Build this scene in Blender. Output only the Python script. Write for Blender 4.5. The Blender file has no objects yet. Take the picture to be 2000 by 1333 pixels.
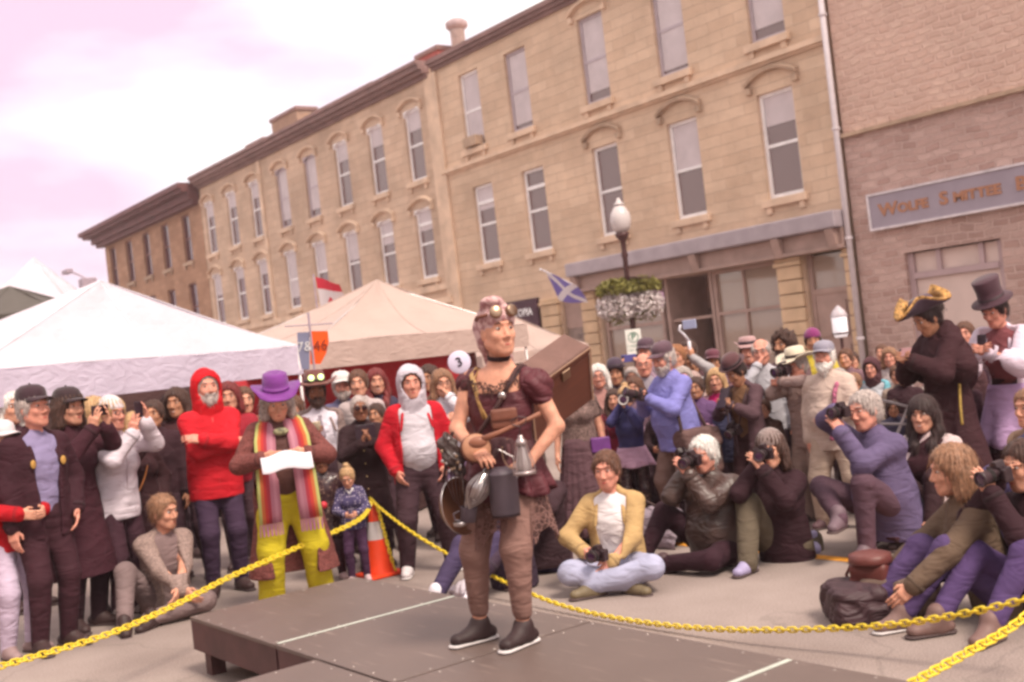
import bpy, math, random
import numpy as np
from mathutils import Vector, Matrix
random.seed(7)
SC = bpy.context.scene
COL = SC.collection
# ------------------------------------------------------------------ camera
FPX = 2200.0                       # focal length in photo pixels (photo 2000 wide)
AZ, PITCH, ROLL, EYE = math.radians(37.05), math.radians(0.53), math.radians(6.5), 1.75
_Z = np.array([0, 0, 1.0])
F0 = np.array([-math.cos(AZ), math.sin(AZ), 0]); R0 = np.array([math.sin(AZ), math.cos(AZ), 0])
CF = F0*math.cos(PITCH) + _Z*math.sin(PITCH); CU0 = -F0*math.sin(PITCH) + _Z*math.cos(PITCH)
CU = CU0*math.cos(ROLL) + R0*math.sin(ROLL); CR = R0*math.cos(ROLL) - CU0*math.sin(ROLL)
CP = np.array([0, 0, EYE])
def ray(x, y): return CF*FPX + CR*(x-1000) - CU*(y-666.5)
def at(x, y, w): return CP + ray(x, y)*(w/FPX)              # point of the place at a depth
def onground(x, y, z=0.0): d = ray(x, y); return CP + d*((z-EYE)/d[2])
def onplane(x, y, Y): d = ray(x, y); return CP + d*(Y/d[1])
cam = bpy.data.cameras.new('camera'); camo = bpy.data.objects.new('camera', cam); COL.objects.link(camo)
camo.matrix_world = Matrix(((CR[0], CU[0], -CF[0], 0), (CR[1], CU[1], -CF[1], 0), (CR[2], CU[2], -CF[2], EYE), (0, 0, 0, 1)))
cam.sensor_width = 36; cam.lens = FPX/2000*36; cam.clip_end = 1200; cam.clip_start = .1
cam.dof.use_dof = True; cam.dof.focus_distance = 7.0; cam.dof.aperture_fstop = 2.4
SC.camera = camo
# ------------------------------------------------------------------ world, sun, exposure
SUN_EL, SUN_AZ = math.radians(55), math.radians(200)
W = bpy.data.worlds.new('World'); SC.world = W; W.use_nodes = True
nt = W.node_tree; nt.nodes.clear()
def nn(t, ty, **kw):
    n = t.nodes.new(ty)
    for k, v in kw.items(): setattr(n, k, v)
    return n
out = nn(nt, 'ShaderNodeOutputWorld'); bg = nn(nt, 'ShaderNodeBackground'); bg.inputs[1].default_value = 0.102
sky = nn(nt, 'ShaderNodeTexSky', sky_type='NISHITA', sun_disc=False, sun_elevation=SUN_EL, sun_rotation=SUN_AZ)
tc = nn(nt, 'ShaderNodeTexCoord'); mp = nn(nt, 'ShaderNodeMapping'); mp.inputs['Scale'].default_value = (1, 1, 3.2)
noi = nn(nt, 'ShaderNodeTexNoise'); noi.inputs['Scale'].default_value = 2.6; noi.inputs['Detail'].default_value = 5; noi.inputs['Roughness'].default_value = .5
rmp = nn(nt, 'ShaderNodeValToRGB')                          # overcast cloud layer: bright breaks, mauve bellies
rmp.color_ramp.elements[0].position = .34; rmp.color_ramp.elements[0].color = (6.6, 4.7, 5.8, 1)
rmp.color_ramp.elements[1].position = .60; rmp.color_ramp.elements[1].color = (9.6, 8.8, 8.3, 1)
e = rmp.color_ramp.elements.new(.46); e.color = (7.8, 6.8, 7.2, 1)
# mauve clouds at the left, with the lens light leak put into their colour
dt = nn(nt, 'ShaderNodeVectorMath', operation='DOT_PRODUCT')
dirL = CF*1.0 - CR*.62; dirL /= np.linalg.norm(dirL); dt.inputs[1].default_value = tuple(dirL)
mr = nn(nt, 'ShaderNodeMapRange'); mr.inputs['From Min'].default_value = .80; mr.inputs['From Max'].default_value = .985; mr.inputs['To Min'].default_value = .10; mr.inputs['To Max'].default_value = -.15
ad = nn(nt, 'ShaderNodeMath', operation='ADD')
mx = nn(nt, 'ShaderNodeMix', data_type='RGBA'); mx.inputs[0].default_value = .93
L = nt.links.new
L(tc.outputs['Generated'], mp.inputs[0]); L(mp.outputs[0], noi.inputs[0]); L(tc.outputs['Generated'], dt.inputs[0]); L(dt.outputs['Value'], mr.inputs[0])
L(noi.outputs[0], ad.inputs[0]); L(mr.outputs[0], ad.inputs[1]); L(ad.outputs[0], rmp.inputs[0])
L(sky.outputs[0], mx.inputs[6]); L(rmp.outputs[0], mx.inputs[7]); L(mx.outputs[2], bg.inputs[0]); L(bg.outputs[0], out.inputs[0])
sl = bpy.data.lights.new('sun', 'SUN'); sl.energy = 2.7; sl.angle = math.radians(16); sl.color = (1, .88, .74)
so = bpy.data.objects.new('sun', sl); COL.objects.link(so)
sd = R0*.55 - F0*.75; sdir = np.array([sd[0], sd[1], 0]); sdir /= np.linalg.norm(sdir)
sdir = sdir*math.cos(SUN_EL) + _Z*math.sin(SUN_EL)
so.rotation_euler = Vector(tuple(sdir)).to_track_quat('Z', 'Y').to_euler()
sky.sun_rotation = math.atan2(sdir[0], sdir[1])
SC.view_settings.view_transform = 'Standard'; SC.view_settings.look = 'None'
SC.view_settings.exposure = 0.72; SC.view_settings.gamma = 1
SC.cycles.filter_width = 2.9
SC.cycles.max_bounces = 6

# ------------------------------------------------------------------ materials
MATS = {}
def bsdf(name):
    m = bpy.data.materials.new(name); m.use_nodes = True; t = m.node_tree; b = t.nodes['Principled BSDF']
    return m, t, b
def M(name, col, rough=.8, var=.18, scale=6, bump=.15, bscale=90, metal=0.0, spec=.4, fold=0.0, sheen=0.0, coat=0.0, emit=None, alpha=None):
    if name in MATS: return MATS[name]
    m, t, b = bsdf(name); l = t.links.new
    tc = nn(t, 'ShaderNodeTexCoord'); n1 = nn(t, 'ShaderNodeTexNoise'); n1.inputs['Scale'].default_value = scale; n1.inputs['Detail'].default_value = 6
    l(tc.outputs['Object'], n1.inputs[0])
    r = nn(t, 'ShaderNodeMix', data_type='RGBA')
    r.inputs[6].default_value = tuple(c*(1-var) for c in col)+(1,); r.inputs[7].default_value = tuple(min(1, c*(1+var)) for c in col)+(1,)
    mr = nn(t, 'ShaderNodeMapRange'); mr.inputs[1].default_value = .3; mr.inputs[2].default_value = .7
    l(n1.outputs[0], mr.inputs[0]); l(mr.outputs[0], r.inputs[0]); l(r.outputs[2], b.inputs['Base Color'])
    b.inputs['Roughness'].default_value = rough; b.inputs['Metallic'].default_value = metal; b.inputs['Specular IOR Level'].default_value = spec
    if sheen: b.inputs['Sheen Weight'].default_value = sheen
    if coat: b.inputs['Coat Weight'].default_value = coat
    if emit: b.inputs['Emission Color'].default_value = tuple(emit[:3])+(1,); b.inputs['Emission Strength'].default_value = emit[3]
    if alpha is not None: b.inputs['Alpha'].default_value = alpha
    if bump or fold:
        n2 = nn(t, 'ShaderNodeTexNoise'); n2.inputs['Scale'].default_value = bscale; n2.inputs['Detail'].default_value = 3; l(tc.outputs['Object'], n2.inputs[0])
        bp = nn(t, 'ShaderNodeBump'); bp.inputs['Strength'].default_value = bump; bp.inputs['Distance'].default_value = .004; l(n2.outputs[0], bp.inputs['Height'])
        if fold:
            mp = nn(t, 'ShaderNodeMapping'); mp.inputs['Scale'].default_value = (1, 1, 2.0); mp.inputs['Rotation'].default_value = (.4, .3, 0)
            n3 = nn(t, 'ShaderNodeTexNoise'); n3.inputs['Scale'].default_value = 5; n3.inputs['Detail'].default_value = 2; n3.inputs['Distortion'].default_value = 1.2
            l(tc.outputs['Object'], mp.inputs[0]); l(mp.outputs[0], n3.inputs[0])
            b2 = nn(t, 'ShaderNodeBump'); b2.inputs['Strength'].default_value = fold; b2.inputs['Distance'].default_value = .05
            l(n3.outputs[0], b2.inputs['Height']); l(bp.outputs[0], b2.inputs['Normal']); l(b2.outputs[0], b.inputs['Normal'])
        else: l(bp.outputs[0], b.inputs['Normal'])
    MATS[name] = m; return m
def cloth(name, col, **k):
    d = dict(rough=.85, var=.14, scale=5, bump=.2, bscale=240, fold=.5, spec=.2, sheen=.0); d.update(k)
    return M(name, col, **d)
def stone(name, c1, c2, mortar, bw, bh, bump=.6, dist=.02, stain=.3, msize=.012, freq=1.0):
    """coursed stone laid on the X-Z face of a wall"""
    m, t, b = bsdf(name); l = t.links.new
    g = nn(t, 'ShaderNodeNewGeometry'); sp = nn(t, 'ShaderNodeSeparateXYZ'); cb = nn(t, 'ShaderNodeCombineXYZ')
    l(g.outputs['Position'], sp.inputs[0]); sy = nn(t, 'ShaderNodeMath', operation='ADD'); l(sp.outputs[0], sy.inputs[0]); l(sp.outputs[1], sy.inputs[1])
    l(sy.outputs[0], cb.inputs[0]); l(sp.outputs[2], cb.inputs[1])
    dn = nn(t, 'ShaderNodeTexNoise'); dn.inputs['Scale'].default_value = 1.6; dn.inputs['Detail'].default_value = 3; l(g.outputs['Position'], dn.inputs[0])
    ds = nn(t, 'ShaderNodeVectorMath', operation='MULTIPLY_ADD'); ds.inputs[1].default_value = (.05*freq,)*3; l(dn.outputs[1], ds.inputs[0]); l(cb.outputs[0], ds.inputs[2])
    br = nn(t, 'ShaderNodeTexBrick'); br.inputs['Color1'].default_value = (0, 0, 0, 1); br.inputs['Color2'].default_value = (1, 1, 1, 1); br.inputs['Mortar'].default_value = (.5, .5, .5, 1)
    br.inputs['Scale'].default_value = 1; br.inputs['Brick Width'].default_value = bw; br.inputs['Row Height'].default_value = bh; br.inputs['Mortar Size'].default_value = msize; br.inputs['Mortar Smooth'].default_value = .4; br.inputs['Bias'].default_value = -.1
    l(ds.outputs[0], br.inputs[0])
    r1 = nn(t, 'ShaderNodeMix', data_type='RGBA'); r1.inputs[6].default_value = c1+(1,); r1.inputs[7].default_value = c2+(1,); l(br.outputs[0], r1.inputs[0])
    n2 = nn(t, 'ShaderNodeTexNoise'); n2.inputs['Scale'].default_value = .55; n2.inputs['Detail'].default_value = 8; n2.inputs['Roughness'].default_value = .65; l(g.outputs['Position'], n2.inputs[0])
    mr = nn(t, 'ShaderNodeMapRange'); mr.inputs[1].default_value = .3; mr.inputs[2].default_value = .75; mr.inputs[3].default_value = 1.08; mr.inputs[4].default_value = 1-stain; l(n2.outputs[0], mr.inputs[0])
    r2 = nn(t, 'ShaderNodeMix', data_type='RGBA', blend_type='MULTIPLY'); r2.inputs[0].default_value = 1; l(r1.outputs[2], r2.inputs[6]); l(mr.outputs[0], r2.inputs[7])
    r3 = nn(t, 'ShaderNodeMix', data_type='RGBA'); r3.inputs[7].default_value = mortar+(1,); l(br.outputs['Fac'], r3.inputs[0]); l(r2.outputs[2], r3.inputs[6])
    l(r3.outputs[2], b.inputs['Base Color']); b.inputs['Roughness'].default_value = .92; b.inputs['Specular IOR Level'].default_value = .15
    n4 = nn(t, 'ShaderNodeTexNoise'); n4.inputs['Scale'].default_value = 7; n4.inputs['Detail'].default_value = 6; l(g.outputs['Position'], n4.inputs[0])
    sb = nn(t, 'ShaderNodeMath', operation='SUBTRACT'); l(n4.outputs[0], sb.inputs[0]); l(br.outputs['Fac'], sb.inputs[1])
    bp = nn(t, 'ShaderNodeBump'); bp.inputs['Strength'].default_value = bump; bp.inputs['Distance'].default_value = dist; l(sb.outputs[0], bp.inputs['Height']); l(bp.outputs[0], b.inputs['Normal'])
    MATS[name] = m; return m

# ------------------------------------------------------------------ meshes and objects
def link(o, parent=None):
    COL.objects.link(o)
    if parent is not None: o.parent = parent
    return o
def mesh(name, V, Fc, mat, parent=None, smooth=False, loc=None):
    me = bpy.data.meshes.new(name); me.from_pydata([tuple(map(float, v)) for v in V], [], [tuple(map(int, f)) for f in Fc]); me.update()
    if mat: me.materials.append(mat)
    if smooth: me.polygons.foreach_set('use_smooth', [True]*len(me.polygons))
    o = bpy.data.objects.new(name, me)
    if loc is not None: o.location = tuple(loc)
    return link(o, parent)
class MB:
    """collects simple solids into one mesh"""
    def __init__(s): s.V = []; s.F = []
    def add(s, V, Fc):
        n = len(s.V); s.V += [tuple(v) for v in V]; s.F += [tuple(i+n for i in f) for f in Fc]; return s
    def box(s, x0, x1, y0, y1, z0, z1):
        return s.add([(x0,y0,z0),(x1,y0,z0),(x1,y1,z0),(x0,y1,z0),(x0,y0,z1),(x1,y0,z1),(x1,y1,z1),(x0,y1,z1)],
                     [(0,3,2,1),(4,5,6,7),(0,1,5,4),(1,2,6,5),(2,3,7,6),(3,0,4,7)])
    def prism(s, poly, d0, d1, axis='y'):
        """polygon of (a,b) pairs extruded along an axis"""
        n = len(poly)
        def p(a, b, d): return (a, d, b) if axis == 'y' else ((d, a, b) if axis == 'x' else (a, b, d))
        V = [p(a, b, d0) for a, b in poly] + [p(a, b, d1) for a, b in poly]
        return s.add(V, [tuple(range(n))[::-1], tuple(range(n, 2*n))] + [(i, (i+1) % n, n+(i+1) % n, n+i) for i in range(n)])
    def lathe(s, prof, n=20, c=(0, 0, 0), ax=None, close=True, sx=1, sy=1):
        """profile of (radius, height) turned round an axis through c"""
        A = Vector(ax).normalized() if ax is not None else Vector((0, 0, 1)); q = Vector((0, 0, 1)).rotation_difference(A)
        V = []
        for r, h in prof:
            for i in range(n):
                t = 2*math.pi*i/n; v = q @ Vector((r*math.cos(t)*sx, r*math.sin(t)*sy, h)); V.append((v.x+c[0], v.y+c[1], v.z+c[2]))
        Fc = [(j*n+i, j*n+(i+1) % n, (j+1)*n+(i+1) % n, (j+1)*n+i) for j in range(len(prof)-1) for i in range(n)]
        if close: Fc += [tuple(range(n))[::-1], tuple(range((len(prof)-1)*n, len(prof)*n))]
        return s.add(V, Fc)
    def tube(s, pts, r, n=8, closed=False):
        pts = [Vector(tuple(p)) for p in pts]; N = len(pts); V = []; up = None
        for i, p in enumerate(pts):
            a = pts[(i-1) % N] if (closed or i > 0) else p; b = pts[(i+1) % N] if (closed or i < N-1) else p
            t = (b-a).normalized() if (b-a).length > 1e-9 else Vector((0, 0, 1))
            if up is None: up = Vector((0, 0, 1)) if abs(t.z) < .9 else Vector((1, 0, 0))
            x = t.cross(up).normalized(); up = x.cross(t).normalized(); rr = r[i] if isinstance(r, (list, tuple)) else r
            for k in range(n):
                th = 2*math.pi*k/n; V.append(tuple(p + x*rr*math.cos(th) + up*rr*math.sin(th)))
        Fc = [(j*n+k, j*n+(k+1) % n, ((j+1) % N)*n+(k+1) % n, ((j+1) % N)*n+k) for j in range(N if closed else N-1) for k in range(n)]
        if not closed: Fc += [tuple(range(n))[::-1], tuple(range((N-1)*n, N*n))]
        return s.add(V, Fc)
    def sphere(s, c, r, n=12, m=8):
        r = r if isinstance(r, (tuple, list)) else (r, r, r)
        V = [(c[0], c[1], c[2]-r[2])] + [(c[0]+r[0]*math.sin(math.pi*j/m)*math.cos(2*math.pi*i/n), c[1]+r[1]*math.sin(math.pi*j/m)*math.sin(2*math.pi*i/n), c[2]-r[2]*math.cos(math.pi*j/m)) for j in range(1, m) for i in range(n)] + [(c[0], c[1], c[2]+r[2])]
        Fc = [(0, 1+(i+1) % n, 1+i) for i in range(n)]
        Fc += [(1+j*n+i, 1+j*n+(i+1) % n, 1+(j+1)*n+(i+1) % n, 1+(j+1)*n+i) for j in range(m-2) for i in range(n)]
        Fc += [(len(V)-1, 1+(m-2)*n+i, 1+(m-2)*n+(i+1) % n) for i in range(n)]
        return s.add(V, Fc)
    def xf(s, mat):
        s.V = [tuple(mat @ Vector(v)) for v in s.V]; return s
    def build(s, name, mat, parent=None, smooth=False, bevel=0, loc=None):
        o = mesh(name, s.V, s.F, mat, parent, smooth, loc)
        if bevel:
            b = o.modifiers.new('bevel', 'BEVEL'); b.width = bevel; b.segments = 2; b.limit_method = 'ANGLE'; b.angle_limit = .6
        return o
def tag(o, label=None, cat=None, group=None, kind=None):
    if label: o['label'] = label
    if cat: o['category'] = cat
    if group: o['group'] = group
    if kind: o['kind'] = kind
    return o
def thing(name, label, cat, loc=(0, 0, 0), rz=0, group=None):
    o = bpy.data.objects.new(name, None); o.location = tuple(loc); o.rotation_euler = (0, 0, rz); o.empty_display_size = .2; COL.objects.link(o)
    return tag(o, label, cat, group)
def struct(o): o['kind'] = 'structure'; return o
FONT = {}
def text(name, s, size, mat, parent=None, M4=None, ext=.004, sx=1.0, bold=0.0):
    cu = bpy.data.curves.new(name, 'FONT'); cu.body = s; cu.size = size; cu.extrude = ext; cu.align_x = 'CENTER'; cu.align_y = 'CENTER'; cu.offset = bold; cu.resolution_u = 3
    o = bpy.data.objects.new(name, cu); COL.objects.link(o)
    dg = bpy.context.evaluated_depsgraph_get(); me = bpy.data.meshes.new_from_object(o.evaluated_get(dg)); bpy.data.objects.remove(o)
    o = bpy.data.objects.new(name, me); me.materials.clear(); me.materials.append(mat)
    me.transform(Matrix.Diagonal((sx, 1, 1, 1)))
    if M4 is not None: me.transform(M4)
    return link(o, parent)

# ------------------------------------------------------------------ soft solids: bodies, clothes, hair grown as one smooth skin
def v3(*a): return np.array(a, dtype=np.float64)
def unit(v): v = np.asarray(v, float); n = np.linalg.norm(v); return v/n if n > 1e-9 else v3(0, 0, 1)
def cone(a, b, ra, rb, k=.02, op='u', fa=None, fs=1.0): return dict(t='c', a=v3(*a), b=v3(*b), ra=ra, rb=rb, k=k, op=op, fa=fa, fs=fs)
def ell(c, r, k=.015, op='u', R=None): return dict(t='e', c=v3(*c), r=v3(*r), k=k, op=op, R=R)
def rbox(c, h, r=.01, k=.01, op='u', R=None, taper=0.0): return dict(t='b', c=v3(*c), h=v3(*h), rr=r, k=k, op=op, R=R, tp=taper)
def pbox(p):
    if p['t'] == 'c':
        r = max(p['ra'], p['rb']); return np.minimum(p['a'], p['b'])-r, np.maximum(p['a'], p['b'])+r
    r = np.max(p['r']) if p['t'] == 'e' else np.linalg.norm(p['h'])+p['rr']
    if p['R'] is None: r = p['r'] if p['t'] == 'e' else p['h']+p['rr']
    return p['c']-r, p['c']+r
def pev(p, X):
    if p['t'] == 'c':
        a, b = p['a'], p['b']; q = X-a.astype(np.float32); ba = (b-a).astype(np.float32); sc = 1.0
        if p['fa'] is not None:
            f = np.asarray(p['fa'], np.float32); g = (1/p['fs']-1)
            q = q + f*((q@f)*g)[..., None]; ba = ba + f*(float(ba@f)*g); sc = .5+.5*p['fs']
        L2 = float(ba@ba)+1e-12; h = np.clip((q@ba)/L2, 0, 1)
        d = np.sqrt(((q-h[..., None]*ba)**2).sum(-1)) - (p['ra']+(p['rb']-p['ra'])*h)
        return d*sc
    q = X-p['c'].astype(np.float32)
    if p['R'] is not None: q = q@np.asarray(p['R'], np.float32)      # columns are the local axes
    if p['t'] == 'e':
        r = p['r'].astype(np.float32); k0 = np.sqrt(((q/r)**2).sum(-1)); k1 = np.sqrt(((q/(r*r))**2).sum(-1))+1e-6
        return k0*(k0-1)/k1
    h = p['h'].astype(np.float32)
    if p['tp']:
        q = q.copy(); q[..., 0] = q[..., 0]*(1+p['tp']*q[..., 2]/max(h[2], 1e-6))
    d = np.abs(q)-h
    return np.sqrt((np.maximum(d, 0)**2).sum(-1)) + np.minimum(d.max(-1), 0) - p['rr']
def field(prims, vox):
    us = [p for p in prims if p['op'] == 'u']
    lo = np.min([pbox(p)[0] for p in us], 0)-2.5*vox; hi = np.max([pbox(p)[1] for p in us], 0)+2.5*vox
    n = np.ceil((hi-lo)/vox).astype(int)+1; Fd = np.full(tuple(n), .2, np.float32)
    axs = [(lo[i]+vox*np.arange(n[i])).astype(np.float32) for i in range(3)]
    for p in prims:
        a, b = pbox(p); pad = 2.5*vox+p['k']
        i0 = np.maximum(np.floor((a-pad-lo)/vox).astype(int), 0); i1 = np.minimum(np.ceil((b+pad-lo)/vox).astype(int)+1, n)
        if np.any(i1 <= i0): continue
        X = np.stack(np.meshgrid(axs[0][i0[0]:i1[0]], axs[1][i0[1]:i1[1]], axs[2][i0[2]:i1[2]], indexing='ij'), -1)
        d = pev(p, X); s = (slice(i0[0], i1[0]), slice(i0[1], i1[1]), slice(i0[2], i1[2])); F_ = Fd[s]; k = p['k']
        if p['op'] == 'u':
            h = np.maximum(k-np.abs(F_-d), 0)/k if k > 0 else 0; Fd[s] = np.minimum(F_, d)-h*h*k*.25
        else:
            d = -d; h = np.maximum(k-np.abs(F_-d), 0)/k if k > 0 else 0; Fd[s] = np.maximum(F_, d)+h*h*k*.25
    return Fd, lo
def nets(Fd, lo, vox):
    S = Fd < 0; c = S[:-1,:-1,:-1].astype(np.int8)
    for i, j, k in ((1,0,0),(0,1,0),(0,0,1),(1,1,0),(1,0,1),(0,1,1),(1,1,1)):
        c = c + S[i:S.shape[0]-1+i, j:S.shape[1]-1+j, k:S.shape[2]-1+k]
    m = (c > 0) & (c < 8); ci = np.argwhere(m); acc = np.zeros((len(ci), 3)); cnt = np.zeros(len(ci))
    cor = [(i, j, k) for i in (0, 1) for j in (0, 1) for k in (0, 1)]
    val = {q: Fd[ci[:,0]+q[0], ci[:,1]+q[1], ci[:,2]+q[2]] for q in cor}
    for q in cor:
        for ax in range(3):
            if q[ax]: continue
            q2 = list(q); q2[ax] = 1; v0 = val[q]; v1 = val[tuple(q2)]; x = (v0 < 0) != (v1 < 0)
            t = np.where(x, v0/np.where(v0 == v1, 1, v0-v1), 0)
            for d in range(3): acc[:, d] += np.where(x, q[d]+(t if d == ax else 0), 0)
            cnt += x
    V = (ci+acc/cnt[:, None])*vox+lo; vid = np.full(m.shape, -1, np.int64); vid[m] = np.arange(len(ci)); Q = []
    for ax in range(3):
        b, c2 = (ax+1) % 3, (ax+2) % 3; s0 = [slice(None)]*3; s1 = [slice(None)]*3; s0[ax] = slice(0, -1); s1[ax] = slice(1, None)
        A = S[tuple(s0)]; B = S[tuple(s1)]; e = np.argwhere(A != B); e = e[(e[:, b] > 0) & (e[:, c2] > 0) & (e[:, b] < m.shape[b]) & (e[:, c2] < m.shape[c2])]
        if not len(e): continue
        def g(db, dc): f = e.copy(); f[:, b] -= db; f[:, c2] -= dc; return vid[f[:,0], f[:,1], f[:,2]]
        q = np.stack([g(0,0), g(1,0), g(1,1), g(0,1)], 1); fl = ~A[e[:,0], e[:,1], e[:,2]]; q[fl] = q[fl][:, ::-1]; Q.append(q)
    return V, np.concatenate(Q) if Q else np.zeros((0, 4), int)
def vnormals(V, Q):
    n = np.cross(V[Q[:,2]]-V[Q[:,0]], V[Q[:,3]]-V[Q[:,1]]); N = np.zeros_like(V)
    for i in range(4): np.add.at(N, Q[:, i], n)
    return N/(np.linalg.norm(N, axis=1)[:, None]+1e-12)
def relax(V, Q, it):
    for _ in range(it):
        A = np.zeros_like(V); C = np.zeros(len(V))
        for i in range(4):
            np.add.at(A, Q[:, i], V[Q[:, (i+1) % 4]]+V[Q[:, (i+3) % 4]]); np.add.at(C, Q[:, i], 2)
        V = V*.5+.5*A/C[:, None]
    return V
def soft(name, prims, vox, mat, parent=None, disp=None, sm=1, loc=None):
    Fd, lo = field(prims, vox); V, Q = nets(Fd, lo, vox)
    V = relax(V, Q, sm)
    if disp is not None and len(V):
        N = vnormals(V, Q); V = V + N*disp(V)[:, None]
    me = bpy.data.meshes.new(name); me.vertices.add(len(V)); me.vertices.foreach_set('co', V.astype(np.float32).ravel())
    me.loops.add(len(Q)*4); me.loops.foreach_set('vertex_index', Q.astype(np.int32).ravel())
    me.polygons.add(len(Q)); me.polygons.foreach_set('loop_start', np.arange(len(Q), dtype=np.int32)*4)
    me.polygons.foreach_set('use_smooth', np.ones(len(Q), bool)); me.update(calc_edges=True); me.materials.append(mat)
    o = bpy.data.objects.new(name, me)
    if loc is not None: o.location = tuple(loc)
    return link(o, parent)
def folds(amp, f=1.0, seed=0.0, zs=1.0):
    def d(V):
        x, y, z = V[:,0]*f+seed, V[:,1]*f+seed*.7, V[:,2]*f*zs
        w = np.sin(11*x+7*z+seed)+np.sin(9*y-13*z+2*np.sin(6*x+seed))
        return amp*(np.abs(np.sin(10*z+11*x+2.1*w))-.5 + .6*np.sin(23*x-19*y+1.7*w+seed))
    return d
# ------------------------------------------------------------------ ground
asph, t_, b_ = bsdf('asphalt'); l_ = t_.links.new
g_ = nn(t_, 'ShaderNodeNewGeometry'); a1 = nn(t_, 'ShaderNodeTexNoise'); a1.inputs['Scale'].default_value = 95; a1.inputs['Detail'].default_value = 3
a2 = nn(t_, 'ShaderNodeTexNoise'); a2.inputs['Scale'].default_value = .9; a2.inputs['Detail'].default_value = 7
a3 = nn(t_, 'ShaderNodeTexVoronoi', feature='DISTANCE_TO_EDGE'); a3.inputs['Scale'].default_value = .33
for a in (a1, a2): l_(g_.outputs['Position'], a.inputs[0])
wv = nn(t_, 'ShaderNodeVectorMath', operation='MULTIPLY_ADD'); wv.inputs[1].default_value = (1.3, 1.3, 1.3); l_(a2.outputs[1], wv.inputs[0]); l_(g_.outputs['Position'], wv.inputs[2]); l_(wv.outputs[0], a3.inputs[0])
c1_ = nn(t_, 'ShaderNodeMix', data_type='RGBA'); c1_.inputs[6].default_value = (.20, .15, .135, 1); c1_.inputs[7].default_value = (.36, .285, .26, 1)
s_ = nn(t_, 'ShaderNodeMath', operation='ADD'); s_.use_clamp = True; h_ = nn(t_, 'ShaderNodeMath', operation='MULTIPLY_ADD'); h_.inputs[1].default_value = 2.4; h_.inputs[2].default_value = -1.1
l_(a1.outputs[0], h_.inputs[0]); q_ = nn(t_, 'ShaderNodeMath', operation='MULTIPLY_ADD'); q_.inputs[1].default_value = 2.2; q_.inputs[2].default_value = -.7; l_(a2.outputs[0], q_.inputs[0])
l_(h_.outputs[0], s_.inputs[0]); l_(q_.outputs[0], s_.inputs[1]); l_(s_.outputs[0], c1_.inputs[0])
cr_ = nn(t_, 'ShaderNodeMapRange'); cr_.inputs[1].default_value = .001; cr_.inputs[2].default_value = .006; cr_.inputs[3].default_value = .84; cr_.inputs[4].default_value = 1; l_(a3.outputs[0], cr_.inputs[0])
mu_ = nn(t_, 'ShaderNodeMix', data_type='RGBA', blend_type='MULTIPLY'); mu_.inputs[0].default_value = 1; l_(c1_.outputs[2], mu_.inputs[6]); l_(cr_.outputs[0], mu_.inputs[7]); l_(mu_.outputs[2], b_.inputs['Base Color'])
b_.inputs['Roughness'].default_value = .93
bp_ = nn(t_, 'ShaderNodeBump'); bp_.inputs['Strength'].default_value = .5; bp_.inputs['Distance'].default_value = .006; l_(a1.outputs[0], bp_.inputs['Height']); l_(bp_.outputs[0], b_.inputs['Normal'])
struct(mesh('road', [(-500,-300,0),(300,-300,0),(300,400,0),(-500,400,0)], [(0,1,2,3)], asph))
conc = M('concrete', (.30, .24, .22), .9, .15, 1.5, .3, 60)
mb = MB().box(-220, 60, 15.2, 19.95, .002, .13); struct(mb.build('pavement', conc))
mb = MB().box(-220, 60, 15.05, 15.2, .002, .135); struct(mb.build('kerb', M('kerb_stone', (.36, .3, .28), .9)))
yel = M('yellow_road_paint', (.72, .30, .03), .7, .25, 14)
struct(mesh('road_marking', [(-9.5,6.55,.004),(-3.2,6.55,.004),(-3.2,6.67,.004),(-9.5,6.67,.004)], [(0,1,2,3)], yel))

# ------------------------------------------------------------------ buildings (street face lies on Y=20, X runs along the street)
YF = 20.0
tan1 = stone('tan_ashlar', (.64, .45, .325), (.73, .53, .39), (.55, .40, .30), .80, .26, bump=.8, dist=.02, stain=.36, msize=.008)
tan2 = stone('warm_ashlar', (.60, .42, .31), (.69, .50, .375), (.50, .36, .275), .70, .26, bump=.8, dist=.02, stain=.38, msize=.008)
brn = stone('brown_stone', (.36, .20, .13), (.46, .27, .18), (.30, .18, .12), .6, .26, bump=.5, dist=.012, stain=.25)
pinkst = stone('pink_rubble', (.44, .28, .245), (.60, .42, .375), (.53, .37, .33), .34, .15, bump=1.0, dist=.03, stain=.42, msize=.022, freq=4.2)
pinkup = stone('pink_upper_rubble', (.62, .41, .335), (.71, .50, .41), (.64, .44, .365), .30, .15, bump=1.0, dist=.03, stain=.30, msize=.03, freq=4.0)
trim_t = M('tan_trim', (.64, .46, .34), .9, .18, 2, .3, 40); trim_d = M('dark_moulding', (.42, .29, .21), .9, .2, 3)
cor_br = M('brown_cornice', (.13, .045, .045), .7, .2, 2); cor_m = M('mauve_cornice', (.24, .14, .13), .8, .2, 2)
white = M('white_window_paint', (.84, .79, .80), .55, .08, 5, .1); mauvew = M('mauve_window_paint', (.46, .38, .42), .6, .1, 5)
brownw = M('brown_window_paint', (.20, .09, .08), .6)
def glassmat(name, col, rough=.06):
    m, t, b = bsdf(name); b.inputs['Base Color'].default_value = col+(1,); b.inputs['Roughness'].default_value = rough; b.inputs['Specular IOR Level'].default_value = .9
    tc = nn(t, 'ShaderNodeNewGeometry'); n = nn(t, 'ShaderNodeTexNoise'); n.inputs['Scale'].default_value = .8; bp = nn(t, 'ShaderNodeBump'); bp.inputs['Strength'].default_value = .25; bp.inputs['Distance'].default_value = .03
    t.links.new(tc.outputs['Position'], n.inputs[0]); t.links.new(n.outputs[0], bp.inputs['Height']); t.links.new(bp.outputs[0], b.inputs['Normal']); MATS[name] = m; return m
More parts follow.
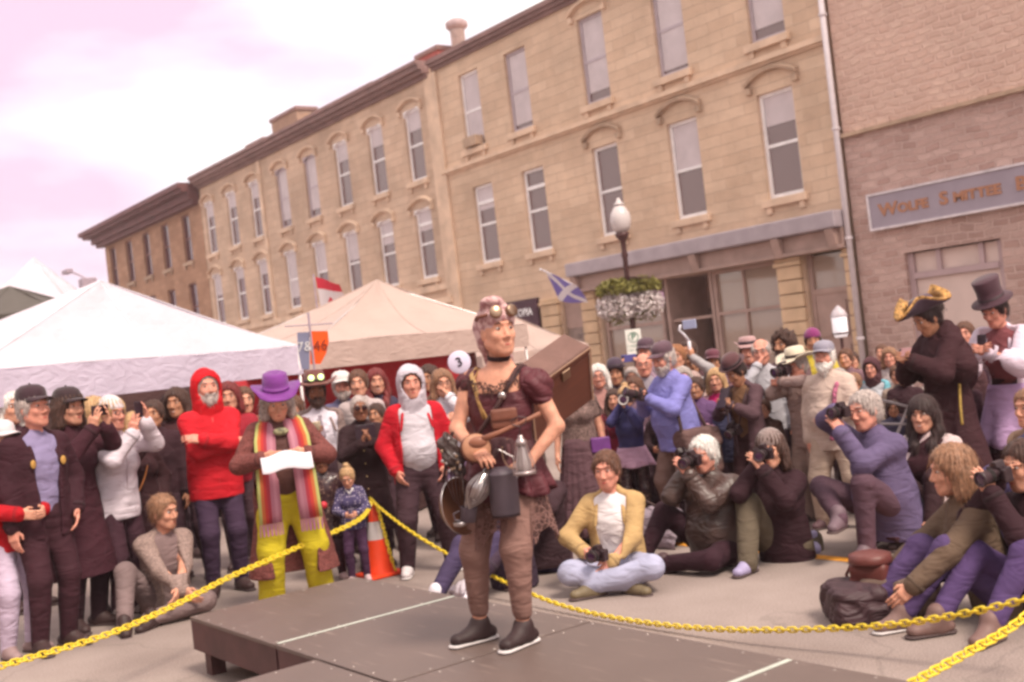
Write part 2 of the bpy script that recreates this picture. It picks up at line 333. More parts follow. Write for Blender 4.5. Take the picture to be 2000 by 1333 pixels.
glass = glassmat('window_glass', (.16, .09, .09)); glassd = glassmat('dark_window_glass', (.07, .02, .03)); blind = M('pale_blind', (.56, .48, .50), .8, .08, 3)
def wall(name, x0, x1, z0, z1, rects, mat, parent, y=YF, rev=.24, depth=9):
    """street face with real openings, reveals and the rest of the block behind"""
    xs = sorted({x0, x1} | {r[0] for r in rects} | {r[1] for r in rects}); zs = sorted({z0, z1} | {r[2] for r in rects} | {r[3] for r in rects}); V = []; Fc = []
    def quad(*p): n = len(V); V.extend(p); Fc.append((n, n+1, n+2, n+3))
    for a, b in zip(xs, xs[1:]):
        for c, d in zip(zs, zs[1:]):
            mx_, mz = (a+b)/2, (c+d)/2
            if any(r[0] < mx_ < r[1] and r[2] < mz < r[3] for r in rects): continue
            quad((a, y, c), (b, y, c), (b, y, d), (a, y, d))
    for a, b, c, d in rects:
        quad((a, y, c), (a, y, d), (a, y+rev, d), (a, y+rev, c)); quad((b, y, d), (b, y, c), (b, y+rev, c), (b, y+rev, d))
        quad((a, y, d), (b, y, d), (b, y+rev, d), (a, y+rev, d)); quad((b, y, c), (a, y, c), (a, y+rev, c), (b, y+rev, c))
    quad((x0, y, z0), (x0, y, z1), (x0, y+depth, z1), (x0, y+depth, z0)); quad((x1, y, z1), (x1, y, z0), (x1, y+depth, z0), (x1, y+depth, z1))
    quad((x0, y, z1), (x1, y, z1), (x1, y+depth, z1), (x0, y+depth, z1)); quad((x0, y+depth, z0), (x1, y+depth, z0), (x1, y+depth, z1), (x0, y+depth, z1))
    return mesh(name, V, Fc, mat, parent)
def arc(w, h, zt, n=9): return [(w*math.cos(math.pi*(1-i/n)), zt+h*math.sin(math.pi*i/n)) for i in range(n+1)]
def window(parent, xc, z0, z1, w=.95, frame=white, glm=glass, arch=0.0, rail=.5, blindf=.5, sill=trim_t, toplight=False, hood=None, hoodraise=.25, y=YF, mullion=False):
    """frame (with sash rails) > pane, blind ; sill, hood separate parts"""
    a, b = xc-w/2, xc+w/2; yf = y+.10; m = MB(); t = .085
    m.box(a, a+t, yf, yf+.08, z0, z1).box(b-t, b, yf, yf+.08, z0, z1).box(a+t, b-t, yf, yf+.08, z0, z0+.10).box(a+t, b-t, yf, yf+.08, z1-t, z1)
    zr = z0+(z1-z0)*rail; m.box(a+t, b-t, yf+.012, yf+.07, zr-.035, zr+.035)
    if toplight: zt = z0+(z1-z0)*.78; m.box(a+t, b-t, yf-.006, yf+.075, zt-.05, zt+.05)
    if mullion: m.box(xc-.02, xc+.02, yf+.016, yf+.066, z0+.1, z1-t)
    if arch:                                                    # curved head filling the top corners
        n = 8
        for sgn in (-1, 1):
            poly = [(xc+sgn*w/2, z1)]+[(xc+sgn*w/2*math.cos(math.pi/2*i/n), z1-arch+arch*math.sin(math.pi/2*i/n)) for i in range(n+1)]
            if sgn > 0: poly = poly[::-1]
            m.prism(poly, y+.004, yf-.004)
    f = m.build('window', frame, parent)
    mesh('pane', [(a+t, yf+.045, z0+.1), (b-t, yf+.045, z0+.1), (b-t, yf+.045, z1-t), (a+t, yf+.045, z1-t)], [(0, 1, 2, 3)], glm, f)
    if blindf > 0:
        zb = z1-t-(z1-z0-.2)*blindf; MB().box(a+t+.01, b-t-.01, yf+.028, yf+.038, zb, z1-t-.004).build('blind', blind, f)
    if sill:
        s = MB().box(a-.12, b+.12, y-.12, y-.002, z0-.17, z0-.002).box(a-.02, a+.12, y-.07, y-.002, z0-.32, z0-.172).box(b-.12, b+.02, y-.07, y-.002, z0-.32, z0-.172)
        s.build('window_sill', sill, parent, bevel=.012)
    if hood:
        n = 12; hw = w/2+.22; zt = z1+hoodraise; V = []; Fc = []
        for i in range(n+1):
            u_ = i/n*2-1; x = xc+u_*hw; zz = zt-.02+.24*(1-abs(u_)**2.2)
            for dy, dz in ((-.002, 0), (-.13, .01), (-.15, .08), (-.05, .13), (-.002, .13)): V.append((x, y+dy, zz+dz))
        for i in range(n):
            for k in range(4): Fc.append((i*5+k, (i+1)*5+k, (i+1)*5+k+1, i*5+k+1))
        Fc += [(0, 1, 2, 3, 4), tuple(n*5+k for k in (4, 3, 2, 1, 0))]
        o = mesh('hood_mould', V, Fc, hood, parent)
        for xx in (xc-hw, xc+hw-.14): MB().box(xx, xx+.14, y-.11, y-.002, zt-.17, zt-.024).build('hood_bracket', hood, parent)
def cornice(name, x0, x1, z, steps, mat, parent, y=YF):
    """steps: (projection, height) from below"""
    m = MB(); zz = z
    for pr, h in steps: m.box(x0, x1, y-pr, y-.002, zz, zz+h-.002); zz += h
    return m.build(name, mat, parent)
# far brown building
bA = thing('brown_corner_building', 'farthest building of the row, brown stone with deep dark overhanging cornice and narrow brown windows', 'building', (0, 0, 0))
XA = [-61.3, -58.65, -56.0, -53.3, -50.55]; r_ = []
for x in XA: r_ += [(x-.5, x+.5, 7.6, 9.8), (x-.5, x+.5, 4.4, 6.6)]
wall('wall', -62.5, -48.55, 0, 10.2, r_, brn, bA)
for x in XA:
    for z0, z1 in ((7.6, 9.8), (4.4, 6.6)): window(bA, x, z0, z1, 1.0, brownw, glassd, rail=.5, blindf=0, sill=trim_d)
m = MB().box(-63.7, -48.6, YF-.8, YF+9, 10.55, 10.72).box(-63.2, -48.6, YF-.5, YF-.002, 10.2, 10.548).box(-62.9, -48.6, YF-.35, YF-.002, 9.98, 10.198); m.build('cornice', cor_br, bA)
MB().box(-63.9, -48.6, YF-.95, YF+9, 10.722, 10.95).build('roof_edge', cor_br, bA)
MB().box(-62.5, -48.6, YF-.06, YF-.002, 3.4, 3.9).build('shop_fascia', cor_br, bA)
# middle building, eight bays
bB = thing('long_tan_building', 'long three storey tan stone building, eight bays of arched windows beneath a thin dark roofline', 'building')
XB = [-47.65, -45.2, -42.8, -40.25, -37.8, -35.35, -32.9, -30.5]; r_ = []
for x in XB: r_ += [(x-.5, x+.5, 7.58, 9.92), (x-.5, x+.5, 4.4, 6.68)]
wall('wall', -48.5, -29.2, 0, 10.95, r_, tan2, bB)
for i, x in enumerate(XB):
    window(bB, x, 7.58, 9.92, 1.0, white if i not in (3, 4) else mauvew, glass, arch=.2, blindf=(.28 if i not in (3, 4) else .9), hood=trim_t, hoodraise=.05)
    window(bB, x, 4.4, 6.68, 1.0, white, glass, arch=.16, blindf=(.42, .2, .25, .85, .5, .45, .35, .3)[i], hood=trim_t, hoodraise=.05, toplight=(i in (6, 7)))
cornice('cornice', -48.5, -29.2, 10.62, [(.12, .12), (.28, .12), (.42, .16), (.5, .12)], cor_m, bB)
MB().box(-48.5, -29.2, YF-.08, YF-.002, 3.95, 4.15).box(-48.5, -29.2, YF-.16, YF-.002, 3.5, 3.7).build('string_course', trim_t, bB)
MB().box(-48.3, -29.4, YF-.05, YF-.002, .5, 3.2).build('shop_front', M('dark_shop_front', (.10, .05, .05), .5), bB)
for x in (-42.1, -29.35): MB().box(x-.14, x+.14, YF-.07, YF-.003, 0, 10.6).build('pilaster', trim_t, bB)
# near tan building
bC = thing('near_tan_building', 'nearest tan stone building with curved window hoods above a mauve shop cornice', 'building')
XC3 = [-27.2, -24.88, -21.62, -18.86, -15.95]; XC2 = [-27.1, -24.66, -21.6, -18.8, -15.95]; r_ = []
for x in XC3: r_.append((x-.5, x+.5, 7.95, 10.25))
for x in XC2: r_.append((x-.5, x+.5, 4.46, 6.82))
ZS = 3.12
r_ += [(-26.7, -25.0, .3, 3.2), (-24.05, -23.15, .15, ZS), (-22.5, -16.4, .15, ZS), (-15.68, -14.6, .15, ZS)]
wall('wall', -29.0, -14.42, 0, 11.0, r_, tan1, bC)
for i, x in enumerate(XC3):
    window(bC, x, 7.95, 10.25, 1.0, white if i < 1 else mauvew, glass, blindf=(.95, .95, .9, .97, .9)[i], hood=trim_t if i > 1 else None, hoodraise=.12)
    window(bC, XC2[i], 4.46, 6.82, 1.0, white, glass, blindf=(.3, .0, 0, .5, .3)[i], toplight=i < 2, hood=trim_d if i > 1 else None, hoodraise=.22)
MB().box(-27.5, -26.85, YF-.25, YF+.08, 7.99, 8.28).build('window_air_unit', trim_d, bC, bevel=.02)
cornice('string_course', -29.0, -14.42, 7.42, [(.06, .06), (.14, .12)], trim_t, bC)
cornice('roof_cornice', -29.0, -14.42, 10.72, [(.08, .1), (.18, .1), (.26, .14)], cor_m, bC)
MB().box(-29.2, -28.8, YF-.09, YF-.003, 0, 10.7).build('pilaster', trim_t, bC)
MB().box(-23.2, -14.44, YF-.45, YF-.002, 3.56, 3.92).build('shop_cornice', M('grey_mauve_cornice', (.36, .30, .33), .7, .12, 3), bC, bevel=.03)
shopd = M('mauve_shop_paint', (.34, .225, .195), .7, .15, 3)
MB().box(-23.2, -14.44, YF-.22, YF-.002, 3.12, 3.554).box(-23.2, -14.44, YF-.3, YF-.222, 3.12, 3.2).build('shop_fascia', shopd, bC, bevel=.01)
for x in (-23.0, -18.6, -16.1, -14.65):
    m = MB(); m.prism([(YF-.42, 3.55), (YF-.23, 3.55), (YF-.23, 3.1), (YF-.30, 3.14), (YF-.36, 3.36)], x-.11, x+.11, 'x'); m.build('bracket', shopd, bC, bevel=.015)
rust = M('rusticated_stone', (.56, .385, .25), .92, .14, 2.5, .5, 30)
for x0, x1 in ((-24.85, -24.1), (-23.13, -22.55), (-16.38, -15.72), (-14.58, -14.44)):        # banded piers
    m = MB(); z = .15
    while z < 2.85: m.box(x0, x1, YF-.10, YF-.003, z, z+.285); z += .31
    m.box(x0-.05, x1+.05, YF-.15, YF-.003, 2.93, 3.02).box(x0-.02, x1+.02, YF-.12, YF-.003, 3.025, 3.11); m.build('banded_pier', rust, bC, bevel=.02)
shopg, t_, b_ = bsdf('shop_glass'); l_ = t_.links.new
b_.inputs['Base Color'].default_value = (.30, .21, .165, 1); b_.inputs['Roughness'].default_value = .04; b_.inputs['Specular IOR Level'].default_value = 1.0
def pane(x0, x1, z0, z1, y=YF+.16, par=None): return mesh('pane', [(x0, y, z0), (x1, y, z0), (x1, y, z1), (x0, y, z1)], [(0, 1, 2, 3)], shopg, par)
for x0, x1, tz in ((-22.4, -20.2, 2.05), (-18.45, -16.42, 2.08)):
    m = MB(); a = .09; m.box(x0, x0+a, YF+.08, YF+.2, .16, ZS-.01).box(x1-a, x1, YF+.08, YF+.2, .16, ZS-.01).box(x0+a, x1-a, YF+.08, YF+.2, .16, .62).box(x0+a, x1-a, YF+.08, YF+.2, ZS-.1, ZS-.01).box(x0+a, x1-a, YF+.09, YF+.19, tz-.04, tz+.04)
    xm = (x0+x1)/2-.1; m.box(xm-.025, xm+.025, YF+.10, YF+.18, .62, ZS-.1)
    f = m.build('shop_window', shopd, bC); pane(x0+a, x1-a, .62, ZS-.1, par=f)
m = MB(); m.box(-20.1, -20.0, YF+.1, YF+1.6, .16, ZS).box(-18.6, -18.5, YF+.1, YF+1.6, .16, ZS).box(-20, -18.6, YF+1.5, YF+1.6, 2.3, ZS).box(-20.0, -18.6, YF+.25, YF+1.6, ZS-.02, ZS+.02).box(-20.0, -18.6, YF+.2, YF+.26, 2.02, 2.09); m.build('entry_recess', shopd, bC)
m = MB().box(-19.9, -18.7, YF+1.4, YF+1.47, .16, 2.25); o = m.build('door', M('dark_brown_door', (.09, .04, .035), .5), bC); pane(-19.75, -18.85, .9, 2.1, YF+1.39, o)
m = MB(); m.box(-15.66, -15.56, YF+.1, YF+.22, .16, ZS-.01).box(-14.72, -14.62, YF+.1, YF+.22, .16, ZS-.01).box(-15.56, -14.72, YF+.1, YF+.22, 2.22, 2.34).box(-15.56, -14.72, YF+.12, YF+.2, .16, 2.22); f = m.build('side_door', shopd, bC); pane(-15.56, -14.72, 2.34, ZS-.05, par=f)
mb = MB().box(-15.5, -14.78, YF+.09, YF+.118, .5, 1.1).box(-15.5, -14.78, YF+.09, YF+.118, 1.3, 2.05); mb.build('door_panel', shopd, f)
m = MB().box(-24.0, -23.2, YF+.12, YF+.19, .16, 2.2); o = m.build('grey_door', M('grey_brown_door', (.24, .17, .15), .6), bC); MB().box(-24.03, -23.18, YF+.1, YF+.24, 2.2, ZS).build('door_head', shopd, bC)
text('door_number', '51', .16, M('dark_lettering', (.04, .02, .02)), o, Matrix.Translation((-23.5, YF+.117, 1.95)) @ Matrix.Rotation(math.pi/2, 4, 'X'), .002)
# dark shop sign
o = tag(MB().box(-26.68, -25.02, YF-.10, YF-.01, 2.15, 3.18).build('shop_sign', M('dark_plum_board', (.055, .015, .03), .6), None, bevel=.01), 'dark plum shop signboard reading UTOPIA in white capitals', 'sign')
text('lettering', 'UTOPIA', .30, M('white_lettering', (.8, .78, .8)), o, Matrix.Translation((-25.78, YF-.104, 2.82)) @ Matrix.Rotation(math.pi/2, 4, 'X'), .006, 1.0, .004)
# pink stone building on the right
bD = thing('pink_stone_building', 'rough pink stone building at the right, taller wall above a dark ledge', 'building')
r_ = [(-13.2, -11.15, .1, 2.82), (-9.6, -7.6, .9, 2.82), (-12.9, -11.9, 13, 15)]
wall('wall', -14.3, 12, 0, 5.38, r_[:2], pinkst, bD)
wall('upper_wall', -14.3, 12, 5.46, 13.5, [], pinkup, bD)
MB().box(-14.28, 12, YF-.12, YF+.3, 5.382, 5.458).build('ledge', trim_d, bD)
pw = M('pale_mauve_wood', (.42, .30, .31), .7, .1, 3); cream = M('cream_door', (.60, .46, .42), .6, .08, 2)
m = MB(); m.box(-13.2, -13.08, YF+.1, YF+.22, .1, 2.8).box(-11.28, -11.16, YF+.1, YF+.22, .1, 2.8).box(-13.08, -11.28, YF+.08, YF+.22, 2.28, 2.4)
for x in (-12.52, -11.62): m.box(x-.05, x+.05, YF+.1, YF+.22, 2.4, 2.8)
m.build('door_frame', pw, bD)
MB().box(-13.07, -11.29, YF+.15, YF+.2, .12, 2.275).build('door', cream, bD); MB().box(-13.07, -11.29, YF+.17, YF+.2, 2.405, 2.79).build('transom_panel', cream, bD)
MB().box(-9.6, -7.6, YF+.12, YF+.2, .9, 2.8).build('shop_window', pw, bD)
# lavender-grey signboard
o = thing('long_signboard', 'long grey mauve signboard with gold shop lettering, on the pink stone wall', 'sign', (-13.78, YF-.12, 3.4))
MB().box(0, 7.2, -.0, .10, .0, .66).build('board', M('sign_mauve', (.30, .25, .30), .6, .08, 2), o)
MB().box(-.04, 7.24, -.03, .09, -.045, -.002).box(-.04, 7.24, -.03, .09, .662, .705).box(-.045, -.003, -.03, .09, 0, .66).build('board_trim', M('sign_trim', (.62, .55, .58), .6), o)
gold = M('gold_letters', (.36, .16, .09), .5, .1)
for s, x, sz in (('W', .42, .34), ('OLFE', .98, .25), ('S', 1.66, .34), ('MITTEE', 2.34, .25), ('B', 3.22, .34)):
    text('lettering', s, sz, gold, o, Matrix.Translation((x, -.004, .33 if sz > .3 else .31)) @ Matrix.Rotation(math.pi/2, 4, 'X'), .012, 1.2, .012)
# drain pipe
m = MB().tube([(-14.37, YF-.12, .5), (-14.37, YF-.12, 11.4)], .062, 12)
o = m.build('drain_pipe', M('white_pipe', (.60, .53, .56), .5, .06), None, True); tag(o, 'tall white drainpipe between the tan and the pink stone walls', 'pipe')
m = MB()
for z in (1.2, 3.3, 5.6, 8.0, 10.2): m.lathe([(.075, -.03), (.085, -.02), (.085, .02), (.075, .03)], 12, (-14.37, YF-.12, z)).box(-14.4, -14.34, YF-.06, YF-.001, z-.02, z+.02)
m.build('pipe_bracket', MATS['white_pipe'], o)
MB().tube([(-14.37, YF-.12, .5), (-14.37, YF-.14, .42), (-14.37, YF-.3, .34)], .064, 12).build('pipe_shoe', MATS['white_pipe'], o, True)
# roof things
brick = stone('chimney_brick', (.34, .2, .15), (.44, .28, .2), (.35, .25, .2), .22, .075)
pale = M('pale_chimney', (.52, .42, .42), .9)
def chimney(x0, x1, z0, z1, y0, y1, mat, label, pots=0):
    o = thing('chimney', label, 'chimney', ((x0+x1)/2, (y0+y1)/2, z0)); w = (x1-x0)/2; d = (y1-y0)/2
    MB().box(-w, w, -d, d, 0, z1-z0-.16).build('stack', mat, o)
    MB().box(-w-.07, w+.07, -d-.07, d+.07, z1-z0-.158, z1-z0).build('chimney_cap', cor_m, o, bevel=.02)
    for i in range(pots):
        MB().lathe([(.2, 0), (.17, .5), (.15, .8), (.24, .84), (.24, 1.0), (.16, 1.02)], 16, ((i-(pots-1)/2)*.6, 0, z1-z0+.002)).build('chimney_pot', pale, o, True)
    return o
chimney(-43.8, -41.4, 10.6, 12.75, 21.6, 22.5, brick, 'wide brown brick chimney stack on the long tan roof')
chimney(-46.7, -44.9, 10.6, 12.25, 21.7, 22.6, tan2, 'low tan chimney stack left of the wider brown one')
chimney(-40.4, -35.6, 10.6, 12.25, 21.8, 24, pale, 'long pale rooftop block above the tan building')
chimney(-32.2, -30.9, 10.6, 12.25, 21.6, 22.3, M('red_brick', (.36, .09, .08), .9), 'low red brick chimney at the step in the roofline')
o = thing('roof_vent', 'round pale roof vent with flared cap, tallest thing on the roofline', 'vent', (-30.35, 22.1, 10.6))
MB().lathe([(.24, 0), (.24, 2.0), (.27, 2.02)], 20).build('vent_pipe', pale, o, True); MB().lathe([(.25, 2.03), (.37, 2.12), (.37, 2.28), (.22, 2.38)], 20).build('vent_cap', M('vent_cap', (.40, .29, .30), .7), o, True)

# row of buildings on the other side of the street (seen in the shop glass)
bE = thing('opposite_building', 'tan brick building across the street, seen only reflected in the shop glass', 'building', (-38, 5, 0)); bE.rotation_euler = (0, 0, math.pi); r_ = []
for i in range(16):
    x = -58+i*3.4; r_ += [(x-.6, x+.6, 4.6, 6.9), (x-.6, x+.6, 8.0, 10.0), (x-1.2, x+1.2, .5, 3.0)]
wall('wall', -61, -4, 0, 10.6, r_, tan2, bE)
for i in range(16):
    x = -58+i*3.4
    for z0, z1, w in ((4.6, 6.9, 1.2), (8.0, 10.0, 1.2), (.5, 3.0, 2.4)): window(bE, x, z0, z1, w, white, glassd, blindf=.3, sill=None)
cornice('cornice', -61, -4, 10.3, [(.2, .2), (.5, .25)], cor_m, bE)
# ------------------------------------------------------------------ people
SK = {'fair': (.60, .29, .20), 'pink': (.62, .27, .20), 'tan': (.46, .215, .13), 'warm': (.56, .275, .165), 'brown': (.24, .10, .06), 'dark': (.16, .065, .045)}
def skin(tone):
    n = 'skin_'+tone
    if n in MATS: return MATS[n]
    m = M(n, SK[tone], .62, .20, 22, .25, 190, spec=.28); b = m.node_tree.nodes['Principled BSDF']
    b.inputs['Subsurface Weight'].default_value = .12; b.inputs['Subsurface Radius'].default_value = (.012, .005, .003); return m
eyew = M('eye_white', (.55, .50, .48), .3, 0, 5, 0); iris = M('dark_iris', (.03, .015, .01), .25, 0, 5, 0); teeth = M('teeth', (.50, .42, .38), .4, 0, 5, 0)
def hairm(n, col): return M('hair_'+n, col, .6, .45, 38, .6, 150, spec=.35, sheen=.1)
HC = {'black': (.03, .012, .012), 'brown': (.12, .05, .03), 'dkbrown': (.06, .025, .018), 'blond': (.46, .28, .14), 'grey': (.40, .33, .31), 'white': (.66, .60, .57), 'red': (.16, .02, .02), 'ltbrown': (.26, .13, .075), 'ginger': (.30, .12, .05)}
BLK = (.035, .012, .017)
def dircos(a): return v3(*a)
def ik(a, b, l1, l2, pole):
    d = b-a; L_ = np.linalg.norm(d); mxl = (l1+l2)*.995
    if L_ > mxl: b = a+d/L_*mxl; L_ = mxl
    if L_ < abs(l1-l2)+.02: L_ = abs(l1-l2)+.02; b = a+unit(d)*L_
    u = unit(b-a); x = (l1*l1-l2*l2+L_*L_)/(2*L_); h = math.sqrt(max(l1*l1-x*x, 0)); p = np.asarray(pole, float); p = p-u*(p@u); p = unit(p)
    return a+u*x+p*h, b
def rotx(v, a): c, s = math.cos(a), math.sin(a); return v3(v[0], v[1]*c-v[2]*s, v[1]*s+v[2]*c)
def roty(v, a): c, s = math.cos(a), math.sin(a); return v3(v[0]*c+v[2]*s, v[1], -v[0]*s+v[2]*c)
def rotz(v, a): c, s = math.cos(a), math.sin(a); return v3(v[0]*c-v[1]*s, v[0]*s+v[1]*c, v[2])
HANDS = {   # hand targets relative to the neck base (x outwards, y forward, z up) and elbow poles
 'hang': ((.25, .04, -.66), (.5, -1, 0)), 'pocket': ((.215, .07, -.53), (1, -.75, 0)), 'front': ((.10, .28, -.36), (.8, -.3, -1)), 'fold': ((-.10, .20, -.26), (1, .1, -.7)),
 'fold2': ((-.12, .245, -.20), (1, .1, -.7)), 'eye': ((.055, .20, .11), (.7, .1, -1)), 'lens': ((.01, .30, .07), (.45, .1, -1)), 'phone': ((.06, .34, .02), (.8, 0, -1)),
 'phonehi': ((.05, .36, .10), (.9, 0, -1)), 'chest': ((.05, .30, -.16), (.9, -.1, -1)), 'paper': ((.16, .27, -.24), (1, -.3, -.8)), 'up': ((.16, .22, .34), (1, .2, -.6)), 'chin': ((.03, .17, .06), (.7, .2, -1)),
 'lap': ((.12, .34, -.46), (1, -.2, -.6)), 'knee': ((.2, .42, -.40), (1, -.2, -.3)), 'hip': ((.2, .10, -.42), (1, -.6, .1)), 'overhead': ((.10, .16, .17), (1, .35, .45)), 'drink': ((.13, .24, -.20), (.8, -.3, -1)), 'back': ((.2, -.12, -.4), (1, -.8, 0))}
LEGS = {
 'stand': dict(pz=.93, R=((.11, .02, .085), (.1, 1, 0)), L=((.12, -.01, .085), (.1, 1, 0))),
 'wide': dict(pz=.915, R=((.2, .02, .085), (.2, 1, 0)), L=((.19, -.03, .085), (.2, 1, 0))),
 'step': dict(pz=.91, R=((.12, .14, .085), (.1, 1, 0)), L=((.12, -.15, .09), (.1, 1, 0))),
 'cross': dict(pz=.13, R=((-.15, .36, .075), (1, .45, .25)), L=((-.10, .42, .085), (1, .4, .25))),
 'floor': dict(pz=.13, R=((.13, .66, .085), (.1, 0, 1)), L=((.16, .58, .085), (.15, 0, 1))),
 'side': dict(pz=.13, R=((.45, .42, .07), (.6, .5, .6)), L=((-.25, .42, .07), (1, .5, .1))),
 'kneel': dict(pz=.40, R=((.15, .46, .085), (.15, .2, 1)), L=((.12, -.34, .06), (0, .8, -1))),
 'squat': dict(pz=.28, R=((.17, .22, .085), (.5, 1, .5)), L=((.17, .18, .085), (.5, 1, .5))),
 'stool': dict(pz=.42, R=((.12, .40, .085), (.1, 1, .6)), L=((.10, .46, .085), (.1, 1, .6))),
 'legup': dict(pz=.42, R=((-.02, .50, .30), (.6, .8, .5)), L=((.10, .36, .085), (.1, 1, .6))),
}
def skeleton(sp):
    g = sp.get; Lg = dict(LEGS[g('legs', 'stand')]); pz = g('pz', Lg['pz']); lean = math.radians(g('lean', 4)); sl_ = math.radians(g('side', 0)); ty = math.radians(g('twist', 0))
    def T(v): return rotz(rotx(roty(v3(*v), sl_), -lean), ty)
    P = v3(0, 0, pz); J = {'P': P, 'T': T}; J['waist'] = P+T((0, 0, .14)); J['chest'] = P+T((0, .01, .33)); J['neck'] = P+T((0, -.01, .53))
    hy, hp, hr = [math.radians(a) for a in g('head', (0, 0, 0))]
    hb = J['neck']+T((0, .012, .085))
    def Hd(v): return rotz(rotx(roty(v3(*v), hr), -hp-lean*.3), hy+ty)
    J['H'] = Hd; J['hs'] = g('hs', 1.13); J['head'] = hb+Hd((0, .018, .098))
    for s, n in ((1, 'R'), (-1, 'L')):
        sh = g('shrug', 0)
        S = P+T((s*(.5+.5*g('fat', 1))*g('sw', .150 if g('fem') else .168), -.01, .475+sh)); J['S'+n] = S
        hd = g('hands', ('hang', 'hang'))[0 if s > 0 else 1]
        if isinstance(hd, str): hd = HANDS[hd]
        off, pole = hd; tgt = J['neck']+rotz(v3(s*off[0], off[1], off[2]), ty); pl = rotz(v3(s*pole[0], pole[1], pole[2]), ty)
        J['E'+n], J['W'+n] = ik(S, tgt, .285, .25, pl)
        hip = P+rotz(v3(s*.09, 0, 0), ty*.4); J['hip'+n] = hip; f, kp = g('leg'+n, Lg[n])
        J['K'+n], J['A'+n] = ik(hip, v3(s*f[0], f[1], f[2]), .44, .425, v3(s*kp[0], kp[1], kp[2]))
    return J
def footdir(J, sp, n):
    A = J['A'+n]; K = J['K'+n]; shn = unit(A-K); fd = sp.get('footdir', {}).get(n)
    if fd is not None: fd = unit(v3(*fd))
    elif abs(shn[2]) > .55 and A[2] < .13: fd = unit(v3((.25 if n == 'R' else -.25), 1, 0))
    elif A[2] < .13 and sp.get('legs') in ('cross', 'side'): fd = unit(v3(shn[0]*.8, .55, 0))
    elif sp.get('legs') == 'kneel' and n == 'L': fd = v3(0, -1, 0)
    else: fd = unit(v3(shn[0]*.3, max(.3, abs(shn[1])), 0))
    return unit(v3(fd[0], fd[1], 0)) if A[2] < .13 else fd
def handprims(W_, d, n, side, curl, r=.0085, spread=1.0):
    d = unit(d); n = unit(n-d*(n@d)); t = np.cross(d, n)*side; ps = []
    R = np.stack([t, n, d], 1)
    ps.append(rbox(W_+d*.048, (.028, .006, .036), .009, .014, R=R)); tips = []
    ps.append(cone(W_-d*.01, W_+d*.03, .024, .026, .02, fa=n, fs=.7))
    for i, (ox, ln, cv) in enumerate(((.029, .95, .85), (.0105, 1.05, 1.0), (-.0095, .98, 1.08), (-.0275, .78, 1.2))):
        p = W_+d*(.086-(i == 3)*.008)+t*ox*spread; dd = unit(d+t*ox*3.0*(spread-.6)); ang = 0
        for j, sl in enumerate((.042, .027, .021)):
            ang += curl*cv*(.55, .75, .55)[j]; q = p+(dd*math.cos(ang)+n*math.sin(ang))*sl*ln
            ps.append(cone(p, q, r*(1-.08*j), r*(.94-.08*j), .004)); p = q
        tips.append(p)
    p = W_+d*.028+t*.028; q = p+d*.030+t*(.030-.012*curl)+n*.012*(1+curl)
    ps.append(cone(W_+d*.02+t*.012, p, .016, .014, .015)); ps.append(cone(p, q, r*1.35, r*1.15, .008)); ps.append(cone(q, q+d*.026+t*(.008-.02*curl)+n*.008*curl, r*1.12, r*.95, .004))
    return ps, (W_+d*.085+n*.02)
def headprims(J, fat=1.0, child=False):
    c = J['head']; H = J['H']; p = lambda *a: c+H(a); R = np.stack([H((1, 0, 0)), H((0, 1, 0)), H((0, 0, 1))], 1); o = []
    o.append(ell(p(0, -.014, .034), (.075, .093, .082), .02, R=R)); o.append(ell(p(0, .020, -.028), (.062*fat, .068, .084), .03, R=R))
    o.append(ell(p(0, .058, -.092), (.024, .022, .018), .03, R=R))
    for s in (-1, 1):
        o.append(cone(p(s*.052*fat, .0, -.055), p(s*.018, .060, -.092), .016*fat, .014, .03)); o.append(ell(p(s*.036, .064, -.022), (.020, .018, .018), .02, R=R))
        o.append(cone(p(s*.010, .088, .034), p(s*.040, .074, .036), .007, .006, .012))
        o.append(ell(p(s*.031, .094, .012), (.015, .015, .010), .012, 's', R=R))
        o.append(ell(p(s*.076, -.006, -.008), (.008, .018, .030), .006, R=R))
        o.append(ell(p(s*.012, .094, -.034), (.009, .010, .007), .008, R=R))
    o.append(cone(p(0, .084, .014), p(0, .104, -.026), .007, .0115, .010)); o.append(cone(p(-.020, .081, -.060), p(.020, .081, -.060), .008, .008, .008))
    o.append(cone(p(-.014, .082, -.071), p(.014, .082, -.071), .008, .008, .008)); o.append(cone(p(-.022, .094, -.0655), p(.022, .094, -.0655), .004, .004, .004, 's'))
    return o
def torso(J, e=0.0, fat=1.0, fem=False, lo='P'):
    T = J['T']; fw = T((0, 1, 0)); P, Wt, Ch, N = J['P'], J['waist'], J['chest'], J['neck']; w = .118 if fem else .135; o = []
    o.append(cone(P+v3(0, 0, 0), Wt, .150*fat+e, w*fat+e, .04, fa=fw, fs=.74)); o.append(cone(Wt, Ch, w*fat+e, (.145 if fem else .158)*(.5+.5*fat)+e, .05, fa=fw, fs=.70))
    if fat > 1.12: o.append(ell(Wt+T((0, .07*fat, .02)), (.13*fat+e, .10*fat+e, .15+e), .08, R=np.stack([T((1, 0, 0)), fw, T((0, 0, 1))], 1)))
    o.append(cone(Ch, P+T((0, -.01, .42)), (.145 if fem else .158)*(.6+.4*fat)+e, .125+e, .05, fa=fw, fs=.68))
    o.append(cone(J['SL']+T((.035, 0, -.01)), J['SR']+T((-.035, 0, -.01)), .058+e, .058+e, .06))
    o.append(cone(P+T((0, -.01, .44)), N+T((0, -.005, .015)), .085+e, .060+e*.6, .05))
    if fem:
        for s in (-1, 1): o.append(ell(P+T((s*.07, .095, .33)), (.062+e, .055+e*.6, .060+e), .04, R=np.stack([T((1, 0, 0)), fw, T((0, 0, 1))], 1)))
    return o
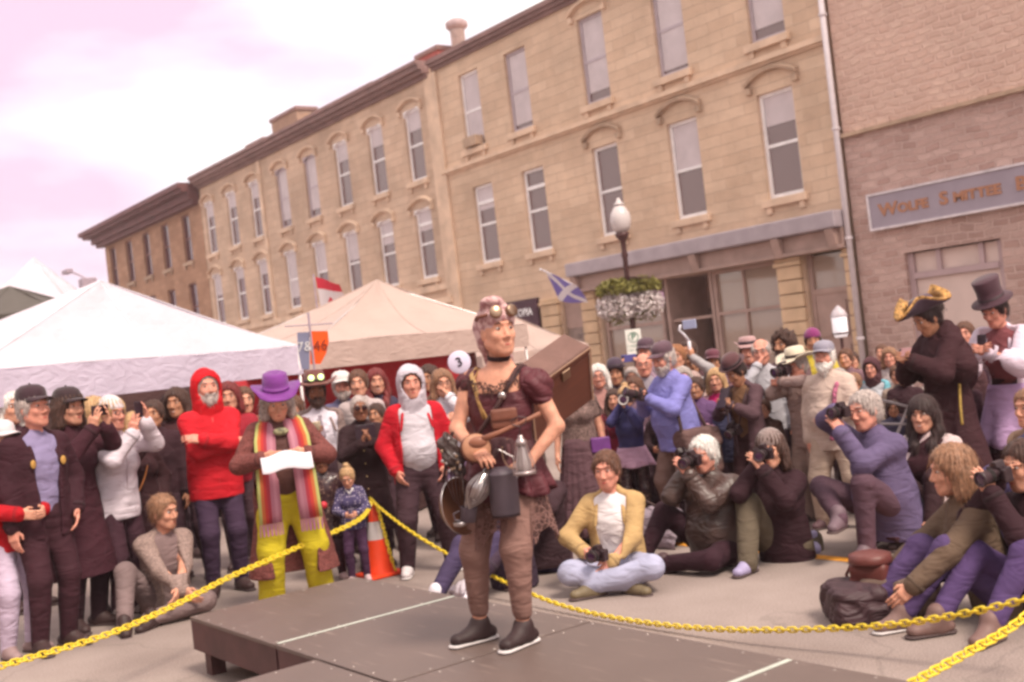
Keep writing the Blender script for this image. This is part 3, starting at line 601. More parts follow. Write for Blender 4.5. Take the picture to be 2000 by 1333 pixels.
def bodyprims(J, sp):
    o = torso(J, 0, sp.get('fat', 1), sp.get('fem', False)); T = J['T']
    o.append(cone(J['neck']+T((0, -.005, -.02)), J['head']+J['H']((0, -.014, -.05)), .054 if not sp.get('fem') else .047, .050 if not sp.get('fem') else .044, .03))
    for s, n in ((1, 'R'), (-1, 'L')):
        o.append(cone(J['S'+n], J['E'+n], .047, .038, .03)); o.append(cone(J['E'+n], J['W'+n], .040, .026, .02))
        o.append(cone(J['hip'+n], J['K'+n], .084, .056, .04)); o.append(cone(J['K'+n], J['A'+n], .056, .036, .02)); fd = footdir(J, sp, n); o.append(cone(J['A'+n], J['A'+n]-v3(0, 0, .05)+fd*.07, .032, .020, .02))
    o += scprims(J, headprims(J, sp.get('facefat', 1.0))); J['grip'] = {}
    for s, n in ((1, 'R'), (-1, 'L')):
        d = unit(J['W'+n]-J['E'+n]); hdv = sp.get('handdir', {}).get(n); d2 = d if hdv is None else unit(rotz(v3(s*hdv[0], hdv[1], hdv[2]), math.radians(sp.get('twist', 0))))
        nrm = sp.get('palm', {}).get(n); nrm = v3(s*nrm[0], nrm[1], nrm[2]) if nrm is not None else v3(-s, -.35, -.1)
        cu = sp.get('curl', (.45, .45))[0 if s > 0 else 1]; ps, gp = handprims(J['W'+n], d2, nrm, s, cu, r=sp.get('fr', .0088)); o += ps; J['grip'][n] = gp
    return o
def sleeves(J, e, kind='long', puff=0.0):
    o = []
    for n in ('R', 'L'):
        S, E_, W_ = J['S'+n], J['E'+n], J['W'+n]
        if kind == 'short': o.append(cone(S, S+(E_-S)*.5, .052+e+puff, .050+e+puff*.3, .03)); continue
        o.append(cone(S, E_, .050+e+puff, .043+e+puff, .035)); o.append(cone(E_, W_-unit(W_-E_)*.005, .044+e+puff, .033+e+puff*.5, .03))
    return o
def person(label, hx, hy, s=None, yaw=0, cat='person', group=None, base=0.0, **sp):
    g = sp.get; J = skeleton(sp); sit = g('legs', 'stand') in ('cross', 'floor', 'side', 'kneel', 'squat', 'stool', 'legup')
    k = g('k', 1.0)
    if s is None: Wp = onground(hx, hy, base+J['head'][2]*k)
    else:
        Wp = at(hx, hy, FPX/s)
        if sit:                                                # slide the seat height to suit
            if 'dist' not in sp: sp['pz'] = max(.11, sp.get('pz', LEGS[sp['legs']]['pz']) + (Wp[2]-base)/k - J['head'][2]); J = skeleton(sp)
        else: k = (Wp[2]-base)/J['head'][2]
    toc = unit(v3(-Wp[0], -Wp[1], 0)); lat = v3(*R0); y = math.radians(yaw); f = toc*math.cos(y)+lat*math.sin(y); f = unit(f); rz = math.atan2(-f[0], f[1])
    h = rotz(J['head']*k, rz); ori = v3(Wp[0]-h[0], Wp[1]-h[1], base)
    o = thing('person', label, cat, ori, rz, group); o.scale = (k, k, k); J['o'] = o; J['k'] = k; J['rz'] = rz; J['ori'] = ori; J['sp'] = sp
    J['w'] = lambda p: ori+rotz(np.asarray(p)*k, rz); J['wd'] = lambda d: rotz(np.asarray(d, float), rz)
    ss = s or FPX/np.linalg.norm(Wp-CP); vox = g('vox', .0085 if ss > 240 else (.010 if ss > 205 else (.012 if ss > 170 else .016)))
    J['vox'] = vox; J['ss'] = ss; J['sp'] = sp
    if g('hs'):                                                # childlike bigger head
        pass
    soft('body', bodyprims(J, sp), vox if ss < 240 else .0070, skin(g('skin', 'fair')), o, sm=1)
    T = J['T']; fw = T((0, 1, 0)); fat = g('fat', 1); fem = g('fem', False); P = J['P']; rnd = random.Random(label); sd = rnd.random()*9
    gv = max(vox, .0095)
    # ---- top
    col, e, hem, opn = g('top', (BLK, .022, .09, 0)); tm = cloth('cloth_%02x%02x%02x%s' % (int(col[0]*255), int(col[1]*255), int(col[2]*255), g('fab', '')), col, **g('topkw', {}))
    if g('topmat'): tm = g('topmat')
    if g('shirt'): c2 = g('shirt'); soft('shirt', torso(J, .010, fat, fem), gv, g('shirtmat') or cloth('shirt_%02x%02x%02x' % tuple(int(c*255) for c in c2), c2), o, folds(.004, 1, sd))
    pr = torso(J, e, fat, fem); sl = g('sleeve', 'long'); standing = not sit
    if hem: pr.append(cone(J['waist'], P-T((0, 0, hem)) if hem < .3 else P-v3(0, 0, .02), .150*fat+e, .160*fat+e+.012, .05, fa=fw, fs=.78))
    if hem >= .3 and standing: pr.append(cone(P, v3(0, 0, P[2]-hem), .165*fat+e, .185*fat+e+g('flare', .03), .06, fa=v3(0, 1, 0), fs=.78))
    if sl != 'none': pr += sleeves(J, e*.75, sl, g('puff', 0))
    if g('collar', True): pr.append(cone(J['neck']+T((0, -.008, -.02)), J['neck']+T((0, .004, .012)), .074+e*.5, .064+e*.3, .02))
    if opn:
        R = np.stack([T((1, 0, 0)), fw, T((0, 0, 1))], 1); pr.append(rbox(P+T((0, .18+g('opy', .0), .22)), (opn*.62, .13, .36+hem*.2), .02, .012, 's', R=R, taper=-g('vtaper', .35)))
        if hem >= .3 and standing: pr.append(rbox((0, .24, P[2]-hem/2-.05), (opn*.85, .22, hem/2+.14), .02, .02, 's', taper=-.25))
        if g('neckcut', True): pr.append(cone(J['neck']+T((0, .02, .07)), J['neck']+T((0, .055, -.03)), .05, .03, .01, 's'))
    pr.append(rbox(v3(P[0], P[1], P[2]-hem-.30-.0) if hem > .2 or not sit else P-T((0, 0, hem+.30)), (.6, .6, .30), .0, .004, 's', R=None if (hem > .2 or not sit) else np.stack([T((1, 0, 0)), fw, T((0, 0, 1))], 1)))
    tops = soft(g('topname', 'jacket'), pr, gv, tm, o, folds(g('foldamp', .0036), g('foldf', .62), sd), sm=2)
    J['top'] = tops
    if ss > 200 and sl == 'long':
        cm = M('cuff_%02x%02x%02x' % tuple(int(c*255) for c in col), tuple(c*.75 for c in col), .9, .2, 30)
        for n in ('R', 'L'):
            W2, d2 = J['W'+n], unit(J['W'+n]-J['E'+n]); r2 = .033+e*.75+g('puff', 0)*.5; MB().lathe([(r2-.004, -.028), (r2+.003, -.026), (r2+.004, -.002), (r2-.006, .001)], 18, W2-d2*.004, d2, close=False).build('cuff', cm, o, True)
        if opn and hem < .3:
            for s in (-1, 1):
                ring = [J['neck']+T((s*x, y, z)) for x, y, z in ((.015, -.085, .03), (.06, -.06, .03), (.088, -.0, .012), (.080, .065, -.03), (.045+opn*.3, .115, -.10), (.03+opn*.45, .145, -.20))]; ribs = []
                for j, q_ in enumerate(ring): ribs += [q_+T((0, 0, .012)), q_+T((s*.034, -.008 if j < 3 else .012, -.018))]
                lo_ = mesh('lapel', ribs, [(2*j, 2*j+1, 2*j+3, 2*j+2) for j in range(5)], tm, o, True); md = lo_.modifiers.new('t', 'SOLIDIFY'); md.thickness = .006; md.offset = 1; md2 = lo_.modifiers.new('s', 'SUBSURF'); md2.levels = 1; md2.render_levels = 1
    if g('zip'): 
        zc = g('zip'); pts = []
        for i in range(14):
            z = .50-.52*i/13; wd = (.058, .068)[0]; rr = np.interp(z, [-.05, .1, .33, .43, .5], [.15*.76, .135*.74, .158*.71, .125*.7, .075])*(fat if z < .35 else 1)+e+.008
            if fem and .26 < z < .4: rr += .01
            pts.append(P+T((0, rr, z)))
        MB().tube(pts, .006, 6).build('zip', M('zip_%02x' % int(zc[0]*255), zc, .4, 0, 5, 0), o, True)
    # ---- lower body
    lc = g('trousers', (.05, .03, .045))
    if lc:
        le = g('loose', .018); q = [cone(P, J['waist']-T((0, 0, .04)), .150*fat+le*.6, .140*fat+le*.4, .04, fa=fw, fs=.76)]
        for n in ('R', 'L'):
            A = J['A'+n]; K = J['K'+n]; cut = g('crop', .0)
            q += [cone(J['hip'+n], K, .086*(.5+.5*fat)+le, .058+le, .05), cone(K, A+(K-A)*cut-unit(K-A)*(.02 if not cut else 0), .058+le, .040+le*g('flareleg', .9), .03)]
        soft('trousers', q, gv, g('botmat') or cloth('trousers_%02x%02x%02x' % tuple(int(c*255) for c in lc), lc, bscale=300), o, folds(g('lfold', .0032), .55, sd+2), sm=2)
    if g('skirt'):
        sc, ln, fl = g('skirt'); n = 40; V = []; Fc = []; rows = 10
        for j in range(rows+1):
            t = j/rows
            for i in range(n*2):
                a = 2*math.pi*i/(2*n); amp = 1+(.09*t)*math.sin(a*g('pleats', 14)+.8*math.sin(3*a+sd))+.03*t*math.sin(5*a+sd); r = ((.155*fat+.015)*(1-t)+(.17+fl)*t)*amp
                V.append((r*math.cos(a), r*.8*math.sin(a), P[2]+.10-t*ln+.012*math.sin(a*4+sd)*t))
        m = 2*n; Fc = [(j*m+i, j*m+(i+1) % m, (j+1)*m+(i+1) % m, (j+1)*m+i) for j in range(rows) for i in range(m)]
        ob = mesh('skirt', V, Fc, cloth('skirt_%02x%02x%02x' % tuple(int(c*255) for c in sc), sc), o, True); md = ob.modifiers.new('thick', 'SOLIDIFY'); md.thickness = .006
    # ---- shoes
    sh = g('shoe', (.05, .025, .025))
    if sh and not g('noshoe'):
        for n in ('R', 'L'):
            A = J['A'+n]; fd = footdir(J, sp, n); up = v3(0, 0, 1) if A[2] < .13 else unit(v3(0, 0, 1)-fd*fd[2])
            b = A-up*.042; Rr = np.stack([np.cross(fd, up), fd, up], 1)
            bs = g('shoescale', 1.0); q = [cone(b-fd*.05*bs, b+fd*.14*bs-up*.004, .042*bs, .040*bs, .02, fa=up, fs=.85), cone(A+up*g('shoetop', .035), b, .050, .046, .03), cone(A+up*min(.005, g('shoetop', .035)), b+fd*.07+up*.006, .046, .042, .03)]
            q.append(rbox(b-up*.085+fd*.03, (.1, .2, .045), .001, .004, 's', R=Rr))
            so_ = soft('shoe', q, max(vox*.8, .007), M('shoe_%02x%02x' % (int(sh[0]*255), int(sh[2]*255)), sh, .6, .15, 9), o)
            q = [cone(b-fd*.054*bs-up*.034, b+fd*.148*bs-up*.034, .045*bs, .044*bs, .01), rbox(b-up*.10+fd*.03, (.1, .22, .06), .001, .002, 's', R=Rr), rbox(b+up*.04+fd*.03, (.1, .22, .062), .001, .002, 's', R=Rr)]
            soft('sole', q, .008, M('sole_%02x' % int(g('sole', (.5, .45, .4))[0]*255), g('sole', (.08, .05, .05)), .7), so_)
    before = set(bpy.data.objects); hair(J, sp, vox)
    if g('face', ss > 165): face(J, sp)
    if g('hat'): hat(J, sp['hat'])
    if g('hood'): hood(J, sp, tm if g('hood') is True else cloth('hood_%02x%02x%02x' % tuple(int(c*255) for c in g('hood')), g('hood')))
    hscale(J, [x for x in bpy.data.objects if x not in before])
    return J
def hscale(J, objs):
    """faces, hair and hats share the head's own size"""
    c, R = J['head'], J['hs']; pv = Vector(tuple(c+J['H']((0, -.01, -.07)))); X = Matrix.Translation(pv) @ Matrix.Scale(J['hs'], 4) @ Matrix.Translation(-pv)
    for o in objs: o.data.transform(X)
def scprims(J, ps):
    pv = J['head']+J['H']((0, -.01, -.07)); f = J['hs']
    for q in ps:
        for k in ('a', 'b', 'c'):
            if k in q: q[k] = pv+(q[k]-pv)*f
        for k in ('ra', 'rb', 'r', 'h', 'rr', 'k'):
            if k in q: q[k] = q[k]*f
    return ps
def HF(J): 
    c, H = J['head'], J['H']; return (lambda *a: c+H(a)), np.stack([H((1, 0, 0)), H((0, 1, 0)), H((0, 0, 1))], 1)
def M4of(c, R):
    m = Matrix.Identity(4)
    for i in range(3):
        for j in range(3): m[i][j] = R[i][j]
        m[i][3] = c[i]
    return m
def face(J, sp):
    p, R = HF(J); o = J['o']; g = sp.get
    if not g('noeyes'):
        for s in (-1, 1):
            e = MB().sphere((0, 0, 0), (.0115, .0115, .0062 if not (g('squint') or g('smile')) else .0042), 10, 8).xf(M4of(p(s*.031, .0745, .011), R)).build('eye', eyew, o, True)
            MB().sphere((0, 0, 0), (.0062, .004, .0056 if not g('smile') else .0042), 8, 6).xf(M4of(p(s*.031, .0850, .011), R)).build('iris', iris, e, True)
            MB().tube([p(s*.014, .087, .031), p(s*.030, .086, .037), p(s*.046, .076, .032)], [.0028, .0042, .0018], 6).build('eyebrow', hairm(g('hairc', 'brown'), HC[g('hairc', 'brown')]) if g('hairc') not in ('white',) else hairm('grey', HC['grey']), o, True)
    lip = M('lips_'+g('skin', 'fair'), tuple(a*b for a, b in zip(SK[g('skin', 'fair')], (.75, .38, .42))), .5, .05, 5, 0)
    if g('smile'):
        pts = [p(.030*t, .0885-.022*t*t, -.0655+.010*abs(t)**1.6) for t in np.linspace(-1, 1, 7)]
        MB().tube(pts, [.003, .0052, .0058, .0060, .0058, .0052, .003] if g('smile') == 1 else [.002, .0036, .0044, .0046, .0044, .0036, .002], 8).build('mouth', teeth if g('smile') == 2 else lip, o, True)
        if g('smile') == 2: MB().tube([q-J['H']((0, -.003, .0085)) for q in pts], .003, 6).build('lip', lip, o, True)
    else:
        MB().tube([p(.024*t, .0885-.014*t*t, -.0650-.002*abs(t)) for t in np.linspace(-1, 1, 5)], [.0025, .0050, .0052, .0050, .0025], 8).build('mouth', lip, o, True)
    if g('beard'):
        bc = g('beard'); q = [ell(p(0, .030, -.075), (.060, .062, .048), .02, R=R), ell(p(0, .062, -.100), (.036, .030, .034), .03, R=R)]
        q += [cone(p(s*.064, .01, -.02), p(s*.05, .035, -.07), .014, .022, .02) for s in (-1, 1)] + [cone(p(-.03, .086, -.048), p(.03, .086, -.048), .010, .010, .01)]
        q.append(ell(p(0, .105, -.064), (.02, .016, .007), .006, 's', R=R)); q.append(ell(p(0, .10, 0), (.055, .06, .042), .01, 's', R=R))
        if g('beardlong'): q.append(cone(p(0, .06, -.10), p(0, .055, -.15), .04, .02, .03))
        bo = soft('beard', q, max(.007, J['vox']*.8), hairm(bc, HC[bc]), o, folds(.004, 4, 1)); strands(J, bo, 'beard_strands', bc, .022, 320)
    if g('glasses'):
        m = MB()
        for s in (-1, 1):
            m.tube([p(s*.032+.020*math.cos(a), .100, .010+.016*math.sin(a)) for a in np.linspace(0, 2*math.pi, 13)[:-1]], .0022, 6, True); m.tube([p(s*.052, .099, .012), p(s*.079, .03, .012), p(s*.08, -.01, .010)], .002, 5)
        m.tube([p(-.013, .101, .012), p(.013, .101, .012)], .0022, 5); gl = m.build('glasses', M('glasses_frame', (.05, .03, .03), .3, 0, 5, 0), o, True)
        if g('glasses') == 2:
            for s in (-1, 1): MB().sphere((0, 0, 0), (.027, .003, .021), 12, 8).xf(M4of(p(s*.033, .101, .008), R)).build('lens', M('dark_lens', (.03, .01, .012), .1, 0, 5, 0), gl, True)
def hair(J, sp, vox):
    st = sp.get('hair', 'short'); 
    if not st: return
    p, R = HF(J); hc = sp.get('hairc', 'brown'); T = J['T']; N = J['neck']; q = []; e = {'short': .008, 'crop': .003, 'curly': .020, 'long': .013, 'bob': .016, 'bun': .007, 'tied': .007, 'fringe': .014, 'balding': .006}[st]
    q.append(ell(p(0, -.016, .036), (.077+e, .095+e, .084+e), .01, R=R)); q.append(ell(p(0, -.038, -.02), (.070+e, .062+e, .07), .03, R=R))
    for s in (-1, 1): q.append(cone(p(s*.070, .022, .02), p(s*.071, .018, -.02), .012+e*.3, .008, .02))
    cz, cr = (.008, .082) if st not in ('fringe',) else (-.028, .078)
    cut = [ell(p(0, .098, cz-.018), (.066, .072, cr), .012, 's', R=R), ell(p(0, .075, -.06), (.068, .085, .07), .01, 's', R=R)]
    if st == 'balding': cut.append(ell(p(0, .03, .11), (.075, .10, .075), .02, 's', R=R))
    if st in ('short', 'crop', 'balding', 'bun', 'tied'): cut.append(ell(p(0, .02, -.115), (.10, .12, .06), .01, 's', R=R))
    if st in ('long', 'bob', 'fringe'):
        ln = sp.get('hairlen', .34 if st != 'bob' else .16)
        for s in (-1, 1):
            a = p(s*.078, -.005, .0); b = p(s*.088, .0, -.11); c = J['SR' if s > 0 else 'SL']*.35+N*.65+T((0, .075, .0)); dn = c-T((0, 0, ln-.18)) if ln > .2 else c
            q.append(cone(a, b, .028, .032, .03)); q.append(cone(p(s*.07, -.04, -.02), p(s*.075, -.04, -.13), .034, .036, .03))
            if ln > .2: q.append(cone(b, c+T((0, .015, 0)), .034, .032, .03)); q.append(cone(c+T((0, .015, 0)), dn+T((0, .035, 0)), .034, .016, .03))
        q.append(cone(p(0, -.05, -.03), p(0, -.06, -.13), .06, .06, .04)); q.append(cone(p(0, -.06, -.12), N+T((0, -.10, -(ln-.16) if ln > .2 else .03)), .065, .05, .05, fa=T((0, 1, 0)), fs=.6))
    if st == 'bun': q.append(ell(p(0, -.05, .135), (.035, .035, .03), .015, R=R))
    if st == 'tied': q.append(ell(p(0, -.13, .02), (.03, .04, .035), .02, R=R))
    amp = {'curly': .012, 'bob': .006, 'long': .005, 'short': .005}.get(st, .003)
    def disp(V):
        d = (V-J['head'])@R; a = np.arctan2(d[:, 0], d[:, 1]+.03); return amp*(np.sin(26*a+9*d[:, 2]*4+2*np.sin(30*d[:, 2]))+.6*np.sin(47*a+3*np.sin(22*d[:, 2])) + (1.2*np.sin(70*d[:, 0])*np.sin(75*d[:, 2])*np.sin(66*d[:, 1]) if st == 'curly' else 0))
    h = soft('hair', q+cut, max(min(vox, .009), .0075), hairm(hc, HC[hc]), J['o'], disp)
    if J['ss'] > 186: strands(J, h, 'loose_strands', hc, {'long': .15, 'bob': .09, 'fringe': .15, 'curly': .035}.get(st, .042), 620 if J['ss'] > 230 else 340)
def strands(J, h, name, hc, ln, n):
    """loose locks lying over the hair so its edge is uneven"""
    me = h.data; V = np.empty(len(me.vertices)*3); me.vertices.foreach_get('co', V); V = V.reshape(-1, 3); N = np.empty(len(me.vertices)*3); me.vertices.foreach_get('normal', N); N = N.reshape(-1, 3)
    if not len(V): return
    p, R = HF(J); rn = np.random.RandomState(len(V) % 997); idx = rn.randint(0, len(V), n); crown = p(0, -.04, .12); up = R[:, 2]; W_ = []; Fc = []
    for i in idx:
        a = V[i]; nr = N[i]
        if J['sp'].get('hat') and (a-J['head'])@up > .02: continue
        if J['sp'].get('hood') and (a-J['head'])@up > -.02: continue
        away = a-crown; dr = unit(away*.9-up*.10*(1+4*(a-crown)@-up)+rn.normal(0, .035, 3)); dr = unit(dr-nr*(dr@nr)); L_ = ln*rn.uniform(.5, 1.1); side = unit(np.cross(dr, nr)); w = .0015*rn.uniform(.7, 1.6); k = len(W_)
        for j, t in enumerate((0, .4, .75, 1)):
            q = a+nr*(.002+.004*math.sin(t*2.4)*rn.uniform(.5, 1.8))+dr*L_*t*(1 if ln < .08 else .8)-up*(.25*L_*t*t)+side*.006*math.sin(3*t+i); ww = w*(1-.8*t); W_ += [q-side*ww, q+side*ww]
        Fc += [(k+2*j, k+2*j+1, k+2*j+3, k+2*j+2) for j in range(3)]
    c = HC[hc]; mesh(name, W_, Fc, M('strand_'+hc, tuple(min(1, x*1.12) for x in c), .5, .5, 60, 0, spec=.4), h)
def hood(J, sp, m):
    p, R = HF(J); T = J['T']; N = J['neck']
    q = [ell(p(0, -.022, .030), (.107, .122, .122), .03, R=R), cone(p(0, -.035, -.03), p(0, -.03, -.11), .098, .092, .04), cone(p(0, -.03, -.10), N+T((0, -.02, -.02)), .095, .12, .05)]
    q += [ell(p(0, .115, -.02), (.070, .105, .098), .014, 's', R=R), ell(p(0, .03, -.0), (.078, .085, .095), .01, 's', R=R)]
    soft('hood', q, J['vox'], m, J['o'], folds(.004, 1.3, 3))
def hat(J, hs):
    kind, col = hs[0], hs[1]; p, R = HF(J); o = J['o']; m = M('felt_%02x%02x%02x' % tuple(int(c*255) for c in col), col, .85, .12, 9, .3, 200, sheen=.2)
    tilt = Matrix.Rotation(math.radians(hs[2] if len(hs) > 2 else 0), 4, 'X'); X = M4of(p(0, -.014, .068), R) @ tilt
    def la(prof, sx=1.0, sy=1.16): return MB().lathe(prof, 28, sx=sx, sy=sy, close=False).xf(X)
    band = M('hat_band', (.03, .015, .02), .6)
    if kind == 'top': h = la([(.062, .0), (.082, .0), (.135, -.004), (.140, .004), (.138, .010), (.088, .008), (.084, .09), (.092, .168), (.088, .174), (.0, .176)]).build('hat', m, o, True); la([(.0855, .012), (.087, .012), (.087, .045), (.0855, .045)]).build('hat_band', band, h, True)
    elif kind == 'bowler': h = la([(.06, .0), (.082, .0), (.118, .012), (.124, .024), (.119, .022), (.088, .012), (.087, .05), (.078, .085), (.055, .108), (.02, .118), (0, .119)]).build('hat', m, o, True); la([(.0875, .014), (.09, .014), (.09, .04), (.0875, .04)]).build('hat_band', band, h, True)
    elif kind == 'brim':
        w = hs[3] if len(hs) > 3 else .17; h_ = hs[4] if len(hs) > 4 else .11; ob = MB()
        V = []; Fc = []; prof = [(.082, .0), (w*.75, -.004), (w, .0), (w, .008), (w*.75, .004), (.087, .012), (.088, h_*.5), (.080, h_*.9), (.05, h_), (.0, h_*.86)]
        b = MB().lathe(prof, 32, close=False, sy=1.12); b.V = [(x, y, z+(.045*(abs(x)/w)**3 if abs(x) > .09 else 0)-(.02 if y > .12 else 0)) for x, y, z in b.V]; h = b.xf(X).build('hat', m, o, True)
        la([(.0875, .014), (.0905, .014), (.0895, .042), (.0875, .042)], sy=1.12).build('hat_band', M('hat_band_%02x' % int(col[0]*99), hs[5] if len(hs) > 5 else (.04, .02, .03), .6), h, True)
    elif kind == 'cap':
        h = la([(.085, -.020), (.087, -.006), (.086, .025), (.076, .052), (.048, .072), (.0, .078)], sy=1.12).build('hat', m, o, True); V = []; Fc = []; n = 10
        for i in range(n+1):
            a = math.pi*(.14+.72*i/n); x = .084*math.cos(a)
            for j in range(4):
                t = j/3; y = .094*math.sin(a)+ t*(.082*max(0, (math.sin(a)-.40)/.60)**.5); V.append((x*(1-.05*t), y, -.006-.010*t-(.024*(x/.084)**2)*(.2+.8*t)))
        Fc = [(i*4+j, (i+1)*4+j, (i+1)*4+j+1, i*4+j+1) for i in range(n) for j in range(3)]
        me = MB().add(V, Fc).xf(X).build('cap_peak', hs[3] and M('peak_%02x' % int(hs[3][0]*255), hs[3], .7) if len(hs) > 3 else m, h, True); s = me.modifiers.new('thick', 'SOLIDIFY'); s.thickness = .005; MB().sphere((0, 0, .079), .007, 8, 6).xf(X).build('cap_button', m, h, True)
    elif kind == 'beanie':
        q = [ell(p(0, -.016, .042), (.090, .108, .102), .01, R=R), rbox(p(0, .10, -.055), (.2, .16, .085), .005, .01, 's', R=R), rbox(p(0, -.02, -.085), (.2, .2, .06), .005, .01, 's', R=R)]
        h = soft('hat', q, .008, M('knit_%02x%02x' % (int(col[0]*255), int(col[2]*255)), col, .95, .25, 60, .7, 120, sheen=.3), o)
        if len(hs) > 3: MB().sphere(p(0, -.02, .155), .028, 10, 8).build('pompom', MATS['knit_%02x%02x' % (int(col[0]*255), int(col[2]*255))], h, True)
    elif kind == 'tricorn':
        n = 48; V = []; rows = [(.084, 0), (.125, .0), (.165, .012), (.168, .018), (.125, .008), (.088, .012), (.087, .06), (.07, .092), (.0, .10)]
        for r, z in rows:
            for i in range(n):
                a = 2*math.pi*i/n; c = .5+.5*math.cos(3*(a-math.pi/2)); out = max(0, (r-.09)/.075); rr = r*(1+.22*out*c)*(1-.24*out*(1-c)); V.append((rr*math.cos(a), rr*1.12*math.sin(a), z+out*.085*(1-c)))
        Fc = [(j*n+i, j*n+(i+1) % n, (j+1)*n+(i+1) % n, (j+1)*n+i) for j in range(len(rows)-1) for i in range(n)]
        h = MB().add(V, Fc).xf(X).build('hat', m, o, True); V = []; 
        for r, z in ((.118, .004), (.171, .020), (.171, .036), (.112, .014)):
            for i in range(n):
                a = 2*math.pi*i/n; c = .5+.5*math.cos(3*(a-math.pi/2)); out = max(0, (r-.09)/.075); rr = r*(1+.22*out*c)*(1-.24*out*(1-c)); V.append((rr*math.cos(a), rr*1.12*math.sin(a), z+out*.085*(1-c)+.003))
        MB().add(V, [(j*n+i, j*n+(i+1) % n, ((j+1) % 4)*n+(i+1) % n, ((j+1) % 4)*n+i) for j in range(4) for i in range(n)]).xf(X).build('hat_trim', M('gold_braid', (.42, .22, .07), .6, .85, 45, .6), h, True)
# ---- things people hold
def aim(f, u=(0, 0, 1)):
    f = unit(f); r_ = unit(np.cross(f, v3(*u))); u2 = np.cross(r_, f); return np.stack([r_, f, u2], 1)
metb = M('black_camera_body', (.03, .014, .018), .45, .1, 30, .2); metl = M('lens_barrel', (.045, .025, .03), .4, .1, 30, .1); lensg = glassmat('front_lens_glass', (.05, .015, .05), .05); silver = M('silver_metal', (.50, .45, .45), .28, .1, 9, .1, metal=1)
def camera(label, pos, f, size=1.0, lens=.11, tele=False, white_l=False, silverb=False, group=None):
    """pos: middle of the body; f: where the lens looks"""
    o = thing('camera', label, 'camera', pos, 0, group); R = aim(f); X = M4of(v3(0, 0, 0), R) @ Matrix.Scale(size, 4); bm_ = silver if silverb else metb
    MB().box(-.068, .068, -.025, .025, -.045, .035).box(-.074, -.045, .02, .042, -.043, .030).xf(X).build('camera_body', bm_, o, bevel=.006)
    MB().prism([(-.026, .034), (.026, .034), (.016, .066), (-.016, .066)], -.03, .035).xf(X).build('viewfinder', bm_, o, bevel=.004)
    MB().lathe([(.012, 0), (.012, .008)], 12, (.048, 0, .036)).lathe([(.009, 0), (.009, .007)], 12, (-.052, .01, .034)).xf(X).build('dial', metl, o)
    r = .036 if not tele else .04; q = [(.030, .024), (.034, .03), (.034, .05), (r, .054), (r, .024+lens*.8), (r+.006, .028+lens*.85), (r+.007, .024+lens), (r, .024+lens), (r-.004, .018+lens)]
    ln = MB().lathe([(a, b) for a, b in q], 20, (0, 0, 0), (0, 1, 0)).xf(X).build('lens', M('pale_lens_barrel', (.55, .5, .48), .5) if white_l else metl, o, True)
    MB().sphere((0, .016+lens, 0), (r-.004, .005, r-.004), 14, 8).xf(X).build('front_glass', lensg, ln, True)
    MB().lathe([(r+.001, .06), (r+.002, .061), (r+.002, .085), (r+.001, .086)], 24, (0, 0, 0), (0, 1, 0), close=False).xf(X).build('grip_ring', M('ribbed_rubber', (.015, .01, .01), .9, .2, 90, .8, 300), ln)
    return o
def phone(label, pos, f, up=(0, 0, 1), col=(.03, .015, .025), land=False, w=.078, h=.155):
    o = thing('phone', label, 'phone', pos); R = aim(f, up); X = M4of(v3(0, 0, 0), R)
    if land: w, h = h, w
    MB().box(-w/2, w/2, -.0045, .0045, -h/2, h/2).xf(X).build('phone_case', M('case_%02x%02x' % (int(col[0]*255), int(col[2]*255)), col, .4, .05), o, bevel=.004)
    MB().box(-w/2+.004, w/2-.004, -.0062, -.0046, -h/2+.006, h/2-.006).xf(X).build('screen', M('phone_screen', (.05, .05, .06), .15, .1, 5, 0), o)
    MB().box(w/2-.034, w/2-.008, .0046, .008, h/2-.036, h/2-.010).xf(X).build('camera_bump', metb, o, bevel=.003)
    return o
def strap(label, pts, mat, r=.008, name='camera_strap'):
    pts = [Vector(tuple(p)) for p in pts]; P_ = []
    for i in range(len(pts)-1):
        a, b, c, d = pts[max(i-1, 0)], pts[i], pts[i+1], pts[min(i+2, len(pts)-1)]
        for j in range(6):
            t = j/6; P_.append(.5*((2*b)+(-a+c)*t+(2*a-5*b+4*c-d)*t*t+(-a+3*b-3*c+d)*t**3))
    P_.append(pts[-1]); o = MB().tube(P_, r, 6).build(name, mat, None, True)
    if label: tag(o, label, 'strap')
    return o
def face_dir(J): return J['wd'](J['H']((0, 1, 0)))
def facept(J, *a):
    pv = J['head']+J['H']((0, -.01, -.07)); return J['w'](pv+(J['head']+J['H'](a)-pv)*J['hs'])
def heldcam(J, label, kind='eye', **k):
    if kind == 'eye': return camera(label, facept(J, .0, .150, .006), face_dir(J), **k)
    gp = (J['grip']['R']+J['grip']['L'])/2; return camera(label, J['w'](gp), J['wd'](k.pop('f', (0, 1, .1))), **k)
def heldphone(J, label, f=(0, 1, 0), n=None, **k):
    gp = (J['grip']['R']+J['grip']['L'])/2 if n is None else J['grip'][n]
    return phone(label, J['w'](gp+v3(0, .0, .05)), J['wd'](f), **k)
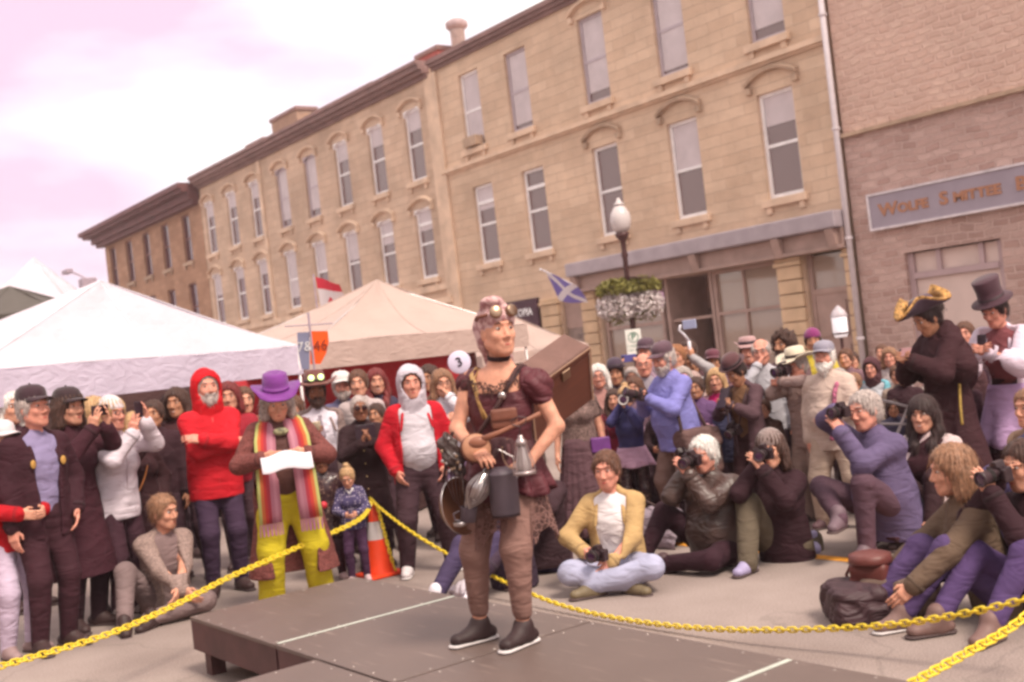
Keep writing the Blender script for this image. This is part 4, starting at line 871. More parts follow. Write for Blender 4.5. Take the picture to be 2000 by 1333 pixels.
# ------------------------------------------------------------------ the crowd: left side
RED = (.50, .012, .018); WH = (.62, .56, .60)
cblk = cloth('dark_coat', (.045, .014, .020)); charc = (.05, .028, .032)
P1 = person('person in red jacket and pale jeans at the left edge, hands clasped, white cap', 6, 864, 276, yaw=48, hat=('cap', (.62, .55, .58), 0), top=((.40, .008, .015), .03, .12, 0), trousers=(.50, .40, .52), hands=('front', 'front'), hair='short', hairc='grey', zip=(.2, .01, .01), shoe=(.3, .2, .2))
P2 = person('tall man in black cap and open black jacket over a blue shirt', 66, 800, 274, yaw=42, head=(6, -2, 0), fat=1.12, hat=('cap', (.035, .012, .02)), top=((.042, .013, .020), .03, .16, .10), shirt=(.24, .20, .34), trousers=(.045, .015, .022), hands=('hang', 'pocket'), hair='short', hairc='grey', skin='pink')
p_, R_ = P2['P'], P2['T']
gm = M('gold_patch', (.46, .25, .06), .6, .3, 60)
for x in (-.085, .085): MB().sphere((0, 0, 0), (.02, .008, .03), 10, 6).xf(Matrix.Translation(Vector(tuple(P2['P']+R_((x*1.3, .145, .36)))))).build('embroidered_badge', gm, P2['o'])
P3 = person('woman in long black coat and dark cap holding up a small camera', 135, 800, 255, yaw=52, fem=True, hat=('cap', (.03, .012, .016)), top=((.050, .014, .022), .03, .52, 0), flare=.09, trousers=(.03, .012, .018), hair='bob', hairc='dkbrown', hands=('phone', 'phone'), smile=1, handdir={'R': (0, .4, 1), 'L': (0, .4, 1)})
heldphone(P3, 'small black camera held up by the woman in the long black coat', f=(0, 1, 0), land=True)
P4 = person('blond woman half hidden behind the woman in the long black coat', 186, 812, 238, yaw=45, fem=True, hair='bob', hairc='blond', top=((.04, .015, .02), .03, .4, 0), trousers=(.04, .02, .03), hands=('pocket', 'pocket'))
P5 = person('woman in white hooded jacket and white knitted hat raising her phone', 219, 812, 246, yaw=50, fem=True, hat=('beanie', (.60, .52, .54), 0), top=((.60, .52, .58), .035, .13, 0), zip=(.5, .4, .45), trousers=(.05, .02, .03), hair='bob', hairc='blond', hands=('phone', 'phonehi'), skin='pink', glasses=1, handdir={'R': (0, .3, 1), 'L': (0, .3, 1)}, shoe=(.35, .28, .28))
heldphone(P5, 'dark phone held upright by the woman in the white jacket', f=(0, 1, 0))
P6 = person('blond person in black coat with shoulder strap, right of the white jacket', 262, 838, 232, yaw=30, fem=True, hair='bob', hairc='blond', top=((.045, .018, .022), .03, .4, 0), trousers=(.05, .02, .025), hands=('phone', 'pocket'))
strap('thin orange strap across the black coat behind the white jacket', [P6['w'](P6['P']+v3(*q)) for q in ((-.10, .10, .49), (-.02, .19, .32), (.08, .20, .14), (.2, .12, -.02))], M('orange_strap', (.45, .16, .05)), .007)
P7 = person('youth in grey tweed blazer sitting on the road at the left, looking sideways', 322, 1020, 250, yaw=20, legs='side', head=(28, 4, 4), hands=(((.0, .36, -.40), (1, -.2, -.4)), ((-.06, .38, -.42), (1, -.2, -.4))), top=((.27, .19, .17), .026, .10, .07), topkw=dict(var=.3, scale=60), fab='tweed', shirt=(.22, .15, .15), trousers=(.20, .14, .14), hair='short', hairc='ltbrown', lean=12, shoe=(.04, .02, .02))
P8 = person('man in red hooded rain jacket with folded arms, jeans', 404, 762, 232, yaw=12, head=(4, -6, 0), fat=1.1, skin='pink', hood=(.52, .008, .015), top=((.50, .012, .022), .032, .16, 0), zip=(.6, .05, .05), hands=('fold', 'fold2'), trousers=(.055, .03, .06), hair='short', hairc='grey', smile=2, beard='grey', curl=(.7, .7), shoe=(.06, .03, .03))
P9 = person('man in purple top hat, rainbow scarf and yellow trousers reading from papers', 541, 786, 262, yaw=4, head=(0, 26, 0), fat=1.16, skin='fair', hat=('brim', (.17, .03, .22), 12, .165, .135, (.22, .05, .28)), top=((.16, .05, .045), .035, .62, .19), topkw=dict(var=.5, scale=70), fab='spk', flare=.10, shirt=(.10, .045, .04), trousers=(.50, .40, .02), loose=.045, flareleg=1.3, hands=('paper', 'paper'), hair='bob', hairc='grey', curl=(.8, .8), vtaper=.1, legs='wide', shoe=(.3, .03, .05))
# his scarf: two hanging bands with lengthwise stripes
def stripes(name, cols, axis_w, nst):
    m, t, b = bsdf(name); l = t.links.new; uv = nn(t, 'ShaderNodeUVMap'); sp_ = nn(t, 'ShaderNodeSeparateXYZ'); l(uv.outputs[0], sp_.inputs[0]); r = nn(t, 'ShaderNodeValToRGB'); r.color_ramp.interpolation = 'CONSTANT'
    for i, c in enumerate(cols):
        e = r.color_ramp.elements[i] if i < 2 else r.color_ramp.elements.new(i/len(cols)); e.position = i/len(cols); e.color = c+(1,)
    l(sp_.outputs[0], r.inputs[0]); l(r.outputs[0], b.inputs['Base Color']); b.inputs['Roughness'].default_value = .9; MATS[name] = m; return m
def ribbon(name, pts, wds, side, mat, parent, nu=8, wav=.006):
    """a band of cloth following points; side = width direction"""
    side = unit(side); V = []; Fc = []; UV = []; N = len(pts)
    for j, p in enumerate(pts):
        for i in range(nu+1):
            u_ = i/nu-.5; n_ = unit(np.cross(side, np.asarray(pts[min(j+1, N-1)])-np.asarray(pts[max(j-1, 0)]))); V.append(np.asarray(p)+side*wds[j]*u_+n_*wav*math.sin(9*u_+j*.9)); UV.append((i/nu, j/(N-1)))
    Fc = [(j*(nu+1)+i, j*(nu+1)+i+1, (j+1)*(nu+1)+i+1, (j+1)*(nu+1)+i) for j in range(N-1) for i in range(nu)]
    o = mesh(name, V, Fc, mat, parent, True); uv = o.data.uv_layers.new(name='uv')
    for lp in o.data.loops: uv.data[lp.index].uv = UV[lp.vertex_index]
    s = o.modifiers.new('thick', 'SOLIDIFY'); s.thickness = .007; return o
scm = stripes('rainbow_knit', [(.40, .15, .20), (.46, .20, .26), (.40, .15, .21), (.34, .03, .05), (.46, .035, .03), (.50, .13, .04), (.42, .42, .14)], 1, 7)
for s in (-1, 1):
    pts = [P9['P']+v3(s*x, y, z) for x, y, z in ((.07, -.02, .585), (.10, .10, .54), (.125, .175, .42), (.135, .205, .26), (.14, .225, .10), (.145, .235, -.06), (.15, .24, -.20))]
    o = ribbon('scarf', pts, [.13, .15, .16, .16, .165, .17, .17], v3(s, .12, 0), scm, P9['o'])
    m = MB()
    for i in range(12): x = (i/11-.5)*.16; m.tube([pts[-1]+v3(s*x*1, .01, 0), pts[-1]+v3(s*x+.006*math.sin(i*3), .012, -.09)], .004, 5)
    m.build('scarf_fringe', M('fringe', (.35, .12, .25)), o)
MB().sphere((0, 0, 0), (.06, .02, .03), 12, 8).xf(Matrix.Translation(Vector(tuple(P9['P']+v3(0, .17, .47))))).build('bow_tie', stripes('patchy_silk', [(.5, .3, .05), (.05, .3, .25), (.5, .08, .1), (.1, .1, .3)], 1, 4) and M('patchy_tie', (.30, .28, .16), .5, .8, 40), P9['o'], True)
gp = (P9['grip']['R']+P9['grip']['L'])/2+v3(0, .02, .02)
V = [];
for j in range(9):
    for i in range(3):
        u_ = j/8-.5; V.append((u_*.36, .02+.06*abs(u_)+.05*i, .02*math.cos(u_*7)-.06*i*(1-.2*abs(u_))+.03*u_*u_))
o = mesh('paper_sheets', V, [(j*3+i, (j+1)*3+i, (j+1)*3+i+1, j*3+i+1) for j in range(8) for i in range(2)], M('paper', (.72, .66, .72), .8, .05, 8), None, True)
o.matrix_world = Matrix.Translation(Vector(tuple(P9['w'](gp)))) @ Matrix.Rotation(P9['rz'], 4, 'Z'); md = o.modifiers.new('t', 'SOLIDIFY'); md.thickness = .003
tag(o, 'white sheets of paper the man in the purple hat reads from', 'paper')
P10 = person('man in brown cowboy hat with two green lights, grey suit and white shirt', 617, 768, 214, yaw=8, skin='brown', hat=('brim', (.14, .045, .04), 4, .19, .12), top=((.24, .17, .16), .026, .18, .20), shirt=(.66, .60, .68), trousers=(.06, .03, .04), hands=('drink', 'hang'), beard='dkbrown', hair='short', hairc='black', smile=1, curl=(.9, .4))
X_, _ = HF(P10)
_b = set(bpy.data.objects)
for s in (-1, 1): MB().lathe([(.02, 0), (.026, .02), (.024, .03)], 14, X_(s*.04, .085, .12), P10['H']((0, 1, .2))).build('hat_light', M('lime_light', (.6, .75, .3), .3, .1, 5, 0, emit=(.7, .9, .35, 1.1)), P10['o'], True)
hscale(P10, [x for x in bpy.data.objects if x not in _b])
MB().prism([(-.02, .0), (.02, 0), (.012, -.04), (.04, -.2), (-.04, -.2), (-.012, -.04)], .0, .012).xf(Matrix.Translation(Vector(tuple(P10['P']+v3(0, .155, .50))))).build('cravat', M('grey_silk', (.35, .28, .34), .5), P10['o'])
o = MB().lathe([(.030, -.055), (.040, .055), (.041, .06), (.036, .06)], 16, P10['w'](P10['grip']['R']+v3(0, 0, .03))).build('paper_cup', M('cream_cup', (.62, .50, .36), .7, .3, 30), None, True); tag(o, 'cream drinking cup held by the man in the grey suit', 'cup')
P11 = person('grey bearded man in white cap behind the grey suit', 668, 757, 196, yaw=6, hat=('cap', (.62, .56, .55)), hair='short', hairc='grey', beard='grey', top=((.10, .09, .16), .026, .1, 0), trousers=(.05, .03, .05), skin='pink')
P12 = person('short haired person in sunglasses and black coat photographing with a tablet', 703, 800, 222, yaw=6, skin='brown', hair='crop', hairc='grey', glasses=2, hands=('chest', 'chest'), top=((.030, .013, .016), .032, .55, 0), flare=.06, trousers=(.03, .012, .018), shirt=None, smile=1, handdir={'R': (-.3, .3, 1), 'L': (-.3, .3, 1)})
o = heldphone(P12, 'wide dark tablet held by the person in sunglasses', land=True, w=.12, h=.17)
for i in range(6): MB().sphere(P12['P']+v3(.02, .20+.004*i, .42-.13*i), .009, 8, 6).build('gold_button', M('brass', (.6, .42, .2), .3, metal=1), P12['o'], True)
P13 = person('smiling woman with long dark red hair in front of the red tent skirt', 736, 748, 190, yaw=4, fem=True, hair='long', hairc='red', smile=2, top=((.05, .04, .07), .024, .1, 0), trousers=(.05, .03, .04), skin='fair')
MB().lathe([(.058, 0), (.066, .02), (.060, .03)], 16, P13['neck']+v3(0, .01, -.01)).build('collar', M('white_collar', (.7, .65, .65)), P13['o'], True)
P14 = person('man in grey hood and open red jacket with hands in trouser pockets', 803, 752, 236, yaw=6, fat=1.14, skin='pink', hood=(.50, .44, .50), top=((.46, .010, .022), .030, .13, .20), vtaper=-.05, shirt=(.52, .47, .52), hands=('pocket', 'pocket'), trousers=(.050, .024, .032), loose=.028, hair='short', smile=1, shoe=(.62, .56, .58), sole=(.6, .55, .55), legs='wide', neckcut=False)
P15 = person('woman in glasses and white shirt behind the performer, hand at her cheek', 865, 752, 212, yaw=10, fem=True, hair='bob', hairc='ltbrown', glasses=1, smile=1, top=((.62, .58, .64), .028, .15, 0), trousers=(.16, .10, .18), hands=('chest', 'chin'), shoe=(.6, .55, .58), foldamp=.008)
P16 = person('small girl in navy sweater dotted with white, hair tied up, near the cone', 679, 935, 237, yaw=-4, cat='child', head=(-6, 24, 0), fem=True, hair='bun', hairc='blond', top=((.06, .045, .12), .03, .10, 0), trousers=(.07, .03, .07), hands=('front', 'front'), skin='fair', shoe=(.55, .40, .42), sleeve='long', vox=.009, collar=False, sw=.15, hs=1.32)
dm, t_, b_ = bsdf('dotted_navy_knit'); vo = nn(t_, 'ShaderNodeTexVoronoi'); vo.inputs['Scale'].default_value = 26; vo.inputs['Randomness'].default_value = .25; tcx = nn(t_, 'ShaderNodeTexCoord'); rr_ = nn(t_, 'ShaderNodeValToRGB'); rr_.color_ramp.interpolation = 'CONSTANT'
rr_.color_ramp.elements[0].color = (.60, .52, .60, 1); rr_.color_ramp.elements[1].position = .26; rr_.color_ramp.elements[1].color = (.055, .04, .11, 1); t_.links.new(tcx.outputs['Object'], vo.inputs[0]); t_.links.new(vo.outputs['Distance'], rr_.inputs[0]); t_.links.new(rr_.outputs[0], b_.inputs['Base Color']); b_.inputs['Roughness'].default_value = .9
P16['top'].data.materials.clear(); P16['top'].data.materials.append(dm)
MB().tube([P16['P']+v3(-.06, .105, .54), P16['P']+v3(0, .155, .46), P16['P']+v3(.06, .105, .54)], .014, 8).build('collar', M('white_collar', (.7, .65, .65)), P16['o'], True)
seq, t_, b_ = bsdf('black_sequins'); vo = nn(t_, 'ShaderNodeTexVoronoi'); vo.inputs['Scale'].default_value = 60; tcx = nn(t_, 'ShaderNodeTexCoord'); rr_ = nn(t_, 'ShaderNodeValToRGB'); rr_.color_ramp.elements[0].position = .0; rr_.color_ramp.elements[0].color = (.035, .015, .02, 1); rr_.color_ramp.elements[1].position = 1; rr_.color_ramp.elements[1].color = (.30, .20, .16, 1)
e_ = rr_.color_ramp.elements.new(.82); e_.color = (.05, .02, .025, 1); sx_ = nn(t_, 'ShaderNodeSeparateXYZ'); t_.links.new(tcx.outputs['Object'], vo.inputs[0]); t_.links.new(vo.outputs['Color'], sx_.inputs[0]); t_.links.new(sx_.outputs[0], rr_.inputs[0]); t_.links.new(rr_.outputs[0], b_.inputs['Base Color']); b_.inputs['Roughness'].default_value = .3
bn_ = nn(t_, 'ShaderNodeBump'); bn_.inputs['Strength'].default_value = .8; t_.links.new(vo.outputs['Distance'], bn_.inputs['Height']); t_.links.new(bn_.outputs[0], b_.inputs['Normal'])
P17 = person('child in black sequinned costume and grey visor beside the yellow trousers', 628, 906, 232, yaw=0, cat='child', k=.7, hair='short', hairc='dkbrown', top=((.04, .02, .02), .03, .3, 0), topmat=seq, trousers=(.05, .02, .03), hands=('front', 'hip'), skin='brown', noeyes=True, hs=1.25, shoe=(.5, .35, .36))
o = MB().lathe([(0, .115), (.05, .105), (.09, .07), (.112, .0), (.112, -.01)], 24, facept(P17, 0, .0, .10), P17['wd'](v3(.1, .5, 1)), close=False).build('visor_cap', M('smoked_grey', (.13, .10, .14), .25, .2, 8, 0, coat=.5), None, True); tag(o, 'round smoky grey visor cap on the sequinned child', 'cap'); o.modifiers.new('t', 'SOLIDIFY').thickness = .006
o = MB().sphere(P17['w'](P17['grip']['R']+v3(0, .03, .02)), .032, 12, 8).build('red_ball', M('red_rubber', (.6, .03, .05), .4), None, True); tag(o, 'small red ball in the hand of the sequinned child', 'ball')
# ---- more faces behind on the left
P20a = person('person with brown hair behind the left shoulder of the purple hat', 478, 785, 205, yaw=10, hair='short', hairc='brown', top=((.20, .08, .06), .026, .1, 0), trousers=(.05, .03, .04))
P20b = person('hidden bystander in dark clothes under the white canopy', 330, 800, 190, yaw=20, hair='short', hairc='dkbrown', top=((.05, .02, .025), .026, .1, 0), trousers=(.05, .03, .04), skin='brown')
P20c = person('bystander at the far left behind the black cap', 20, 800, 225, yaw=40, hair='bob', hairc='white', top=((.12, .06, .08), .026, .1, 0), trousers=(.05, .03, .04))
P20d = person('dark haired bystander between sequinned costume and sunglasses', 655, 835, 205, yaw=5, hair='bob', fem=True, hairc='black', top=((.04, .02, .02), .03, .4, 0), topmat=seq, trousers=(.04, .02, .03), skin='tan', k=.9)
# performer stands between: people behind the performer
P18 = person('person in black leather jacket and dark jeans crouching behind the performer', 1040, 905, 250, yaw=-10, legs='kneel', hands=('eye', 'lens'), top=((.045, .022, .028), .03, .10, 0), trousers=(.06, .045, .11), hair='short', hairc='dkbrown', shoe=(.05, .02, .03))
P18b = person('person in navy jeans and white trainers sitting on the road behind the performer', 975, 985, 262, yaw=-45, legs='floor', hands=('knee', 'knee'), top=((.05, .03, .05), .03, .10, 0), trousers=(.055, .038, .085), hair='short', hairc='dkbrown', shoe=(.68, .62, .68), sole=(.7, .65, .7))
P19 = person('woman in black lace bodice and pleated dark skirt behind the wooden chest', 1118, 735, 222, yaw=-6, fem=True, hair='bob', hairc='black', top=((.045, .02, .025), .014, .02, 0), topmat=M('lace', (.16, .10, .09), .9, .7, 60), sleeve='short', trousers=(.04, .02, .025), skirt=((.10, .05, .06), .95, .16), pleats=22, hands=('hang', 'hang'))
# ------------------------------------------------------------------ the crowd: right side
P20 = person('girl with long brown hair in maroon sweater, left of the blue jacket', 1199, 783, 208, yaw=-6, fem=True, hair='long', hairc='dkbrown', hairlen=.42, top=((.22, .018, .04), .028, .14, 0), trousers=(.06, .03, .04), hands=('hang', 'hang'), skin='fair', smile=1)
P21 = person('smiling white haired woman beside the wooden chest', 1170, 738, 198, yaw=-4, fem=True, hair='bob', hairc='white', smile=2, glasses=1, top=((.40, .20, .18), .02, .1, 0), trousers=(.05, .03, .04), skin='pink')
P22 = person('person in small dark trilby behind the maroon sweater girl', 1203, 733, 190, yaw=-5, hat=('bowler', (.06, .035, .06), 0), hair='short', hairc='dkbrown', top=((.05, .03, .05), .026, .1, 0), trousers=(.05, .03, .04), skin='tan')
P22b = person('person with light grey hair holding a blue phone above the trilby', 1235, 740, 186, yaw=-5, fem=True, hair='short', hairc='grey', top=((.30, .20, .26), .026, .1, 0), hands=('up', 'up'), trousers=(.05, .03, .04))
heldphone(P22b, 'blue phone held overhead below the parking sign', land=True, col=(.10, .09, .30))
P23 = person('bald man in grey shirt behind the long lens camera', 1258, 715, 196, yaw=-3, hair=None, glasses=1, top=((.28, .24, .28), .026, .1, 0), trousers=(.05, .03, .04), skin='pink')
P23b = person('photographer in navy top and frilly pink skirt aiming a long white lens', 1222, 778, 214, yaw=-4, fem=True, hair='bun', hairc='blond', hands=('eye', 'lens'), top=((.06, .055, .16), .02, .0, 0), trousers=(.03, .015, .02), botmat=seq, loose=.01, skirt=((.58, .34, .46), .24, .10), pleats=9, vox=.010)
heldcam(P23b, 'black camera with long pale lens aimed by the navy top photographer', tele=True, white_l=True, lens=.2)
P24 = person('man in blue jacket and dark cap looking down at his camera', 1296, 703, 224, yaw=-62, head=(8, 12, 0), fat=1.24, hat=('cap', (.10, .05, .07)), top=((.20, .19, .47), .032, .14, 0), collarcol=1, trousers=(.19, .115, .10), loose=.03, hands=('chest', 'chest'), hair='short', hairc='grey', beard='grey', skin='pink', shoe=(.12, .07, .06), legs='wide')
heldcam(P24, 'black camera in the hands of the blue jacket man', 'chest', f=(.1, 1, .35), lens=.15)
seat = lambda J, *q: J['w'](J['P']+v3(*q))
o = thing('camera_bag', 'large dark brown shoulder bag hanging at the blue jacket', 'bag', seat(P24, -.19, -.05, -.16), P24['rz'])
bag = lambda name, o, sx, sy, sz, m, c=(0, 0, 0), k=.02: soft(name, [rbox(c, (sx, sy, sz), .04, .02, taper=.12)], .012, m, o, folds(.010, .8, sx*40))
brb = M('brown_bag_cloth', (.115, .06, .055), .8, .2, 12, .3, 200, fold=.5); bag('bag_body', o, .07, .15, .15, brb); MB().tube([(.0, -.13, .16), (.12, -.05, .5), (.2, .04, .64)], .016, 8).build('bag_strap', brb, o, True)
bag('bag_flap', o, .08, .155, .045, brb, (0, 0, .12))
camera('black camera with zoom lens hanging on the side of the blue jacket', seat(P24, -.23, .13, -.13), P24['wd'](v3(-.5, .1, -1)), lens=.14)
strap('black woven camera strap across the blue jacket', [seat(P24, *q) for q in ((.08, .0, .57), (-.14, .12, .40), (-.25, .15, .12), (-.24, .13, -.08))], M('black_webbing', (.05, .025, .025)), .016)
P25 = person('woman with blond fringe in pink jacket and fringed pink dress', 1399, 745, 212, yaw=-12, fem=True, hair='bob', hairc='blond', top=((.62, .33, .42), .024, .14, .10), shirt=(.55, .02, .14), trousers=None, skirt=((.60, .32, .44), .75, .06), pleats=26, hands=('front', 'hang'), skin='fair', smile=1)
heldcam(P25, 'silver compact camera held by the pink jacket woman', 'chest', f=(0, 1, .2), silverb=True, lens=.06)
P25b = person('person in dark red cap behind the blond woman in pink', 1393, 708, 180, yaw=-4, hat=('cap', (.12, .03, .05)), hair='short', hairc='dkbrown', top=((.16, .09, .24), .026, .1, 0), trousers=(.05, .03, .04), skin='tan')
P26 = person('person in grey sweater reaching up with a white gimbal phone stick', 1352, 715, 192, yaw=-30, hair='short', hairc='dkbrown', top=((.34, .31, .32), .026, .1, 0), hands=('pocket', ((.10, .20, .28), (1, 0, -.6))), trousers=(.05, .03, .04), skin='tan', handdir={'L': (0, .1, 1)}, curl=(.5, 1.0))
gp = P26['w'](P26['grip']['L']); o = thing('gimbal_stick', 'white gimbal stick with bright phone held above the crowd', 'gimbal', gp)
wp = M('white_plastic', (.70, .66, .72), .4, .05); MB().tube([(0, 0, -.06), (0, 0, .10)], .017, 10).build('handle', wp, o, True); MB().tube([(0, 0, .1), (-.03, -.03, .17), (-.07, -.05, .22), (-.05, -.04, .27)], .013, 8).build('arm', wp, o, True)
MB().box(-.01, .17, -.055, -.045, .22, .31).build('phone_body', M('pale_blue_case', (.45, .50, .72), .3, .05), o, bevel=.004)
P27 = person('man in bowler hat and dark blazer over brown waistcoat, looking at his phone', 1437, 728, 226, yaw=-46, head=(-4, 30, 0), skin='tan', hat=('bowler', (.085, .030, .035)), top=((.085, .045, .055), .028, .16, .12), shirt=(.17, .085, .045), trousers=(.045, .018, .022), hands=('chest', 'chest'), hair='short', hairc='black', curl=(.8, .8), foldamp=.003)
heldphone(P27, 'tall dark phone held by the man in the bowler hat', f=(0, .8, .5), w=.1, h=.19)
camera('camera hanging at the waist of the man in the bowler hat', seat(P27, 0, .24, .12), P27['wd'](v3(0, 1, -.5)), lens=.08)
strap('black strap round the neck of the bowler hat man', [seat(P27, *q) for q in ((.09, .03, .56), (.10, .17, .40), (.06, .24, .15), (-.06, .24, .15), (-.10, .17, .40), (-.09, .03, .56))], MATS['black_webbing'], .007)
P28 = person('bald man rubbing his nose behind the bowler hat', 1487, 690, 214, yaw=-10, hair='balding', hairc='grey', glasses=1, hands=('chin', 'hang'), top=((.42, .40, .44), .026, .1, 0), trousers=(.05, .03, .04), skin='pink')
P29 = person('dark curly haired bearded man behind the cream hat', 1531, 676, 210, yaw=-42, hair='curly', hairc='dkbrown', beard='dkbrown', top=((.17, .10, .11), .026, .1, 0), trousers=(.05, .03, .04), skin='tan')
P30 = person('photographer in cream wide brimmed hat and grey brown shirt with backpack', 1556, 716, 228, yaw=-52, head=(-5, 8, 0), fat=1.05, hat=('brim', (.62, .54, .42), 3, .175, .11, (.05, .03, .03)), top=((.30, .205, .19), .028, .14, 0), trousers=(.25, .17, .15), hands=('eye', ((.0, .30, .04), (.9, .3, .1))), hair='short', hairc='grey', skin='pink', loose=.03)
heldcam(P30, 'black camera at the face of the cream hat photographer', lens=.1)
o = thing('backpack', 'dark brown backpack on the cream hat photographer', 'backpack', seat(P30, .02, -.24, .22), P30['rz']); bag('pack_body', o, .13, .08, .22, M('dark_pack', (.07, .03, .035), .8, .2, 12, .3, 200, fold=.5)); bag('front_pocket', o, .09, .03, .09, MATS['dark_pack'], (0, -.12, -.08))
P31 = person('white bearded man in beige hooded sweatshirt and grey cap watching', 1610, 700, 238, yaw=-26, head=(6, -4, 0), fat=1.26, hat=('cap', (.26, .24, .30)), top=((.50, .38, .33), .034, .16, 0), foldamp=.007, trousers=(.42, .31, .25), loose=.04, hands=('hang', 'front'), hair='short', hairc='white', beard='white', beardlong=True, smile=1, skin='pink', shoe=(.10, .05, .06), legs='wide')
strap('striped strap over the shoulder of the beige sweatshirt', [seat(P31, *q) for q in ((-.11, -.02, .54), (-.125, .20, .40), (-.11, .26, .15), (-.07, .27, -.05))], M('striped_webbing', (.30, .08, .14), .8, .9, 40), .02)
o = soft('hood', [cone(P31['neck']+v3(-.08, -.05, .0), P31['neck']+v3(.08, -.05, .0), .055, .055, .03), cone(P31['neck']+v3(-.09, .0, .0), P31['neck']+v3(-.04, .09, -.05), .045, .03, .03), cone(P31['neck']+v3(.09, .0, .0), P31['neck']+v3(.04, .09, -.05), .045, .03, .03)], .009, P31['top'].data.materials[0], P31['o'])
P32 = person('person in dark brown hood and turquoise jacket behind the white railing', 1702, 722, 196, yaw=-16, hood=(.085, .035, .042), fem=True, top=((.16, .40, .48), .03, .1, .16), shirt=(.42, .42, .46), trousers=(.05, .03, .05), hair='short', hairc='dkbrown', hands=('hang', 'hang'), skin='pink')
P33 = person('person in gold trimmed tricorn hat and long black caped coat looking down at a phone', 1812, 624, 240, yaw=-72, head=(0, 26, 0), skin='tan', hat=('tricorn', (.06, .03, .05), 6), top=((.040, .014, .018), .034, .55, 0), flare=.12, puff=.02, trousers=(.04, .015, .02), hands=('chest', 'chest'), hair='tied', hairc='black', collar=True, shoe=(.04, .02, .02))
heldphone(P33, 'pinkish phone held by the person in the tricorn hat', f=(0, .8, .5), col=(.45, .22, .22), land=True)
q_ = P33; soft('cape', [cone(q_['neck']+v3(-.10, -.03, .0), q_['neck']+v3(-.22, -.02, -.24), .10, .13, .06), cone(q_['neck']+v3(.10, -.03, .0), q_['neck']+v3(.22, -.02, -.24), .10, .13, .06), cone(q_['neck']+v3(0, -.07, .05), q_['neck']+v3(0, -.12, -.30), .09, .17, .06)], .010, q_['top'].data.materials[0], q_['o'], folds(.008, .8, 4), sm=2)
strap('gold chain trim hanging down the black caped coat', [seat(P33, *q) for q in ((-.18, -.0, .36), (-.22, .04, .2), (-.25, .08, 0), (-.27, .10, -.16))], M('gold_chain', (.45, .30, .08), .4, .4, 60, metal=.6), .012, 'coat_trim')
P34 = person('person in black top hat and white blouse with lilac bustle skirt over black', 1943, 608, 240, yaw=-38, head=(-4, 20, 0), skin='pink', fem=True, hat=('top', (.055, .018, .03), 0), top=((.64, .52, .62), .026, .0, .15), puff=.035, foldamp=.008, shirt=(.20, .06, .07), trousers=(.04, .015, .02), skirt=((.42, .27, .46), .50, .14), pleats=9, hands=('chest', 'chest'), hair='tied', hairc='black')
heldphone(P34, 'dark phone held by the person in the black top hat', f=(0, 1, .2))
V = P34; MB().lathe([(.152, -.02), (.140, .10), (.150, .22)], 28, V['P']+v3(0, .0, .08), sy=.82).build('corset', M('brown_leather_corset', (.13, .035, .035), .45, .2, 9, .3), V['o'], True)
n_ = 60; rows = 8; vv = []
for j in range(rows+1):
    for i in range(n_): a = 2*math.pi*i/n_; t = j/rows; r = (.19*(1-t)+.34*t)*(1+.05*t*math.sin(12*a)); vv.append((r*math.cos(a), r*.85*math.sin(a), V['P'][2]-.05-t*.78))
mesh('underskirt', vv, [(j*n_+i, j*n_+(i+1) % n_, (j+1)*n_+(i+1) % n_, (j+1)*n_+i) for j in range(rows) for i in range(n_)], cloth('black_skirt', (.035, .010, .016)), V['o'], True)
P35 = person('grey haired woman in quilted purple jacket on a low stool, camera raised to her eye', 1690, 806, 268, yaw=-58, legs='legup', k=1.06, head=(4, 0, 6), fat=1.24, fem=True, skin='pink', hands=(((.14, .20, .20), (1, .2, .5)), ('lens')), top=((.115, .085, .165), .034, .16, 0), foldamp=.006, trousers=(.095, .05, .07), hair='short', hairc='grey', smile=1, lean=10, shoe=(.14, .09, .11), handdir={'R': (-.9, .2, .1)})
camera('black camera held sideways to the eye of the purple jacket woman', facept(P35, .03, .16, .035), face_dir(P35), lens=.09)
o = thing('folding_stool', 'low black folding stool beneath the purple jacket woman', 'stool', P35['ori']+v3(0, 0, 0), P35['rz']); hs = max(.12, (P35['P'][2]-.17))
MB().box(-.17, .17, -.20, .16, hs-.03, hs).build('seat', cblk, o, bevel=.01)
for sx in (-1, 1):
    for sy in (-1, 1): MB().tube([(sx*.15, sy*.15, hs-.03), (sx*.15, -sy*.15, 0)], .012, 8).build('leg', M('stool_tube', (.04, .02, .025), .4, metal=.4), o, True)
P36 = person('smiling woman with long black hair and fringe, white shiny sleeves', 1803, 812, 262, yaw=-24, legs='stool', fem=True, hair='fringe', hairc='black', hairlen=.40, smile=2, top=((.60, .46, .46), .024, .08, 0), foldamp=.010, puff=.02, trousers=(.04, .018, .022), hands=(((.14, .3, -.42), (1, 0, -.5)), 'lap'), skin='fair')
soft('waistcoat', torso(P36, .034, 1, True), .010, cblk, P36['o'], folds(.004, .7, 2))
camera('black camera with big grey zoom lens held low by the fringed woman', P36['w'](P36['grip']['R']+v3(.02, .06, .03)), P36['wd'](v3(.75, .6, -.25)), lens=.24, tele=True, size=1.15)
o = thing('camp_seat', 'small black camp seat under the fringed woman', 'stool', P36['ori'], P36['rz']); hs = max(.12, P36['P'][2]-.16)
MB().box(-.16, .16, -.18, .14, hs-.03, hs).build('seat', cblk, o, bevel=.01)
for sx in (-1, 1):
    for sy in (-1, 1): MB().tube([(sx*.14, sy*.14, hs-.03), (sx*.14, -sy*.14, 0)], .012, 8).build('leg', MATS['stool_tube'], o, True)
